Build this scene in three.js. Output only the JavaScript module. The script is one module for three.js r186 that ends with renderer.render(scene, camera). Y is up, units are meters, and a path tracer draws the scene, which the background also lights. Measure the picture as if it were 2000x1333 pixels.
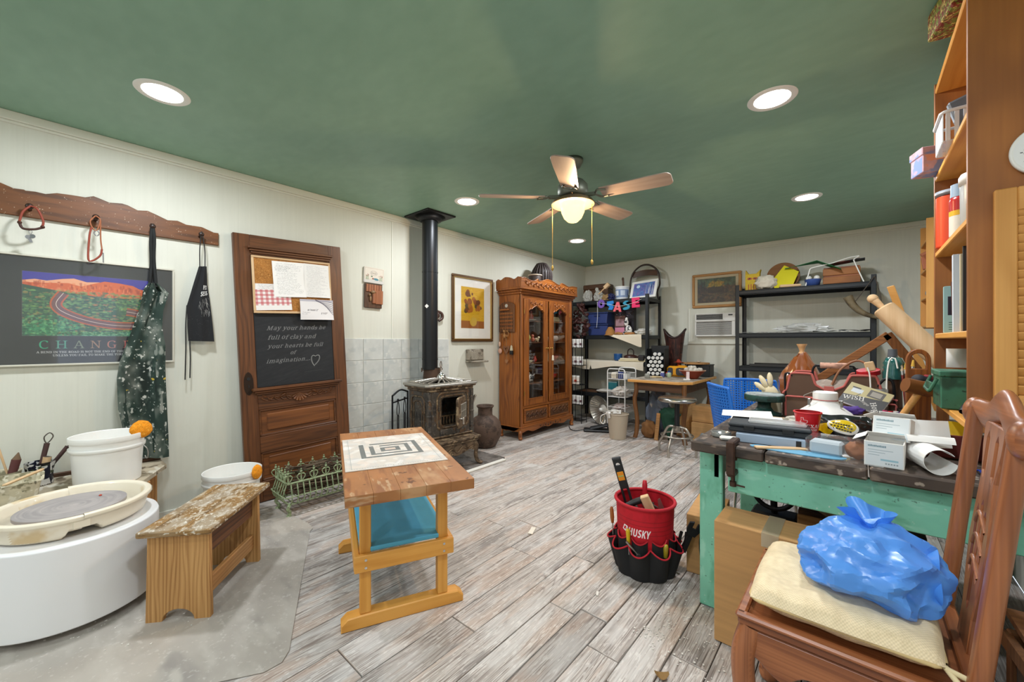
import * as THREE from 'three';
import { mergeGeometries, toCreasedNormals, mergeVertices } from 'three/addons/utils/BufferGeometryUtils.js';
import { RectAreaLightUniformsLib } from 'three/addons/lights/RectAreaLightUniformsLib.js';
RectAreaLightUniformsLib.init();

// ---------- camera, sky, exposure ----------
const scene = new THREE.Scene();
const camera = new THREE.PerspectiveCamera(2 * Math.atan(666.5 / 778) * 180 / Math.PI, 2000 / 1333, 0.05, 60);
camera.position.set(0, 1.2, 0);
camera.rotation.y = 40.93 * Math.PI / 180;
scene.background = new THREE.Color(0.75, 0.85, 1.0);
const renderer = new THREE.WebGLRenderer({ antialias: true });
renderer.toneMapping = THREE.LinearToneMapping;
renderer.toneMappingExposure = 1.6;
renderer.shadowMap.enabled = true;
renderer.shadowMap.type = THREE.PCFSoftShadowMap;
const CAN = 230, CANGLOW = 7, FANLAMP = 1.5;

// ---------- helpers ----------
const PI = Math.PI;
function rng(seed) { let s = seed >>> 0; return () => { s = (s + 0x6d2b79f5) | 0; let t = Math.imul(s ^ (s >>> 15), 1 | s); t = (t + Math.imul(t ^ (t >>> 7), 61 | t)) ^ t; return ((t ^ (t >>> 14)) >>> 0) / 4294967296; }; }
const rnd = rng(7);
const lerp = (a, b, t) => a + (b - a) * t, clamp = (x, a = 0, b = 1) => Math.min(b, Math.max(a, x)), sstep = (a, b, x) => { const t = clamp((x - a) / (b - a)); return t * t * (3 - 2 * t); };
function hash(x, y, s) { let h = Math.imul(x, 374761393) ^ Math.imul(y, 668265263) ^ Math.imul(s, 1274126177); h = Math.imul(h ^ (h >>> 13), 1274126177); return ((h ^ (h >>> 16)) >>> 0) / 4294967296; }
function vn(x, y, px, py, s) {   // tiling value noise
  const xi = Math.floor(x), yi = Math.floor(y), fx = x - xi, fy = y - yi, u = fx * fx * (3 - 2 * fx), v = fy * fy * (3 - 2 * fy);
  const a = ((xi % px) + px) % px, b = (a + 1) % px, c = ((yi % py) + py) % py, d = (c + 1) % py;
  return lerp(lerp(hash(a, c, s), hash(b, c, s), u), lerp(hash(a, d, s), hash(b, d, s), u), v);
}
function fbm(u, v, fx, fy, s, oct = 4) { let a = 0, w = 0.5, t = 0; for (let i = 0; i < oct; i++) { a += w * vn(u * fx, v * fy, fx, fy, s + i * 17); t += w; w *= 0.5; fx *= 2; fy *= 2; } return a / t; }
function n3(x, y, z, s = 0) { const zi = Math.floor(z), f = z - zi, w = f * f * (3 - 2 * f); return lerp(vn(x, y, 4096, 4096, s + zi * 131), vn(x, y, 4096, 4096, s + (zi + 1) * 131), w); }
const hex = (h) => [(h >> 16) & 255, (h >> 8) & 255, h & 255];
const mixc = (a, b, t) => [lerp(a[0], b[0], t), lerp(a[1], b[1], t), lerp(a[2], b[2], t)];
function tex(w, h, fn, su = 1, sv = 1, srgb = true) {
  const d = new Uint8Array(w * h * 4);
  for (let y = 0, o = 0; y < h; y++) for (let x = 0; x < w; x++, o += 4) { const c = fn(x / w, y / h); if (c.length) { d[o] = c[0]; d[o + 1] = c[1]; d[o + 2] = c[2]; } else d[o] = d[o + 1] = d[o + 2] = c * 255; d[o + 3] = 255; }
  const t = new THREE.DataTexture(d, w, h); t.wrapS = t.wrapT = THREE.RepeatWrapping; t.magFilter = THREE.LinearFilter; t.repeat.set(1 / su, 1 / sv);
  if (srgb) t.colorSpace = THREE.SRGBColorSpace;
  return t;
}
function pic(w, h, draw) {
  const c = document.createElement('canvas'); c.width = w; c.height = h; const g = c.getContext('2d'); draw(g, w, h);
  const t = new THREE.CanvasTexture(c); t.colorSpace = THREE.SRGBColorSpace; t.magFilter = THREE.LinearFilter; return t;
}
const mat = (color, roughness = 0.6, o = {}) => new THREE.MeshStandardMaterial({ color, roughness, ...o });
const phys = (color, roughness, o = {}) => new THREE.MeshPhysicalMaterial({ color, roughness, ...o });
const matT = (map, roughness = 0.6, o = {}) => new THREE.MeshStandardMaterial({ map, roughness, ...o });
// wood: grain runs along u
function wood(a, b, seed, o = {}) {
  const A = hex(a), D = hex(b), { su = 1.2, sv = 0.4, rings = 9, warp = 0.5, fine = 0.35, w = 384, h = 256 } = o;
  return tex(w, h, (u, v) => {
    const bend = fbm(u, v, 2, 3, seed, 3) * warp;
    const ring = 0.5 + 0.5 * Math.sin((v + bend) * rings * 2 * PI);
    const f = fbm(u, v, 4, 96, seed + 5, 2), m = fbm(u, v, 3, 4, seed + 9, 3);
    let t = clamp(0.15 + 0.45 * Math.pow(ring, 2) * (0.4 + m) + fine * (f - 0.5) * 1.6 + 0.5 * (m - 0.5));
    return mixc(A, D, t);
  }, su, sv);
}
// speckled or blotched paint over a base
function blotch(base, spots, seed, o = {}) {
  const Bc = hex(base), { su = 0.6, sv = 0.6, w = 256, fx = 6, fy = 6, vary = 0.12 } = o;
  return tex(w, w, (u, v) => {
    const m = fbm(u, v, fx, fy, seed, 5);
    let c = Bc.map((x) => clamp(x * (1 + (m - 0.5) * 2 * vary), 0, 255));
    for (const [col, lo, f, soft = 0.05, f2 = f, k = 1] of spots) { const n = fbm(u, v, f, f2, seed + f * 3 + (col & 255), 4); c = mixc(c, hex(col), k * sstep(lo, lo + soft, n)); }
    return c;
  }, su, sv);
}
// --- geometry ---
const V = (x, y, z) => new THREE.Vector3(x, y, z);
function place(g, x, y, z, r) { if (r) g.applyMatrix4(new THREE.Matrix4().makeRotationFromEuler(new THREE.Euler(...r))); if (x || y || z) g.translate(x, y, z); return g; }
const boxCache = new Map();
function cbox(w, h, d, b) {
  const key = [w, h, d, b].map((q) => q.toFixed(5)).join();
  if (boxCache.has(key)) return boxCache.get(key).clone();
  if (b <= 0) { const g = new THREE.BoxGeometry(w, h, d).toNonIndexed(); boxCache.set(key, g); return g.clone(); }
  const X = w / 2, Y = h / 2, Z = d / 2, x = X - b, y = Y - b, z = Z - b, P = [], N = [];
  const quad = (n, q) => { const c = q.map((p) => V(...p)), e = c[1].clone().sub(c[0]).cross(c[2].clone().sub(c[0])); const o = e.dot(V(...n)) > 0 ? [0, 1, 2, 0, 2, 3] : [0, 2, 1, 0, 3, 2]; const nn = V(...n).normalize(); for (const i of q.length === 3 ? o.slice(0, 3) : o) { P.push(...q[i]); N.push(nn.x, nn.y, nn.z); } };
  for (const s of [-1, 1]) {
    quad([s, 0, 0], [[s * X, -y, -z], [s * X, y, -z], [s * X, y, z], [s * X, -y, z]]);
    quad([0, s, 0], [[-x, s * Y, -z], [x, s * Y, -z], [x, s * Y, z], [-x, s * Y, z]]);
    quad([0, 0, s], [[-x, -y, s * Z], [x, -y, s * Z], [x, y, s * Z], [-x, y, s * Z]]);
    for (const t of [-1, 1]) {
      quad([s, t, 0], [[s * X, t * y, -z], [s * x, t * Y, -z], [s * x, t * Y, z], [s * X, t * y, z]]);
      quad([s, 0, t], [[s * X, -y, t * z], [s * x, -y, t * Z], [s * x, y, t * Z], [s * X, y, t * z]]);
      quad([0, s, t], [[-x, s * Y, t * z], [-x, s * y, t * Z], [x, s * y, t * Z], [x, s * Y, t * z]]);
      for (const q of [-1, 1]) quad([s, t, q], [[s * X, t * y, q * z], [s * x, t * Y, q * z], [s * x, t * y, q * Z]]);
    }
  }
  const g = new THREE.BufferGeometry(); g.setAttribute('position', new THREE.Float32BufferAttribute(P, 3)); g.setAttribute('normal', new THREE.Float32BufferAttribute(N, 3));
  boxCache.set(key, g); return g.clone();
}
const B = (w, h, d, x = 0, y = 0, z = 0, o = {}) => place(cbox(w, h, d, o.b ?? Math.min(0.003, w * 0.2, h * 0.2, d * 0.2)), x, y, z, o.r);
const C = (rt, rb, h, x = 0, y = 0, z = 0, o = {}) => place(new THREE.CylinderGeometry(rt, rb, h, o.seg ?? 20, 1, o.open ?? false), x, y, z, o.r);
function S(r, x = 0, y = 0, z = 0, o = {}) { const g = new THREE.SphereGeometry(r, o.seg ?? 16, o.hs ?? 12); if (o.s) g.scale(...o.s); return place(g, x, y, z, o.r); }
const L = (pts, o = {}) => place(new THREE.LatheGeometry(pts.map(([a, b]) => new THREE.Vector2(a, b)), o.seg ?? 32), o.x ?? 0, o.y ?? 0, o.z ?? 0, o.r);
function TU(pts, r, o = {}) { const c = new THREE.CatmullRomCurve3(pts.map((p) => V(...p)), o.closed ?? false, 'catmullrom', o.t ?? 0.5); return new THREE.TubeGeometry(c, o.n ?? Math.max(8, pts.length * 5), r, o.seg ?? 8, o.closed ?? false); }
function BAR(a, b, w, h, o = {}) {   // box from a to b, w across, h deep
  const p = V(...a), q = V(...b), d = q.clone().sub(p), len = d.length() + (o.e ?? 0); d.normalize();
  const g = cbox(w, len, h, o.b ?? Math.min(0.003, w * 0.2, h * 0.2));
  const up = o.up ? V(...o.up) : Math.abs(d.z) < 0.9 ? V(0, 0, 1) : V(1, 0, 0), x = d.clone().cross(up).normalize(), z = x.clone().cross(d).normalize();
  return g.applyMatrix4(new THREE.Matrix4().makeBasis(x, d, z)).translate((p.x + q.x) / 2, (p.y + q.y) / 2, (p.z + q.z) / 2);
}
function ROD(a, b, r1, r2 = r1, o = {}) { const p = V(...a), q = V(...b), d = q.clone().sub(p), g = new THREE.CylinderGeometry(r2, r1, d.length(), o.seg ?? 12); g.applyQuaternion(new THREE.Quaternion().setFromUnitVectors(V(0, 1, 0), d.clone().normalize())); return g.translate((p.x + q.x) / 2, (p.y + q.y) / 2, (p.z + q.z) / 2); }
function shapeOf(pts, holes = []) { const s = pts.isShape || pts.curves ? pts : new THREE.Shape(pts.map(([x, y]) => new THREE.Vector2(x, y))); for (const h of holes) s.holes.push(new THREE.Path(h.map(([x, y]) => new THREE.Vector2(x, y)))); return s; }
function E(pts, depth, o = {}) {   // extruded outline in xy, centred in z
  const bv = o.b ?? 0, g = new THREE.ExtrudeGeometry(shapeOf(pts, o.holes), { depth: depth - 2 * bv, bevelEnabled: bv > 0, bevelSize: bv, bevelThickness: bv, bevelOffset: -bv, bevelSegments: o.bs ?? 1, curveSegments: o.cs ?? 12 });
  return place(g.translate(0, 0, -depth / 2 + bv), o.x ?? 0, o.y ?? 0, o.z ?? 0, o.r);
}
const smooth = (pts, n = 6, closed = false) => new THREE.CatmullRomCurve3(pts.map(([x, y]) => V(x, y, 0)), closed, 'catmullrom', 0.5).getPoints(pts.length * n).map((p) => [p.x, p.y]);
const arc = (cx, cy, rx, ry, a0, a1, n = 16) => Array.from({ length: n + 1 }, (_, i) => { const a = lerp(a0, a1, i / n); return [cx + rx * Math.cos(a), cy + ry * Math.sin(a)]; });
function rrect(w, h, r, cx = 0, cy = 0, n = 4) { const X = w / 2 - r, Y = h / 2 - r, q = PI / 2; return [...arc(cx + X, cy + Y, r, r, 0, q, n), ...arc(cx - X, cy + Y, r, r, q, 2 * q, n), ...arc(cx - X, cy - Y, r, r, 2 * q, 3 * q, n), ...arc(cx + X, cy - Y, r, r, 3 * q, 4 * q, n)]; }
// a surface from f(u,v) -> [x,y,z], given thickness t along its normal; keeps 0..1 uv
function SH(f, nu, nv, t = 0, o = {}) {
  const pos = [], uv = [], idx = [], at = (i, j) => { const p = f(i / nu, j / nv); return V(...p); };
  const pts = []; for (let j = 0; j <= nv; j++) for (let i = 0; i <= nu; i++) pts.push(at(i, j));
  const W = nu + 1, nrm = pts.map((p, k) => { const i = k % W, j = (k - i) / W; const a = pts[j * W + Math.min(nu, i + 1)].clone().sub(pts[j * W + Math.max(0, i - 1)]), b = pts[Math.min(nv, j + 1) * W + i].clone().sub(pts[Math.max(0, j - 1) * W + i]); return a.cross(b).normalize(); });
  const N = pts.length;
  pts.forEach((p, k) => { pos.push(p.x, p.y, p.z); uv.push((k % W) / nu, Math.floor(k / W) / nv); });
  if (t) pts.forEach((p, k) => { const q = p.clone().addScaledVector(nrm[k], -t); pos.push(q.x, q.y, q.z); uv.push((k % W) / nu, Math.floor(k / W) / nv); });
  for (let j = 0; j < nv; j++) for (let i = 0; i < nu; i++) { const a = j * W + i, b = a + 1, c = a + W, d = c + 1; idx.push(a, b, d, a, d, c); if (t) idx.push(N + a, N + d, N + b, N + a, N + c, N + d); }
  if (t) { const edge = (a, b) => idx.push(a, N + a, N + b, a, N + b, b); for (let i = 0; i < nu; i++) { edge(i, i + 1); edge(nv * W + i + 1, nv * W + i); } for (let j = 0; j < nv; j++) { edge((j + 1) * W, j * W); edge(j * W + nu, (j + 1) * W + nu); } }
  const g = new THREE.BufferGeometry(); g.setAttribute('position', new THREE.Float32BufferAttribute(pos, 3)); g.setAttribute('uv', new THREE.Float32BufferAttribute(uv, 2)); g.setIndex(idx);
  if (t) { const c = toCreasedNormals(g, 0.9); if (o.uv !== false) c.userData.uv = true; return c; }
  g.computeVertexNormals(); if (o.uv !== false) g.userData.uv = true; return g;
}
// a lump: sphere pushed about by noise; f(p, n) may reshape
function LUMP(r, x, y, z, o = {}) {
  const g = new THREE.IcosahedronGeometry(1, o.d ?? 4), m = mergeVertices(strip(g), 1e-4), p = m.attributes.position, s = o.s ?? [1, 1, 1], q = o.freq ?? 2, am = o.amp ?? 0.2, sd = o.seed ?? 1;
  for (let i = 0; i < p.count; i++) {
    const v = V(p.getX(i), p.getY(i), p.getZ(i)); let k = n3(v.x * q + 50, v.y * q + 50, v.z * q + 50, sd);
    if (o.ridge) k = 1 - Math.abs(2 * k - 1) * 1.4;
    const k2 = n3(v.x * q * 3 + 50, v.y * q * 3 + 50, v.z * q * 3 + 50, sd + 3);
    const R = r * (1 + am * (k - 0.5) * 2 + am * 0.35 * (k2 - 0.5) * 2); v.multiplyScalar(R); v.set(v.x * s[0], v.y * s[1], v.z * s[2]);
    if (o.flat !== undefined && v.y < o.flat) v.y = o.flat + (v.y - o.flat) * 0.03;
    if (o.f) o.f(v);
    p.setXYZ(i, v.x, v.y, v.z);
  }
  m.computeVertexNormals(); let out = m; if (o.facet) out = toCreasedNormals(m, o.facet);
  return place(out, x, y, z, o.r);
}
function strip(g) { const o = new THREE.BufferGeometry(); o.setAttribute('position', g.attributes.position.clone()); if (g.index) o.setIndex(g.index.clone()); return o; }
// a flat picture facing +z with its own 0..1 uv
function PL(w, h, x = 0, y = 0, z = 0, r) { const g = new THREE.PlaneGeometry(w, h); g.userData.uv = true; return place(g, x, y, z, r); }
let uvSeed = 1;
function boxUV(g, grain, ou, ov) {
  const p = g.attributes.position, n = g.attributes.normal, uv = new Float32Array(p.count * 2), ax = 'xyz'.indexOf(grain ?? 'x');
  const get = (a, i, k) => a.array[i * 3 + k];
  for (let i = 0; i < p.count; i += 3) {
    let nx = 0, ny = 0, nz = 0; for (let k = 0; k < 3; k++) { nx += get(n, i + k, 0); ny += get(n, i + k, 1); nz += get(n, i + k, 2); }
    nx = Math.abs(nx); ny = Math.abs(ny); nz = Math.abs(nz); const d = nx > ny && nx > nz ? 0 : ny > nz ? 1 : 2;
    const a = d === ax ? (ax + 1) % 3 : ax, b = 3 - d - a;
    for (let k = 0; k < 3; k++) { uv[(i + k) * 2] = get(p, i + k, a) + ou; uv[(i + k) * 2 + 1] = get(p, i + k, b) + ov; }
  }
  g.setAttribute('uv', new THREE.BufferAttribute(uv, 2));
}
function prep(g, grain, ou, ov) {
  const keep = g.userData.uv, n = g.index ? g.toNonIndexed() : g; const o = new THREE.BufferGeometry();
  o.setAttribute('position', n.attributes.position); if (!n.attributes.normal) n.computeVertexNormals(); o.setAttribute('normal', n.attributes.normal);
  if (keep) o.setAttribute('uv', n.attributes.uv); else boxUV(o, grain, ou, ov);
  return o;
}
const taken = new Map();
function numbered(name) { const k = taken.get(name) ?? 0; taken.set(name, k + 1); return k ? name + '_' + String(k).padStart(3, '0') : name; }
function M(name, geos, material, parent, o = {}) {
  const ou = (uvSeed * 0.377) % 1, ov = (uvSeed * 0.713) % 1; uvSeed++;
  const list = [].concat(geos).map((g) => prep(g, o.g, o.still ? 0 : ou, o.still ? 0 : ov)), geo = list.length === 1 ? list[0] : mergeGeometries(list);
  const m = new THREE.Mesh(geo, material); m.name = name; m.castShadow = m.receiveShadow = true; if (o.label) m.userData.label = o.label; if (o.kind) m.userData.kind = o.kind; if (parent) parent.add(m);
  return m;
}
const MM = (name, geos, m, parent, o) => geos.map((g) => M(name, g, m, parent, o));
function thing(name, label, category, pos = [0, 0, 0], turn = 0, group) {
  const o = new THREE.Group(); o.name = numbered(name); o.position.set(...pos); if (Array.isArray(turn)) o.rotation.set(...turn); else o.rotation.y = turn;
  o.userData = { label, category }; if (group) o.userData.group = group; scene.add(o); return o;
}
function solo(name, label, category, geos, material, pos = [0, 0, 0], turn = 0, o = {}) {
  const m = M(numbered(name), geos, material, scene, o); m.position.set(...pos); if (Array.isArray(turn)) m.rotation.set(...turn); else m.rotation.y = turn;
  m.userData = { label, category }; if (o.group) m.userData.group = o.group; if (o.kind) m.userData.kind = o.kind; return m;
}
function each(name, labels, category, geos, material, pos, turn = 0) { geos.forEach((g, i) => solo(name, labels[i], category, g, material, pos, turn)); }
function struct(name, geos, material, label, o = {}) { const m = M(name, geos, material, scene, o); m.userData = { kind: 'structure', label }; return m; }
function dup(root, pos, turn, label) { const r = root.clone(); r.name = numbered(root.name.replace(/_\d{3}$/, '')); r.position.set(...pos); if (Array.isArray(turn)) r.rotation.set(...turn); else r.rotation.y = turn ?? 0; r.userData = { ...root.userData }; if (label) r.userData.label = label; scene.add(r); return r; }
function write(g, text, x, y, size, color, font = 'sans-serif', o = {}) { g.save(); g.translate(x, y); if (o.r) g.rotate(o.r); if (o.sx) g.scale(o.sx, 1); g.fillStyle = color; g.font = (o.style ?? '') + ' ' + size + 'px ' + font; g.textAlign = o.align ?? 'left'; g.textBaseline = 'alphabetic'; if (o.sp) { let q = 0; for (const ch of text) { g.fillText(ch, q, 0); q += g.measureText(ch).width + o.sp; } } else g.fillText(text, 0, 0); g.restore(); }

// ---------- shared materials ----------
const M_black = mat(0x141517, 0.5), M_blackMetal = mat(0x1a1b1d, 0.42, { metalness: 0.6 }), M_iron = mat(0x17171a, 0.55, { metalness: 0.5 });
const M_chrome = mat(0xd4d3cf, 0.18, { metalness: 1 }), M_steel = mat(0xa7a6a2, 0.32, { metalness: 0.9 }), M_brass = mat(0xb08d4a, 0.35, { metalness: 0.9 });
const M_white = mat(0xf0efe9, 0.5), M_paper = mat(0xf3f2ee, 0.85), M_cream = mat(0xe9dfc6, 0.8), M_red = mat(0xc8141e, 0.45);
const M_plasticWhite = phys(0xf2f1ec, 0.32, { clearcoat: 0.2 });
const grimeTex = blotch(0xf2f2f2, [[0xa9a4a0, 0.52, 4, 0.25], [0xffffff, 0.6, 8, 0.2], [0x8d8782, 0.7, 14, 0.1]], 29, { su: 0.25, sv: 0.25, vary: 0.1 }), grime = (color, rough, o = {}) => matT(grimeTex, rough, { color, ...o });
const cardboardTex = blotch(0xbd905c, [[0xa97c4a, 0.62, 3, 0.3]], 31, { vary: 0.07, fx: 2, fy: 40 });
const M_card = matT(cardboardTex, 0.9);
const mapleTex = wood(0xe0a24c, 0xc8852f, 11, { rings: 5, fine: 0.2, sv: 0.3 }), M_maple = matT(mapleTex, 0.45);
const oakTex = wood(0x9c5a1e, 0x612f0c, 12, { rings: 8, fine: 0.5, sv: 0.35 }), M_oak = phys(0xffffff, 0.42, { map: oakTex, clearcoat: 0.25, clearcoatRoughness: 0.4 });
const darkOakTex = wood(0x6f4524, 0x3f2411, 13, { rings: 10, fine: 0.6, sv: 0.4 }), M_darkOak = matT(darkOakTex, 0.5);
const pineTex = wood(0xbf8d56, 0x86592c, 14, { rings: 14, fine: 0.3, warp: 0.35, sv: 0.3 }), M_pine = matT(pineTex, 0.6);
const plyTex = wood(0xa8692f, 0x71401a, 15, { rings: 3, fine: 0.2, warp: 0.9, sv: 0.8, su: 0.9 }), M_ply = matT(plyTex, 0.5);
const mahogTex = wood(0xa4643c, 0x6e3a1e, 16, { rings: 5, fine: 0.4, sv: 0.3 }), M_mahog = phys(0xffffff, 0.38, { map: mahogTex, clearcoat: 0.3, clearcoatRoughness: 0.35 });
const rawTex = wood(0xdcbb92, 0xc09a6c, 17, { rings: 4, fine: 0.25, sv: 0.3 }), M_raw = matT(rawTex, 0.7);
const goldTex = wood(0xdca25a, 0xbd823c, 18, { rings: 4, fine: 0.2, sv: 0.4 }), M_gold = matT(goldTex, 0.5);
const brownTex = wood(0x5a3a22, 0x36210f, 19, { rings: 6, fine: 0.5 }), M_brown = matT(brownTex, 0.6);
const glassPane = phys(0xffffff, 0.03, { transmission: 1, thickness: 0, ior: 1.5 });
const M_clay = mat(0xb9ab98, 0.9), M_terra = mat(0xa2502c, 0.7);
const M_poly = phys(0xf4f6f6, 0.25, { transmission: 0.75, thickness: 0, ior: 1.4 });   // clear plastic film or box

// ---------- room ----------
const XL = -3.45, XR = 0.6, ZB = -5.86, ZF = 2.4, HC = 2.44, TH = 0.12;
const wallTex = tex(256, 256, (u, v) => { const f = fbm(u, v, 90, 3, 3, 2), m = fbm(u, v, 4, 4, 5, 4), g = Math.abs(((u * 4) % 1) - 0.5) < 0.012 ? -5 : 0; const k = (f - 0.5) * 5 + (m - 0.5) * 8 + g * 0.5; return [213 + k, 213 + k, 200 + k]; }, 0.8, 1.2);
const M_wall = matT(wallTex, 0.75);
const M_trim = mat(0xdcdccf, 0.6);
const ceilTex = tex(384, 384, (u, v) => { const m = fbm(u, v, 5, 3, 8, 5), f = fbm(u, v, 30, 60, 9, 2); const k = (m - 0.5) * 16 + (f - 0.5) * 10; return [134 + k, 170 + k, 148 + k]; }, 2.4, 2.4);
const M_ceil = matT(ceilTex, 0.5);
const LZ = ZF - ZB, CX = (XL + XR) / 2, CZ = (ZF + ZB) / 2;
struct('ceiling', B(XR - XL + 2 * TH, TH, LZ + 2 * TH, CX, HC + TH / 2, CZ, { b: 0 }), M_ceil, 'dark green painted board ceiling');
const wallLeft = struct('wall_left', B(TH, HC, LZ + 2 * TH, XL - TH / 2, HC / 2, CZ, { b: 0 }), M_wall, 'cream painted panel wall behind the stove', { g: 'z', still: true });
struct('wall_back', B(XR - XL, HC, TH, CX, HC / 2, ZB - TH / 2, { b: 0 }), M_wall, 'cream painted panel wall behind the shelves', { still: true });
// near walls, behind the camera, with a glazed window each
const winL = { z0: -0.62, z1: 0.02, y0: 0.75, y1: 1.85 }, winN = { x0: -2.5, x1: -0.9, y0: 0.9, y1: 2.0 };
const rightW = (z0, z1, y0, y1) => B(TH, y1 - y0, z1 - z0, XR + TH / 2, (y0 + y1) / 2, (z0 + z1) / 2, { b: 0 });
struct('wall_right', [rightW(ZB - TH, winL.z0, 0, HC), rightW(winL.z1, ZF + TH, 0, HC), rightW(winL.z0, winL.z1, 0, winL.y0), rightW(winL.z0, winL.z1, winL.y1, HC)], M_wall, 'cream wall behind the bookcase');
const nearW = (x0, x1, y0, y1) => B(x1 - x0, y1 - y0, TH, (x0 + x1) / 2, (y0 + y1) / 2, ZF + TH / 2, { b: 0 });
struct('wall_near', [nearW(XL, winN.x0, 0, HC), nearW(winN.x1, XR, 0, HC), nearW(winN.x0, winN.x1, 0, winN.y0), nearW(winN.x0, winN.x1, winN.y1, HC)], M_wall, 'cream wall facing the shelves');
function windowIn(name, w, h, pos, turn) {
  const o = new THREE.Group(); o.name = name; o.position.set(...pos); o.rotation.y = turn; o.userData = { kind: 'structure', label: 'white framed window with clear panes' }; scene.add(o);
  M('window_frame', [B(w, 0.06, 0.1, 0, h / 2 - 0.03, 0), B(w, 0.06, 0.1, 0, -h / 2 + 0.03, 0), B(0.06, h - 0.12, 0.1, -w / 2 + 0.03, 0, 0), B(0.06, h - 0.12, 0.1, w / 2 - 0.03, 0, 0), B(w - 0.12, 0.04, 0.06, 0, 0, 0)], M_white, o);
  for (const s of [-1, 1]) M('pane', B(w - 0.12, h / 2 - 0.08, 0.005, 0, s * (h / 4 - 0.005), 0, { b: 0 }), glassPane, o);
}
windowIn('window_1', winL.z1 - winL.z0, winL.y1 - winL.y0, [XR + TH / 2, (winL.y0 + winL.y1) / 2, (winL.z0 + winL.z1) / 2], -PI / 2);
windowIn('window_2', winN.x1 - winN.x0, winN.y1 - winN.y0, [(winN.x0 + winN.x1) / 2, (winN.y0 + winN.y1) / 2, ZF + TH / 2], PI);
// crown strips and skirting
const crown = (a, b, s) => [0, 1].map((k) => { const [w, h] = k ? [0.012, 0.018] : [0.02, 0.055]; return { w, h, y: HC - (k ? 0.0635 : h / 2 + 0.0005) }; });
struct('trim_1', [B(0.018, 0.05, LZ, XL + 0.009, HC - 0.025, CZ, { b: 0.004 }), B(0.011, 0.016, LZ, XL + 0.0055, HC - 0.058, CZ, { b: 0.004 })], M_trim, 'narrow cream crown strip along the stove wall', { g: 'z' });
struct('trim_2', [B(XR - XL, 0.05, 0.018, CX, HC - 0.025, ZB + 0.009, { b: 0.004 }), B(XR - XL, 0.016, 0.011, CX, HC - 0.058, ZB + 0.0055, { b: 0.004 })], M_trim, 'narrow cream crown strip along the shelf wall');
struct('baseboard_left', B(0.014, 0.08, LZ, XL + 0.007, 0.04, CZ), M_trim, 'cream skirting board of the stove wall', { g: 'z' });
struct('baseboard_back', B(XR - XL - 0.03, 0.08, 0.014, CX, 0.04, ZB + 0.007), M_trim, 'cream skirting board of the shelf wall');
// a vertical batten where wall sheets meet, and the ceiling seams
for (const z of [-2.18, -4.62]) M('panel_strip', B(0.006, 1.2, 0.012, XL + 0.003, 1.77, z), M_trim, wallLeft);
// tiles behind the stove: each a part of the wall
const tileTex = [0, 1].map((k) => blotch(0xc9cbc6, [[0xbcc0bd, 0.5, 5, 0.2], [0xd6d6d0, 0.6, 9, 0.2]], 60 + k * 7, { su: 0.4, sv: 0.4, w: 128, vary: 0.05 }));
const M_tiles = tileTex.map((t) => matT(t, 0.3)), tileGeo = prep(B(0.008, 0.2, 0.2, 0, 0, 0, { b: 0.0025 }), 'z', 0, 0);
M('grout_bed', B(0.004, 1.222, 1.23, XL + 0.002, 0.611, -2.285, { b: 0 }), mat(0xe2e1db, 0.9), wallLeft);
for (let r = 0; r < 6; r++) for (let c = 0; c < 6; c++) { const t = new THREE.Mesh(tileGeo, M_tiles[Math.floor(hash(r, c, 4) * 2)]); t.name = 'tile'; t.castShadow = t.receiveShadow = true; t.position.set(XL + 0.006, 0.104 + r * 0.2035 + 0.0005, -1.775 - c * 0.2035); wallLeft.add(t); }
// floor: each board its own mesh
const plank = (seed, tone) => tex(768, 192, (u, v) => {
  const bend = fbm(u, v, 2, 2, seed, 3) * 0.8, ring = Math.pow(0.5 + 0.5 * Math.sin((v * 1.2 + bend * 1.3) * 8 * 2 * PI), 3), f = fbm(u, v, 8, 64, seed + 3, 2), wash = fbm(u, v, 9, 4, seed + 7, 4), dirt = fbm(u, v, 5, 3, seed + 11, 4), red = fbm(u, v, 6, 3, seed + 15, 3);
  const hair = fbm(u, v, 16, 128, seed + 21, 2), speck = fbm(u, v, 60, 40, seed + 25, 2);
  let c = mixc([196, 188, 181], [106, 94, 87], clamp(Math.pow(ring, 2) * 0.5 * (0.3 + dirt) + (f - 0.48) * 0.8 + Math.max(0, hair - 0.56) * 2.2 + 0.06));
  c = mixc(c, [204, 200, 196], sstep(0.46, 0.7, wash) * 0.6); c = mixc(c, [122, 115, 111], sstep(0.58, 0.8, dirt) * 0.5); c = mixc(c, [188, 158, 138], sstep(0.52, 0.75, red) * 0.4); c = mixc(c, [226, 222, 216], sstep(0.66, 0.74, speck) * 0.45);
  return c.map((x) => clamp(x * tone, 0, 255));
}, 1.5, 0.2);
const plankBump = tex(512, 128, (u, v) => { const bend = fbm(u, v, 2, 2, 301, 3) * 0.8; return clamp(0.5 + 0.3 * Math.sin((v * 1.2 + bend * 1.3) * 8 * 2 * PI) + (fbm(u, v, 16, 128, 322, 2) - 0.5) * 0.8); }, 1.5, 0.2, false);
const M_planks = [[301, 1.0], [342, 0.95], [377, 1.04], [411, 0.9], [455, 1.02]].map(([s, t]) => matT(plank(s, t), 0.62, { bumpMap: plankBump, bumpScale: 0.0012 }));
const floor = struct('floor', B(XR - XL + 0.02, 0.08, LZ + 0.02, CX, -0.065, CZ, { b: 0 }), mat(0x2b221b, 0.9), 'worn whitewashed floorboards over a dark subfloor');
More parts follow.
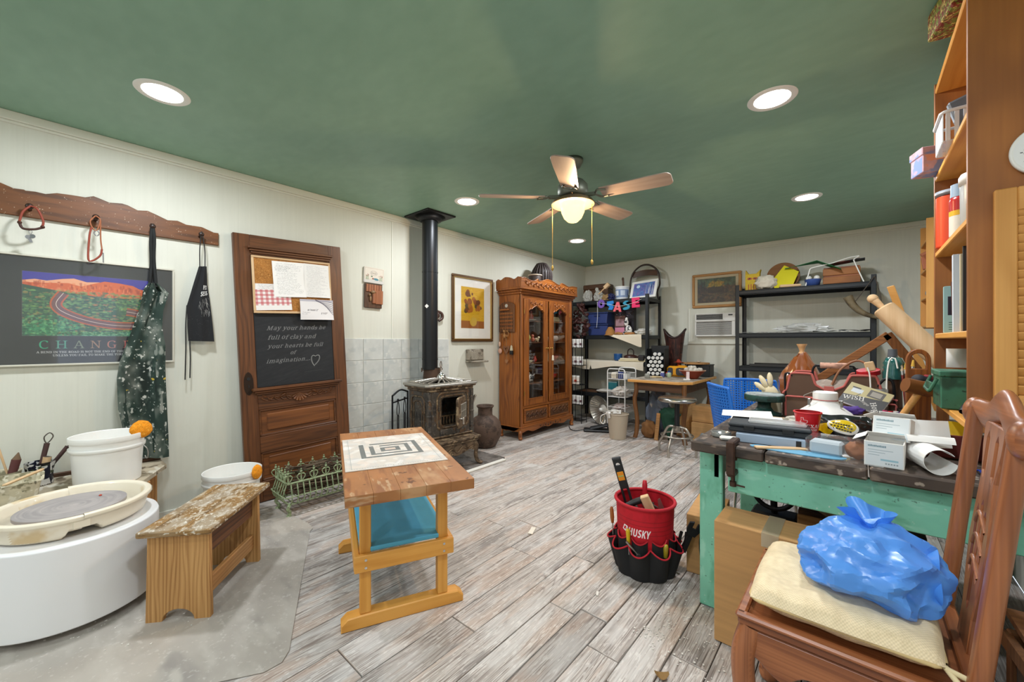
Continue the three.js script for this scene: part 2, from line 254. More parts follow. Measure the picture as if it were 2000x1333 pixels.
{
  const edges = [-3.45, -3.3, -3.13, -2.95, -2.77, -2.59, -2.424, -2.257, -2.074, -1.901, -1.719, -1.53, -1.338, -1.195, -1.07, -0.938, -0.807, -0.674, -0.543, -0.41, -0.28, -0.15, -0.02, 0.11, 0.24, 0.37, 0.5, 0.6];
  const ends = { '-1.53': [-0.726], '-1.338': [-1.142], '-1.719': [-2.05], '-0.938': [-1.55], '-1.195': [-2.9], '-1.07': [-1.5] }, q = rng(91);
  for (let i = 0; i < edges.length - 1; i++) {
    const x0 = edges[i], x1 = edges[i + 1], cuts = [...(ends[x0] ?? [])]; let z = ZF - 0.4 - q() * 2;
    while (z > ZB + 0.6) { if (!cuts.some((c) => Math.abs(c - z) < 0.9)) cuts.push(z); z -= 1.4 + q() * 1.8; }
    cuts.push(ZF, ZB); cuts.sort((a, b) => b - a);
    for (let k = 0; k < cuts.length - 1; k++) { const g = 0.0022 + q() * 0.0035; M('floorboard', B(x1 - x0 - g, 0.024, cuts[k] - cuts[k + 1] - 0.004, (x0 + x1) / 2, -0.012 - q() * 0.0025, (cuts[k] + cuts[k + 1]) / 2, { b: 0.002 }), M_planks[Math.floor(q() * 5)], floor, { g: 'z' }); }
  }
}
// recessed lights
const M_can = mat(0xffffff, 0.5, { emissive: 0xfffaf4, emissiveIntensity: CANGLOW }), canRing = L([[0.078, 0.0], [0.082, -0.005], [0.105, -0.006], [0.11, -0.001], [0.11, 0]], { seg: 40 });
const canNames = { '-2.62,-0.36': 'above the potter\'s wheel', '-0.33,-2.41': 'above the cluttered green workbench', '-2.62,-2.41': 'above the cast iron stove', '-2.62,-4.25': 'above the glazed cabinet corner', '-0.33,-4.25': 'before the nearly empty black shelving', '-0.33,-0.36': 'over the carved chair', '-2.62,1.6': 'between the near wall and the poster', '-0.33,1.6': 'over the near wall window' };
for (const z of [1.6, -0.36, -2.41, -4.25]) for (const x of [-2.62, -0.33]) {
  const o = thing('recessed_light', 'round recessed ceiling light ' + (canNames[x + ',' + z] ?? 'out of the picture'), 'ceiling light', [x, HC, z], 0, 'recessed ceiling lights');
  M('trim_ring', canRing, M_white, o); M('light_lens', C(0.079, 0.079, 0.004, 0, -0.0025, 0, { seg: 32 }), M_can, o);
  const l = new THREE.RectAreaLight(0xf2f8ff, CAN, 0.135, 0.135); l.position.set(x, HC - 0.012, z); l.rotation.x = -PI / 2; l.castShadow = true; scene.add(l);
}

// ---------- left wall: poster, peg rack, collars, aprons ----------
const onLeft = (y, z, off = 0.01) => [XL + off, y, z], LW = PI / 2;   // on the left wall local x runs towards -z
{
  const o = thing('framed_poster', 'black framed poster of a winding desert road with the word CHANGE', 'poster', onLeft(1.368, -0.145, 0.012), LW);
  const t = pic(1024, 820, (g, w, h) => {
    g.fillStyle = '#2b2d30'; g.fillRect(0, 0, w, h);
    const ix = 165, iy = 112, iw = 700, ih = 490; g.save(); g.beginPath(); g.rect(ix, iy, iw, ih); g.clip(); g.translate(ix, iy);
    g.fillStyle = '#3b3590'; g.fillRect(0, 0, iw, ih);
    const q = rng(5), poly = (c, p) => { g.fillStyle = c; g.beginPath(); p.forEach(([x, y], i) => (i ? g.lineTo(x, y) : g.moveTo(x, y))); g.closePath(); g.fill(); };
    poly('#e3a27c', [[0, 70], [60, 55], [120, 62], [200, 40], [260, 30], [330, 52], [400, 45], [420, 120], [0, 160]]);
    poly('#c9603a', [[0, 85], [110, 80], [230, 70], [300, 90], [370, 60], [430, 35], [520, 42], [600, 55], [640, 80], [700, 90], [700, 240], [0, 150]]);
    for (let i = 0; i < 240; i++) { const x = q() * iw, y = 60 + q() * 120; g.fillStyle = ['#8e3423', '#d9774a', '#a8452c', '#e2936a'][i % 4]; g.globalAlpha = 0.45; g.fillRect(x, y, 3 + q() * 14, 8 + q() * 34); } g.globalAlpha = 1;
    poly('#2f4f42', [[0, 100], [90, 118], [200, 140], [420, 170], [700, 165], [700, 490], [0, 490]]);
    for (let i = 0; i < 1500; i++) { const x = q() * iw, y = 130 + q() * 360; g.fillStyle = ['#5f8a4d', '#3b6b4b', '#87a45b', '#b3764c', '#2f5d48', '#6f9a60'][i % 6]; g.globalAlpha = 0.5; g.beginPath(); g.ellipse(x, y, 4 + q() * 12, 3 + q() * 6, 0, 0, 7); g.fill(); } g.globalAlpha = 1;
    const road = (c, wd) => { g.strokeStyle = c; g.lineWidth = wd; g.beginPath(); g.moveTo(205, 150); g.bezierCurveTo(180, 200, 140, 240, 190, 290); g.bezierCurveTo(260, 350, 420, 410, 600, 400); g.bezierCurveTo(720, 390, 730, 300, 560, 280); g.stroke(); };
    road('#b0532f', 66); road('#6a4a4c', 46); road('#ded3c4', 3);
    for (let i = 0; i < 700; i++) { const a = q() * 6.28, r = q(); g.fillStyle = ['#2f7a52', '#3f8d62', '#1f5d40', '#69a56d'][i % 4]; g.globalAlpha = 0.7; g.beginPath(); g.ellipse(110 + Math.cos(a) * r * 190, 440 + Math.sin(a) * r * 110, 4 + q() * 8, 3 + q() * 6, 0, 0, 7); g.fill(); }
    for (let i = 0; i < 500; i++) { g.fillStyle = ['#4f8a6a', '#2a6a55', '#7fae86'][i % 3]; g.globalAlpha = 0.7; g.beginPath(); g.ellipse(300 + q() * 420, 455 + q() * 45, 3 + q() * 8, 3 + q() * 5, 0, 0, 7); g.fill(); } g.globalAlpha = 1; g.restore();
    g.strokeStyle = '#55575a'; g.lineWidth = 2; g.strokeRect(ix, iy, iw, ih);
    'CHANGE'.split('').forEach((c, i) => write(g, c, 268 + i * 92, 700, 86, ['#2f9c74', '#4a8f78', '#76806c', '#95755f', '#a86a5c', '#b0605a'][i], 'serif', { align: 'center' }));
    write(g, 'A BEND IN THE ROAD IS NOT THE END OF THE ROAD...', 512, 736, 21, '#d8d8d6', 'serif', { align: 'center' });
    write(g, 'UNLESS YOU FAIL TO MAKE THE TURN', 512, 762, 21, '#d8d8d6', 'serif', { align: 'center' });
  });
  M('print', [PL(0.75, 0.595, 0, 0, 0.004)], matT(t, 0.5), o); M('backing', B(0.755, 0.6, 0.006, 0, 0, -0.002, { b: 0 }), M_black, o);
  M('glass_pane', B(0.75, 0.595, 0.002, 0, 0, 0.0085, { b: 0 }), glassPane, o);
  for (const s of [-1, 1]) { M('frame_rail', B(0.77, 0.011, 0.022, 0, s * 0.302, 0.002), mat(0xd8d4c6, 0.35, { metalness: 0.4 }), o); M('frame_rail', B(0.011, 0.593, 0.022, s * 0.3795, 0, 0.002), mat(0xd8d4c6, 0.35, { metalness: 0.4 }), o); }
}
{
  const half = [[0.102, 1.99], [0.085, 1.994], [0.015, 2.022], [-0.02, 2.026], [-0.056, 2.023], [-0.098, 2.04], [-0.152, 2.044], [-0.208, 2.046], [-0.242, 2.062], [-0.266, 2.055], [-0.308, 2.041], [-0.363, 2.05], [-0.389, 2.045], [-0.434, 2.025], [-0.481, 2.034], [-0.529, 2.016], [-0.578, 1.996], [-0.629, 2.004], [-0.674, 1.988], [-0.759, 1.99], [-0.799, 1.976], [-0.827, 1.966], [-0.855, 1.967]].slice(2).map(([a, b]) => [-a, b - 1.92]);
  const pts = [[0.855, -0.041], ...half.slice().reverse(), ...half.slice(1).map(([a, b]) => [-a, b]), [-0.855, -0.041]];
  const o = thing('peg_rack', 'long brown wooden peg rack with a scalloped top edge', 'peg rack', onLeft(1.92, 0.082, 0.001), LW);
  M('backboard', E(pts, 0.02, { b: 0.003, z: 0.01 }), matT(blotch(0x70431f, [[0x4f2e14, 0.5, 3, 0.3, 24, 0.8], [0xe8e0d4, 0.8, 70, 0.02, 90, 0.9]], 71, { fx: 3, fy: 20, w: 384 }), 0.5), o);
  for (let i = -3; i <= 3; i++) M('peg', [ROD([i * 0.249, 0, 0.018], [i * 0.249, 0.006, 0.06], 0.009, 0.008), S(0.016, i * 0.249, 0.009, 0.068, { s: [1, 1, 0.8] })], mat(0x2a170e, 0.4), o);
}
{
  const strapRed = mat(0x8c3a26, 0.6), strapDark = mat(0x3f2016, 0.6), tag = mat(0x8f8f90, 0.35, { metalness: 0.8 });
  let o = thing('dog_collar', 'red braided collar with metal tags spread over a peg', 'collar', [-3.372, 1.93, 0.078], LW);
  M('strap', [TU([[0, 0, 0], [-0.026, -0.04, 0.01], [-0.039, -0.1, 0.012]], 0.005), TU([[0, 0, 0], [0.024, -0.015, 0.012], [0.044, -0.075, 0.014], [0.04, -0.11, 0.012]], 0.005)], strapRed, o);
  M('strap_end', TU([[-0.039, -0.095, 0.012], [-0.026, -0.129, 0.014], [0.012, -0.127, 0.016], [0.04, -0.112, 0.012]], 0.006), strapDark, o);
  MM('buckle', [S(0.009, 0.042, -0.108, 0.013), S(0.009, -0.037, -0.1, 0.012)], mat(0x4a2a1e, 0.4, { metalness: 0.5 }), o);
  M('name_tag', [C(0.012, 0.012, 0.002, 0.006, -0.166, 0.016, { r: [PI / 2 - 0.2, 0, 0.3] }), C(0.011, 0.011, 0.002, -0.008, -0.172, 0.014, { r: [PI / 2, 0, 0] }), B(0.012, 0.02, 0.002, 0, -0.19, 0.013, { r: [0, 0, 0.3] }), TU([[0, -0.13, 0.014], [0.006, -0.142, 0.016], [0, -0.154, 0.016], [-0.006, -0.142, 0.014]], 0.0012, { closed: true, seg: 5 })], tag, o);
  o = thing('dog_collar', 'narrow tan collar hanging long from a peg with a clip', 'collar', [-3.372, 1.93, -0.165], LW);
  M('strap', [TU([[0, 0.004, 0.004], [-0.022, -0.034, 0.01], [-0.013, -0.072, 0.012], [0.004, -0.084, 0.014], [0.018, -0.02, 0.012], [0, 0.004, 0.006]], 0.0035), TU([[0.019, -0.02, 0.01], [0.02, -0.13, 0.012], [0.025, -0.19, 0.014]], 0.0035)], mat(0x9a5a36, 0.6), o);
  M('strap_end', TU([[-0.018, -0.07, 0.012], [-0.026, -0.13, 0.012], [-0.03, -0.255, 0.014], [-0.012, -0.262, 0.014], [0.018, -0.228, 0.014], [0.025, -0.19, 0.014]], 0.0048), strapRed, o);
  MM('clip', [ROD([0.03, -0.21, 0.014], [0.031, -0.268, 0.014], 0.003), TU([[0.004, -0.084, 0.014], [-0.008, -0.1, 0.014], [0.004, -0.115, 0.014], [0.014, -0.1, 0.014]], 0.003, { closed: true, seg: 6 })], tag, o);
}
const splatTex = blotch(0x20332b, [[0x12201a, 0.5, 4, 0.3], [0x9a978e, 0.5, 7, 0.3, 4, 0.6], [0xcfcac0, 0.56, 18, 0.2, 10, 0.55], [0xdedad2, 0.66, 50, 0.08, 40, 0.8], [0xc9a93a, 0.83, 23, 0.02]], 77, { su: 0.7, sv: 0.7, w: 512 });
{   // green apron: edges given as [height, z]
  const Lf = [[1.568, -0.4], [1.522, -0.372], [1.412, -0.356], [1.208, -0.303], [1.071, -0.265], [0.973, -0.253], [0.787, -0.258], [0.659, -0.28], [0.48, -0.291]], Rt = [[1.568, -0.44], [1.51, -0.495], [1.4, -0.468], [1.29, -0.459], [1.162, -0.475], [1.026, -0.475], [0.757, -0.485], [0.59, -0.492], [0.446, -0.495]];
  const at = (T, v) => { const k = v * (T.length - 1), i = Math.min(T.length - 2, Math.floor(k)), f = k - i; return [lerp(T[i][0], T[i + 1][0], f), lerp(T[i][1], T[i + 1][1], f)]; };
  const o = thing('apron', 'dark green canvas apron smeared with dried white clay', 'apron', [0, 0, 0]);
  const fold = (u, v) => 0.02 * Math.sin(u * 7 + v * 2.5) * (0.4 + v) + 0.016 * Math.abs(((u * 2.2 + 0.1) % 1) - 0.5) * 2 + 0.006 * Math.sin(u * 17 + v * 9);
  M('cloth', SH((u, v) => { const a = at(Lf, v), b = at(Rt, v); return [-3.4 + fold(u, v) + 0.01 * Math.sin(u * PI), lerp(a[0], b[0], u), lerp(a[1], b[1], u)]; }, 30, 40, 0.003, { uv: false }), matT(splatTex, 0.85), o, { g: 'z' });
  M('neck_strap', [TU([[-3.386, 1.945, -0.415], [-3.385, 1.83, -0.408], [-3.4, 1.7, -0.412], [-3.4, 1.555, -0.405]], 0.009), TU([[-3.384, 1.945, -0.416], [-3.382, 1.85, -0.424], [-3.396, 1.72, -0.424], [-3.392, 1.545, -0.435]], 0.009)], grime(0x1a1c1c, 0.85), o);
}
{
  const Lf = [[1.71, -0.655], [1.6, -0.628], [1.439, -0.59], [1.334, -0.593], [1.2, -0.6]], Rt = [[1.717, -0.7], [1.594, -0.703], [1.496, -0.715], [1.34, -0.73], [1.196, -0.741]];
  const at = (T, v) => { const k = v * 4, i = Math.min(3, Math.floor(k)), f = k - i; return [lerp(T[i][0], T[i + 1][0], f), lerp(T[i][1], T[i + 1][1], f)]; };
  const t = pic(256, 512, (g, w, h) => { g.fillStyle = '#131417'; g.fillRect(0, 0, w, h); write(g, 'PIT', 168, 176, 46, '#e6e6e4', 'sans-serif', { style: 'bold' }); write(g, 'SESS', 140, 222, 46, '#e6e6e4', 'sans-serif', { style: 'bold' }); const q = rng(3); for (let i = 0; i < 46; i++) { g.strokeStyle = 'rgba(225,222,215,' + (0.2 + q() * 0.5) + ')'; g.lineWidth = 1 + q() * 4; const x = 120 + q() * 120, y = 240 + q() * 90; g.beginPath(); g.moveTo(x, y); g.lineTo(x + 12 - q() * 20, y + 10 + q() * 26); g.stroke(); } for (let i = 0; i < 60; i++) { g.fillStyle = 'rgba(215,212,205,.35)'; g.fillRect(q() * w, 320 + q() * 190, 1 + q() * 3, 1 + q() * 3); } });
  const o = thing('apron', 'folded black apron with white lettering on the end peg', 'apron', [0, 0, 0]);
  M('cloth', SH((u, w) => { const v = 1 - w, a = at(Lf, v), b = at(Rt, v); return [-3.405 + 0.014 * Math.sin(u * 3.1) + 0.006 * Math.sin(u * 11 + v * 3), lerp(a[0], b[0], u), lerp(a[1], b[1], u)]; }, 20, 20, 0.004), matT(t, 0.85), o);
  M('neck_strap', [TU([[-3.374, 1.946, -0.664], [-3.385, 1.83, -0.657], [-3.396, 1.708, -0.659]], 0.0032), TU([[-3.374, 1.946, -0.666], [-3.385, 1.83, -0.684], [-3.396, 1.712, -0.688]], 0.0032)], M_black, o);
  M('tie', [TU([[-3.402, 1.44, -0.591], [-3.4, 1.3, -0.584], [-3.402, 1.15, -0.585], [-3.402, 0.94, -0.581]], 0.0035), TU([[-3.402, 1.205, -0.606], [-3.402, 1.08, -0.609], [-3.403, 0.95, -0.607]], 0.0035)], M_black, o);
}
// ---------- leaning panelled door with cork board and chalkboard ----------
const M_door = matT(wood(0x6b4021, 0x3d2210, 23, { rings: 7, fine: 0.5, sv: 0.35 }), 0.42), M_doorWorn = matT(wood(0x7d4a22, 0x4c2a12, 24, { rings: 6, fine: 0.5 }), 0.45);
{
  const o = thing('panel_door', 'old brown panelled door with keyhole plate leaning against the wall', 'door leaf', [-3.35, 0.016, -1.316]); o.rotation.set(-0.03, PI / 2, 0.038, 'YXZ');
  const D = 0.035;
  M('stile', B(0.105, 1.985, D, -0.3425, 0.9925, 0), M_door, o, { g: 'y' }); M('stile', B(0.105, 1.985, D, 0.3425, 0.9925, 0), M_door, o, { g: 'y' });
  for (const [y0, y1] of [[0, 0.15], [0.362, 0.48], [0.682, 0.845], [1.835, 1.985]]) M('rail', B(0.58, y1 - y0, D, 0, (y0 + y1) / 2, 0), M_door, o);
  for (const [y0, y1] of [[0.15, 0.362], [0.48, 0.682]]) {
    const p = M('door_panel', B(0.58, y1 - y0, 0.014, 0, (y0 + y1) / 2, -0.004, { b: 0 }), M_doorWorn, o);
    M('raised_field', B(0.47, y1 - y0 - 0.075, 0.016, 0, (y0 + y1) / 2, 0.002, { b: 0.006 }), M_doorWorn, p);
    M('panel_molding', [B(0.58, 0.016, 0.02, 0, y1 - 0.008, 0.006, { b: 0.005 }), B(0.58, 0.016, 0.02, 0, y0 + 0.008, 0.006, { b: 0.005 }), B(0.016, y1 - y0, 0.02, -0.282, (y0 + y1) / 2, 0.006, { b: 0.005 }), B(0.016, y1 - y0, 0.02, 0.282, (y0 + y1) / 2, 0.006, { b: 0.005 })], M_door, p);
  }
  M('cornice', [B(0.62, 0.018, 0.05, 0, 1.888, 0.028), B(0.6, 0.016, 0.04, 0, 1.87, 0.024, { b: 0.004 }), B(0.58, 0.014, 0.03, 0, 1.854, 0.02)], M_door, o);
  M('ledge', [B(0.66, 0.02, 0.06, 0, 0.836, 0.034), B(0.63, 0.018, 0.045, 0, 0.817, 0.028, { b: 0.005 }), B(0.6, 0.014, 0.03, 0, 0.8, 0.02)], M_door, o);
  const carve = []; for (let i = 0; i < 7; i++) { const a = -PI / 2 + (i - 3) * 0.38; carve.push(ROD([0.0, 0.775, 0.02], [Math.cos(a) * 0.062, 0.775 + Math.sin(a) * 0.062, 0.022], 0.004, 0.011, { seg: 8 })); }
  for (const s of [-1, 1]) for (let i = 0; i < 5; i++) { const x = s * (0.075 + i * 0.043); carve.push(S(0.03 - i * 0.003, x, 0.757 + 0.014 * Math.sin(i * 1.7) + i * 0.004, 0.018, { s: [1, 0.42, 0.4], r: [0, 0, s * (0.5 - (i % 2))], seg: 10, hs: 6 })); carve.push(TU([[x - s * 0.02, 0.745, 0.02], [x, 0.738 + i * 0.003, 0.024], [x + s * 0.022, 0.757 + i * 0.003, 0.02]], 0.0045, { seg: 5, n: 6 })); }
  M('carved_ornament', carve, M_doorWorn, o);
  const lp = M('keyhole_plate', [E(smooth([[0, 0.085], [0.022, 0.06], [0.03, 0.01], [0.026, -0.05], [0, -0.085], [-0.026, -0.05], [-0.03, 0.01], [-0.022, 0.06]], 4, true), 0.004, { b: 0.001, x: -0.345, y: 0.885, z: 0.0195 })], mat(0x2f2016, 0.45, { metalness: 0.5 }), o);
  M('keyhole', [C(0.012, 0.012, 0.003, -0.345, 0.92, 0.0222, { r: [PI / 2, 0, 0] }), B(0.006, 0.022, 0.003, -0.345, 0.865, 0.0222)], M_black, lp);
}
{
  // board things share the lean of the door
  const lean = (x, y, off) => { const m = new THREE.Matrix4().makeRotationFromEuler(new THREE.Euler(-0.03, PI / 2, 0.038, 'YXZ')).setPosition(-3.35, 0.016, -1.316); return V(x, y, off).applyMatrix4(m).toArray(); };
  const put = (o, roll = 0) => { o.rotation.set(-0.03, PI / 2, 0.038 + roll, 'YXZ'); return o; };
  const cork = put(thing('cork_board', 'cork notice board with a light wood frame fixed to the door', 'notice board', lean(0, 1.617, 0.018)));
  M('cork', B(0.55, 0.4, 0.008, 0, 0, 0.006, { b: 0 }), matT(blotch(0xa87034, [[0x7d4e1f, 0.62, 40, 0.08], [0xc08a4a, 0.6, 30, 0.08]], 83, { su: 0.15, sv: 0.15, w: 128 }), 0.95), cork);
  for (const s of [-1, 1]) { M('frame_rail', B(0.58, 0.016, 0.016, 0, s * 0.207, 0.009), M_raw, cork); M('frame_rail', B(0.016, 0.398, 0.016, s * 0.282, 0, 0.009), M_raw, cork, { g: 'y' }); }
  const chalkT = pic(768, 768, (g, w, h) => {
    const q = rng(9); g.fillStyle = '#212224'; g.fillRect(0, 0, w, h); for (let i = 0; i < 500; i++) { g.fillStyle = 'rgba(190,190,190,' + 0.02 * q() + ')'; g.beginPath(); g.ellipse(q() * w, q() * h, 20 + q() * 90, 4 + q() * 16, -0.3, 0, 7); g.fill(); }
    g.transform(1, 0, -0.14, 1, 40, 0);
    const line = (t, x, y, s) => { let cx = x; for (const ch of t) { g.font = 'italic ' + s + 'px serif'; const wd = g.measureText(ch).width * 1.12; for (let k = 0; k < 2; k++) write(g, ch, cx + q() * 1.5, y + (q() - 0.5) * 7, s * (0.95 + q() * 0.14), 'rgba(205,202,198,.34)', 'serif', { style: 'italic', r: (q() - 0.5) * 0.14 }); cx += wd; } };
    line('May your hands be', 86, 172, 58); line('full of clay and', 106, 272, 60); line('your hearts be full', 116, 366, 56); line('of', 335, 440, 52); line('imagination...', 118, 522, 58);
    g.strokeStyle = 'rgba(205,203,200,.16)'; g.lineWidth = 3; for (let k = 0; k < 14; k++) { g.beginPath(); g.moveTo(600, 590); g.bezierCurveTo(530 + q() * 30, 520, 540 + q() * 20, 430 + q() * 20, 600, 480); g.bezierCurveTo(660 - q() * 20, 420 + q() * 30, 690 - q() * 30, 520, 600, 590 - q() * 20); g.stroke(); }
    g.beginPath(); g.moveTo(600, 580); g.lineTo(600, 610); g.moveTo(500, 650); g.lineTo(690, 640); g.stroke();
  });
  const ch = put(thing('chalkboard', 'black chalkboard with a handwritten chalk verse and heart', 'chalkboard', lean(0, 1.124, 0.006))); M('slate', B(0.575, 0.552, 0.012, 0, 0, 0, { b: 0.001 }), mat(0x212224, 0.8), ch); M('chalk_writing', PL(0.573, 0.55, 0, 0, 0.0065), matT(chalkT, 0.85), ch);
  const sheet = (name, label, cat, w, h, x, y, off, roll, draw, curl = 0.006) => { const t = pic(384, Math.round(384 * h / w), draw), p = put(solo(name, label, cat, SH((u, v) => [(u - 0.5) * w, (v - 0.5) * h, curl * Math.sin(u * 3 + v * 2) * (1 - v) + 0.004 * u * u * (1 - v)], 10, 10, 0.0006), matT(t, 0.9), lean(x, y, off)), roll); return p; };
  const scrawl = (g, w, h, seed, col, y0, y1, dy) => { const q = rng(seed); g.strokeStyle = col; g.lineWidth = 1.3; for (let y = y0; y < y1; y += dy) { let x = w * 0.08 + q() * 20; const end = w * (0.6 + q() * 0.33); g.beginPath(); g.moveTo(x, y); while (x < end) { x += 3 + q() * 5; g.lineTo(x, y + (q() - 0.5) * dy * 0.65); if (q() < 0.16) { x += 7; g.moveTo(x, y); } } g.stroke(); } };
  sheet('handwritten_note', 'white handwritten note with dark scribbles pinned on the cork board', 'note', 0.235, 0.275, -0.035, 1.668, 0.034, 0.02, (g, w, h) => { g.fillStyle = '#f2f0ec'; g.fillRect(0, 0, w, h); scrawl(g, w, h, 2, '#55555d', 30, h - 20, 19); g.lineWidth = 4; scrawl(g, w * 0.6, h, 5, '#2c2c33', 60, 130, 14); });
  sheet('handwritten_note', 'white densely written note at the right of the cork board', 'note', 0.205, 0.272, 0.178, 1.672, 0.034, -0.012, (g, w, h) => { g.fillStyle = '#eceae6'; g.fillRect(0, 0, w, h); scrawl(g, w, h, 12, '#7a7a80', 34, h - 20, 15); });
  sheet('plaid_card', 'card with red and white plaid print on the cork board', 'card', 0.25, 0.2, -0.155, 1.526, 0.032, 0.03, (g, w, h) => { g.fillStyle = '#e9e4e0'; g.fillRect(0, 0, w, h); g.globalAlpha = 0.4; for (let i = 0; i < 8; i++) { g.fillStyle = '#b03038'; g.fillRect(i * w / 7, h * 0.22, w / 14, h * 0.6); if (i < 4) g.fillRect(0, h * 0.24 + i * h * 0.15, w, h * 0.07); } g.globalAlpha = 1; scrawl(g, w, h, 22, '#55555d', 14, h * 0.2, 14); });
  sheet('photo_sheet', 'printed sheet reading at least 2" hanging over the chalkboard edge', 'paper sheet', 0.265, 0.165, 0.162, 1.435, 0.042, -0.01, (g, w, h) => {
    g.fillStyle = '#e4e0df'; g.fillRect(0, 0, w, h); g.fillStyle = '#b8b4bd'; g.fillRect(0, 0, w, h * 0.1); g.strokeStyle = '#6c6774'; g.lineWidth = 6; for (let i = 0; i < 7; i++) { g.beginPath(); g.moveTo(w * 0.45, 0); g.bezierCurveTo(w * (0.5 + i * 0.05), h * 0.2, w * (0.7 + i * 0.03), h * 0.1 * i, w, h * (0.15 + i * 0.1)); g.stroke(); }
    write(g, 'at least 2"', w * 0.2, h * 0.56, 26, '#2b2b30', 'sans-serif', { style: 'bold' }); g.lineWidth = 4; g.strokeStyle = '#3a3640'; scrawl(g, w * 0.3, h, 31, '#3a3640', h * 0.65, h * 0.8, 18); write(g, '2 1/2"', w * 0.6, h * 0.72, 28, '#2b2b30', 'sans-serif', { style: 'bold italic' });
  }, 0.012);
}
// ---------- potter's corner ----------
const M_worktop = matT(blotch(0xb3a68f, [[0x8a7c66, 0.56, 5, 0.15, 14], [0xcfc7b6, 0.6, 8, 0.1, 20], [0x6d5f4d, 0.68, 12, 0.08]], 91, { su: 0.7, sv: 0.7 }), 0.85);
{
  const o = thing('worktop_table', 'low clay-stained plank table along the wall behind the potter\'s wheel', 'table', [0, 0, 0]);
  const a = arc(-2.68, -0.06, 0.335, 0.335, -1.93, -4.2, 14), top = [[-3.435, 0.6], [-3.435, -0.462], [-3.27, -0.468], [-2.93, -0.3], ...a.filter(([x]) => x < -2.8), [-2.85, 0.6]];
  M('tabletop', E(top.map(([x, z]) => [x, -z]), 0.028, { b: 0.003, r: [-PI / 2, 0, 0], y: 0.416 }), M_worktop, o);
  M('back_strip', B(0.02, 0.022, 1.06, -3.425, 0.441, 0.07), M_brown, o, { g: 'z' });
  for (const [x, z] of [[-3.38, -0.4], [-3.38, 0.5], [-3.06, -0.33], [-2.98, 0.5]]) M('leg', B(0.045, 0.402, 0.07, x, 0.201, z), M_pine, o, { g: 'y' });
}
const bucketWall = (R, Rb, h, t = 0.003) => L([[0, 0.0], [Rb, 0], [Rb + 0.004, 0.004], [R - 0.004, h - 0.075], [R + 0.005, h - 0.075], [R + 0.006, h - 0.058], [R - 0.002, h - 0.056], [R, h - 0.03], [R + 0.006, h - 0.028], [R + 0.007, h - 0.001], [R + 0.002, h], [R - 0.003, h - 0.004], [Rb - t, 0.006], [0, 0.006]], { seg: 48 });
const M_spongeA = matT(blotch(0xe58f14, [[0xc97708, 0.6, 24, 0.08], [0xf2ab3a, 0.62, 18, 0.1]], 95, { su: 0.08, sv: 0.08, w: 128 }), 0.95);
{
  let o = thing('white_bucket', 'tall white plastic bucket standing on the plank table', 'bucket', [-3.1, 0.4305, -0.2]);
  M('pail', bucketWall(0.146, 0.128, 0.262), M_plasticWhite, o); M('handle', TU([[0.07, 0.19, -0.132], [0.078, 0.16, -0.15], [0.06, 0.12, -0.155], [0.03, 0.1, -0.152], [0.022, 0.115, -0.146]], 0.0028), M_steel, o);
  o = thing('white_bucket', 'white plastic bucket on the floor behind the splattered bench', 'bucket', [-3.105, 0.0, -0.775]);
  M('pail', bucketWall(0.158, 0.135, 0.355), M_plasticWhite, o); M('handle', TU([[0.158, 0.29, -0.03], [0.17, 0.24, -0.05], [0.165, 0.17, -0.06], [0.16, 0.16, -0.02]], 0.003), M_steel, o);
  solo('sponge', 'round orange sponge perched on the rim of the tall white bucket', 'sponge', LUMP(0.048, 0, 0, 0, { s: [0.45, 1, 1.05], amp: 0.06, freq: 3, seed: 4, d: 3 }), M_spongeA, [-3.03, 0.706, -0.325], [0.15, 0.3, 0.15]);
  solo('sponge', 'orange sponge hooked over the bucket behind the bench', 'sponge', LUMP(0.046, 0, 0, 0, { s: [0.42, 1, 1], amp: 0.07, freq: 3, seed: 9, d: 3 }), M_spongeA, [-2.975, 0.342, -0.878], [-0.2, 0.7, 0.2]);
}
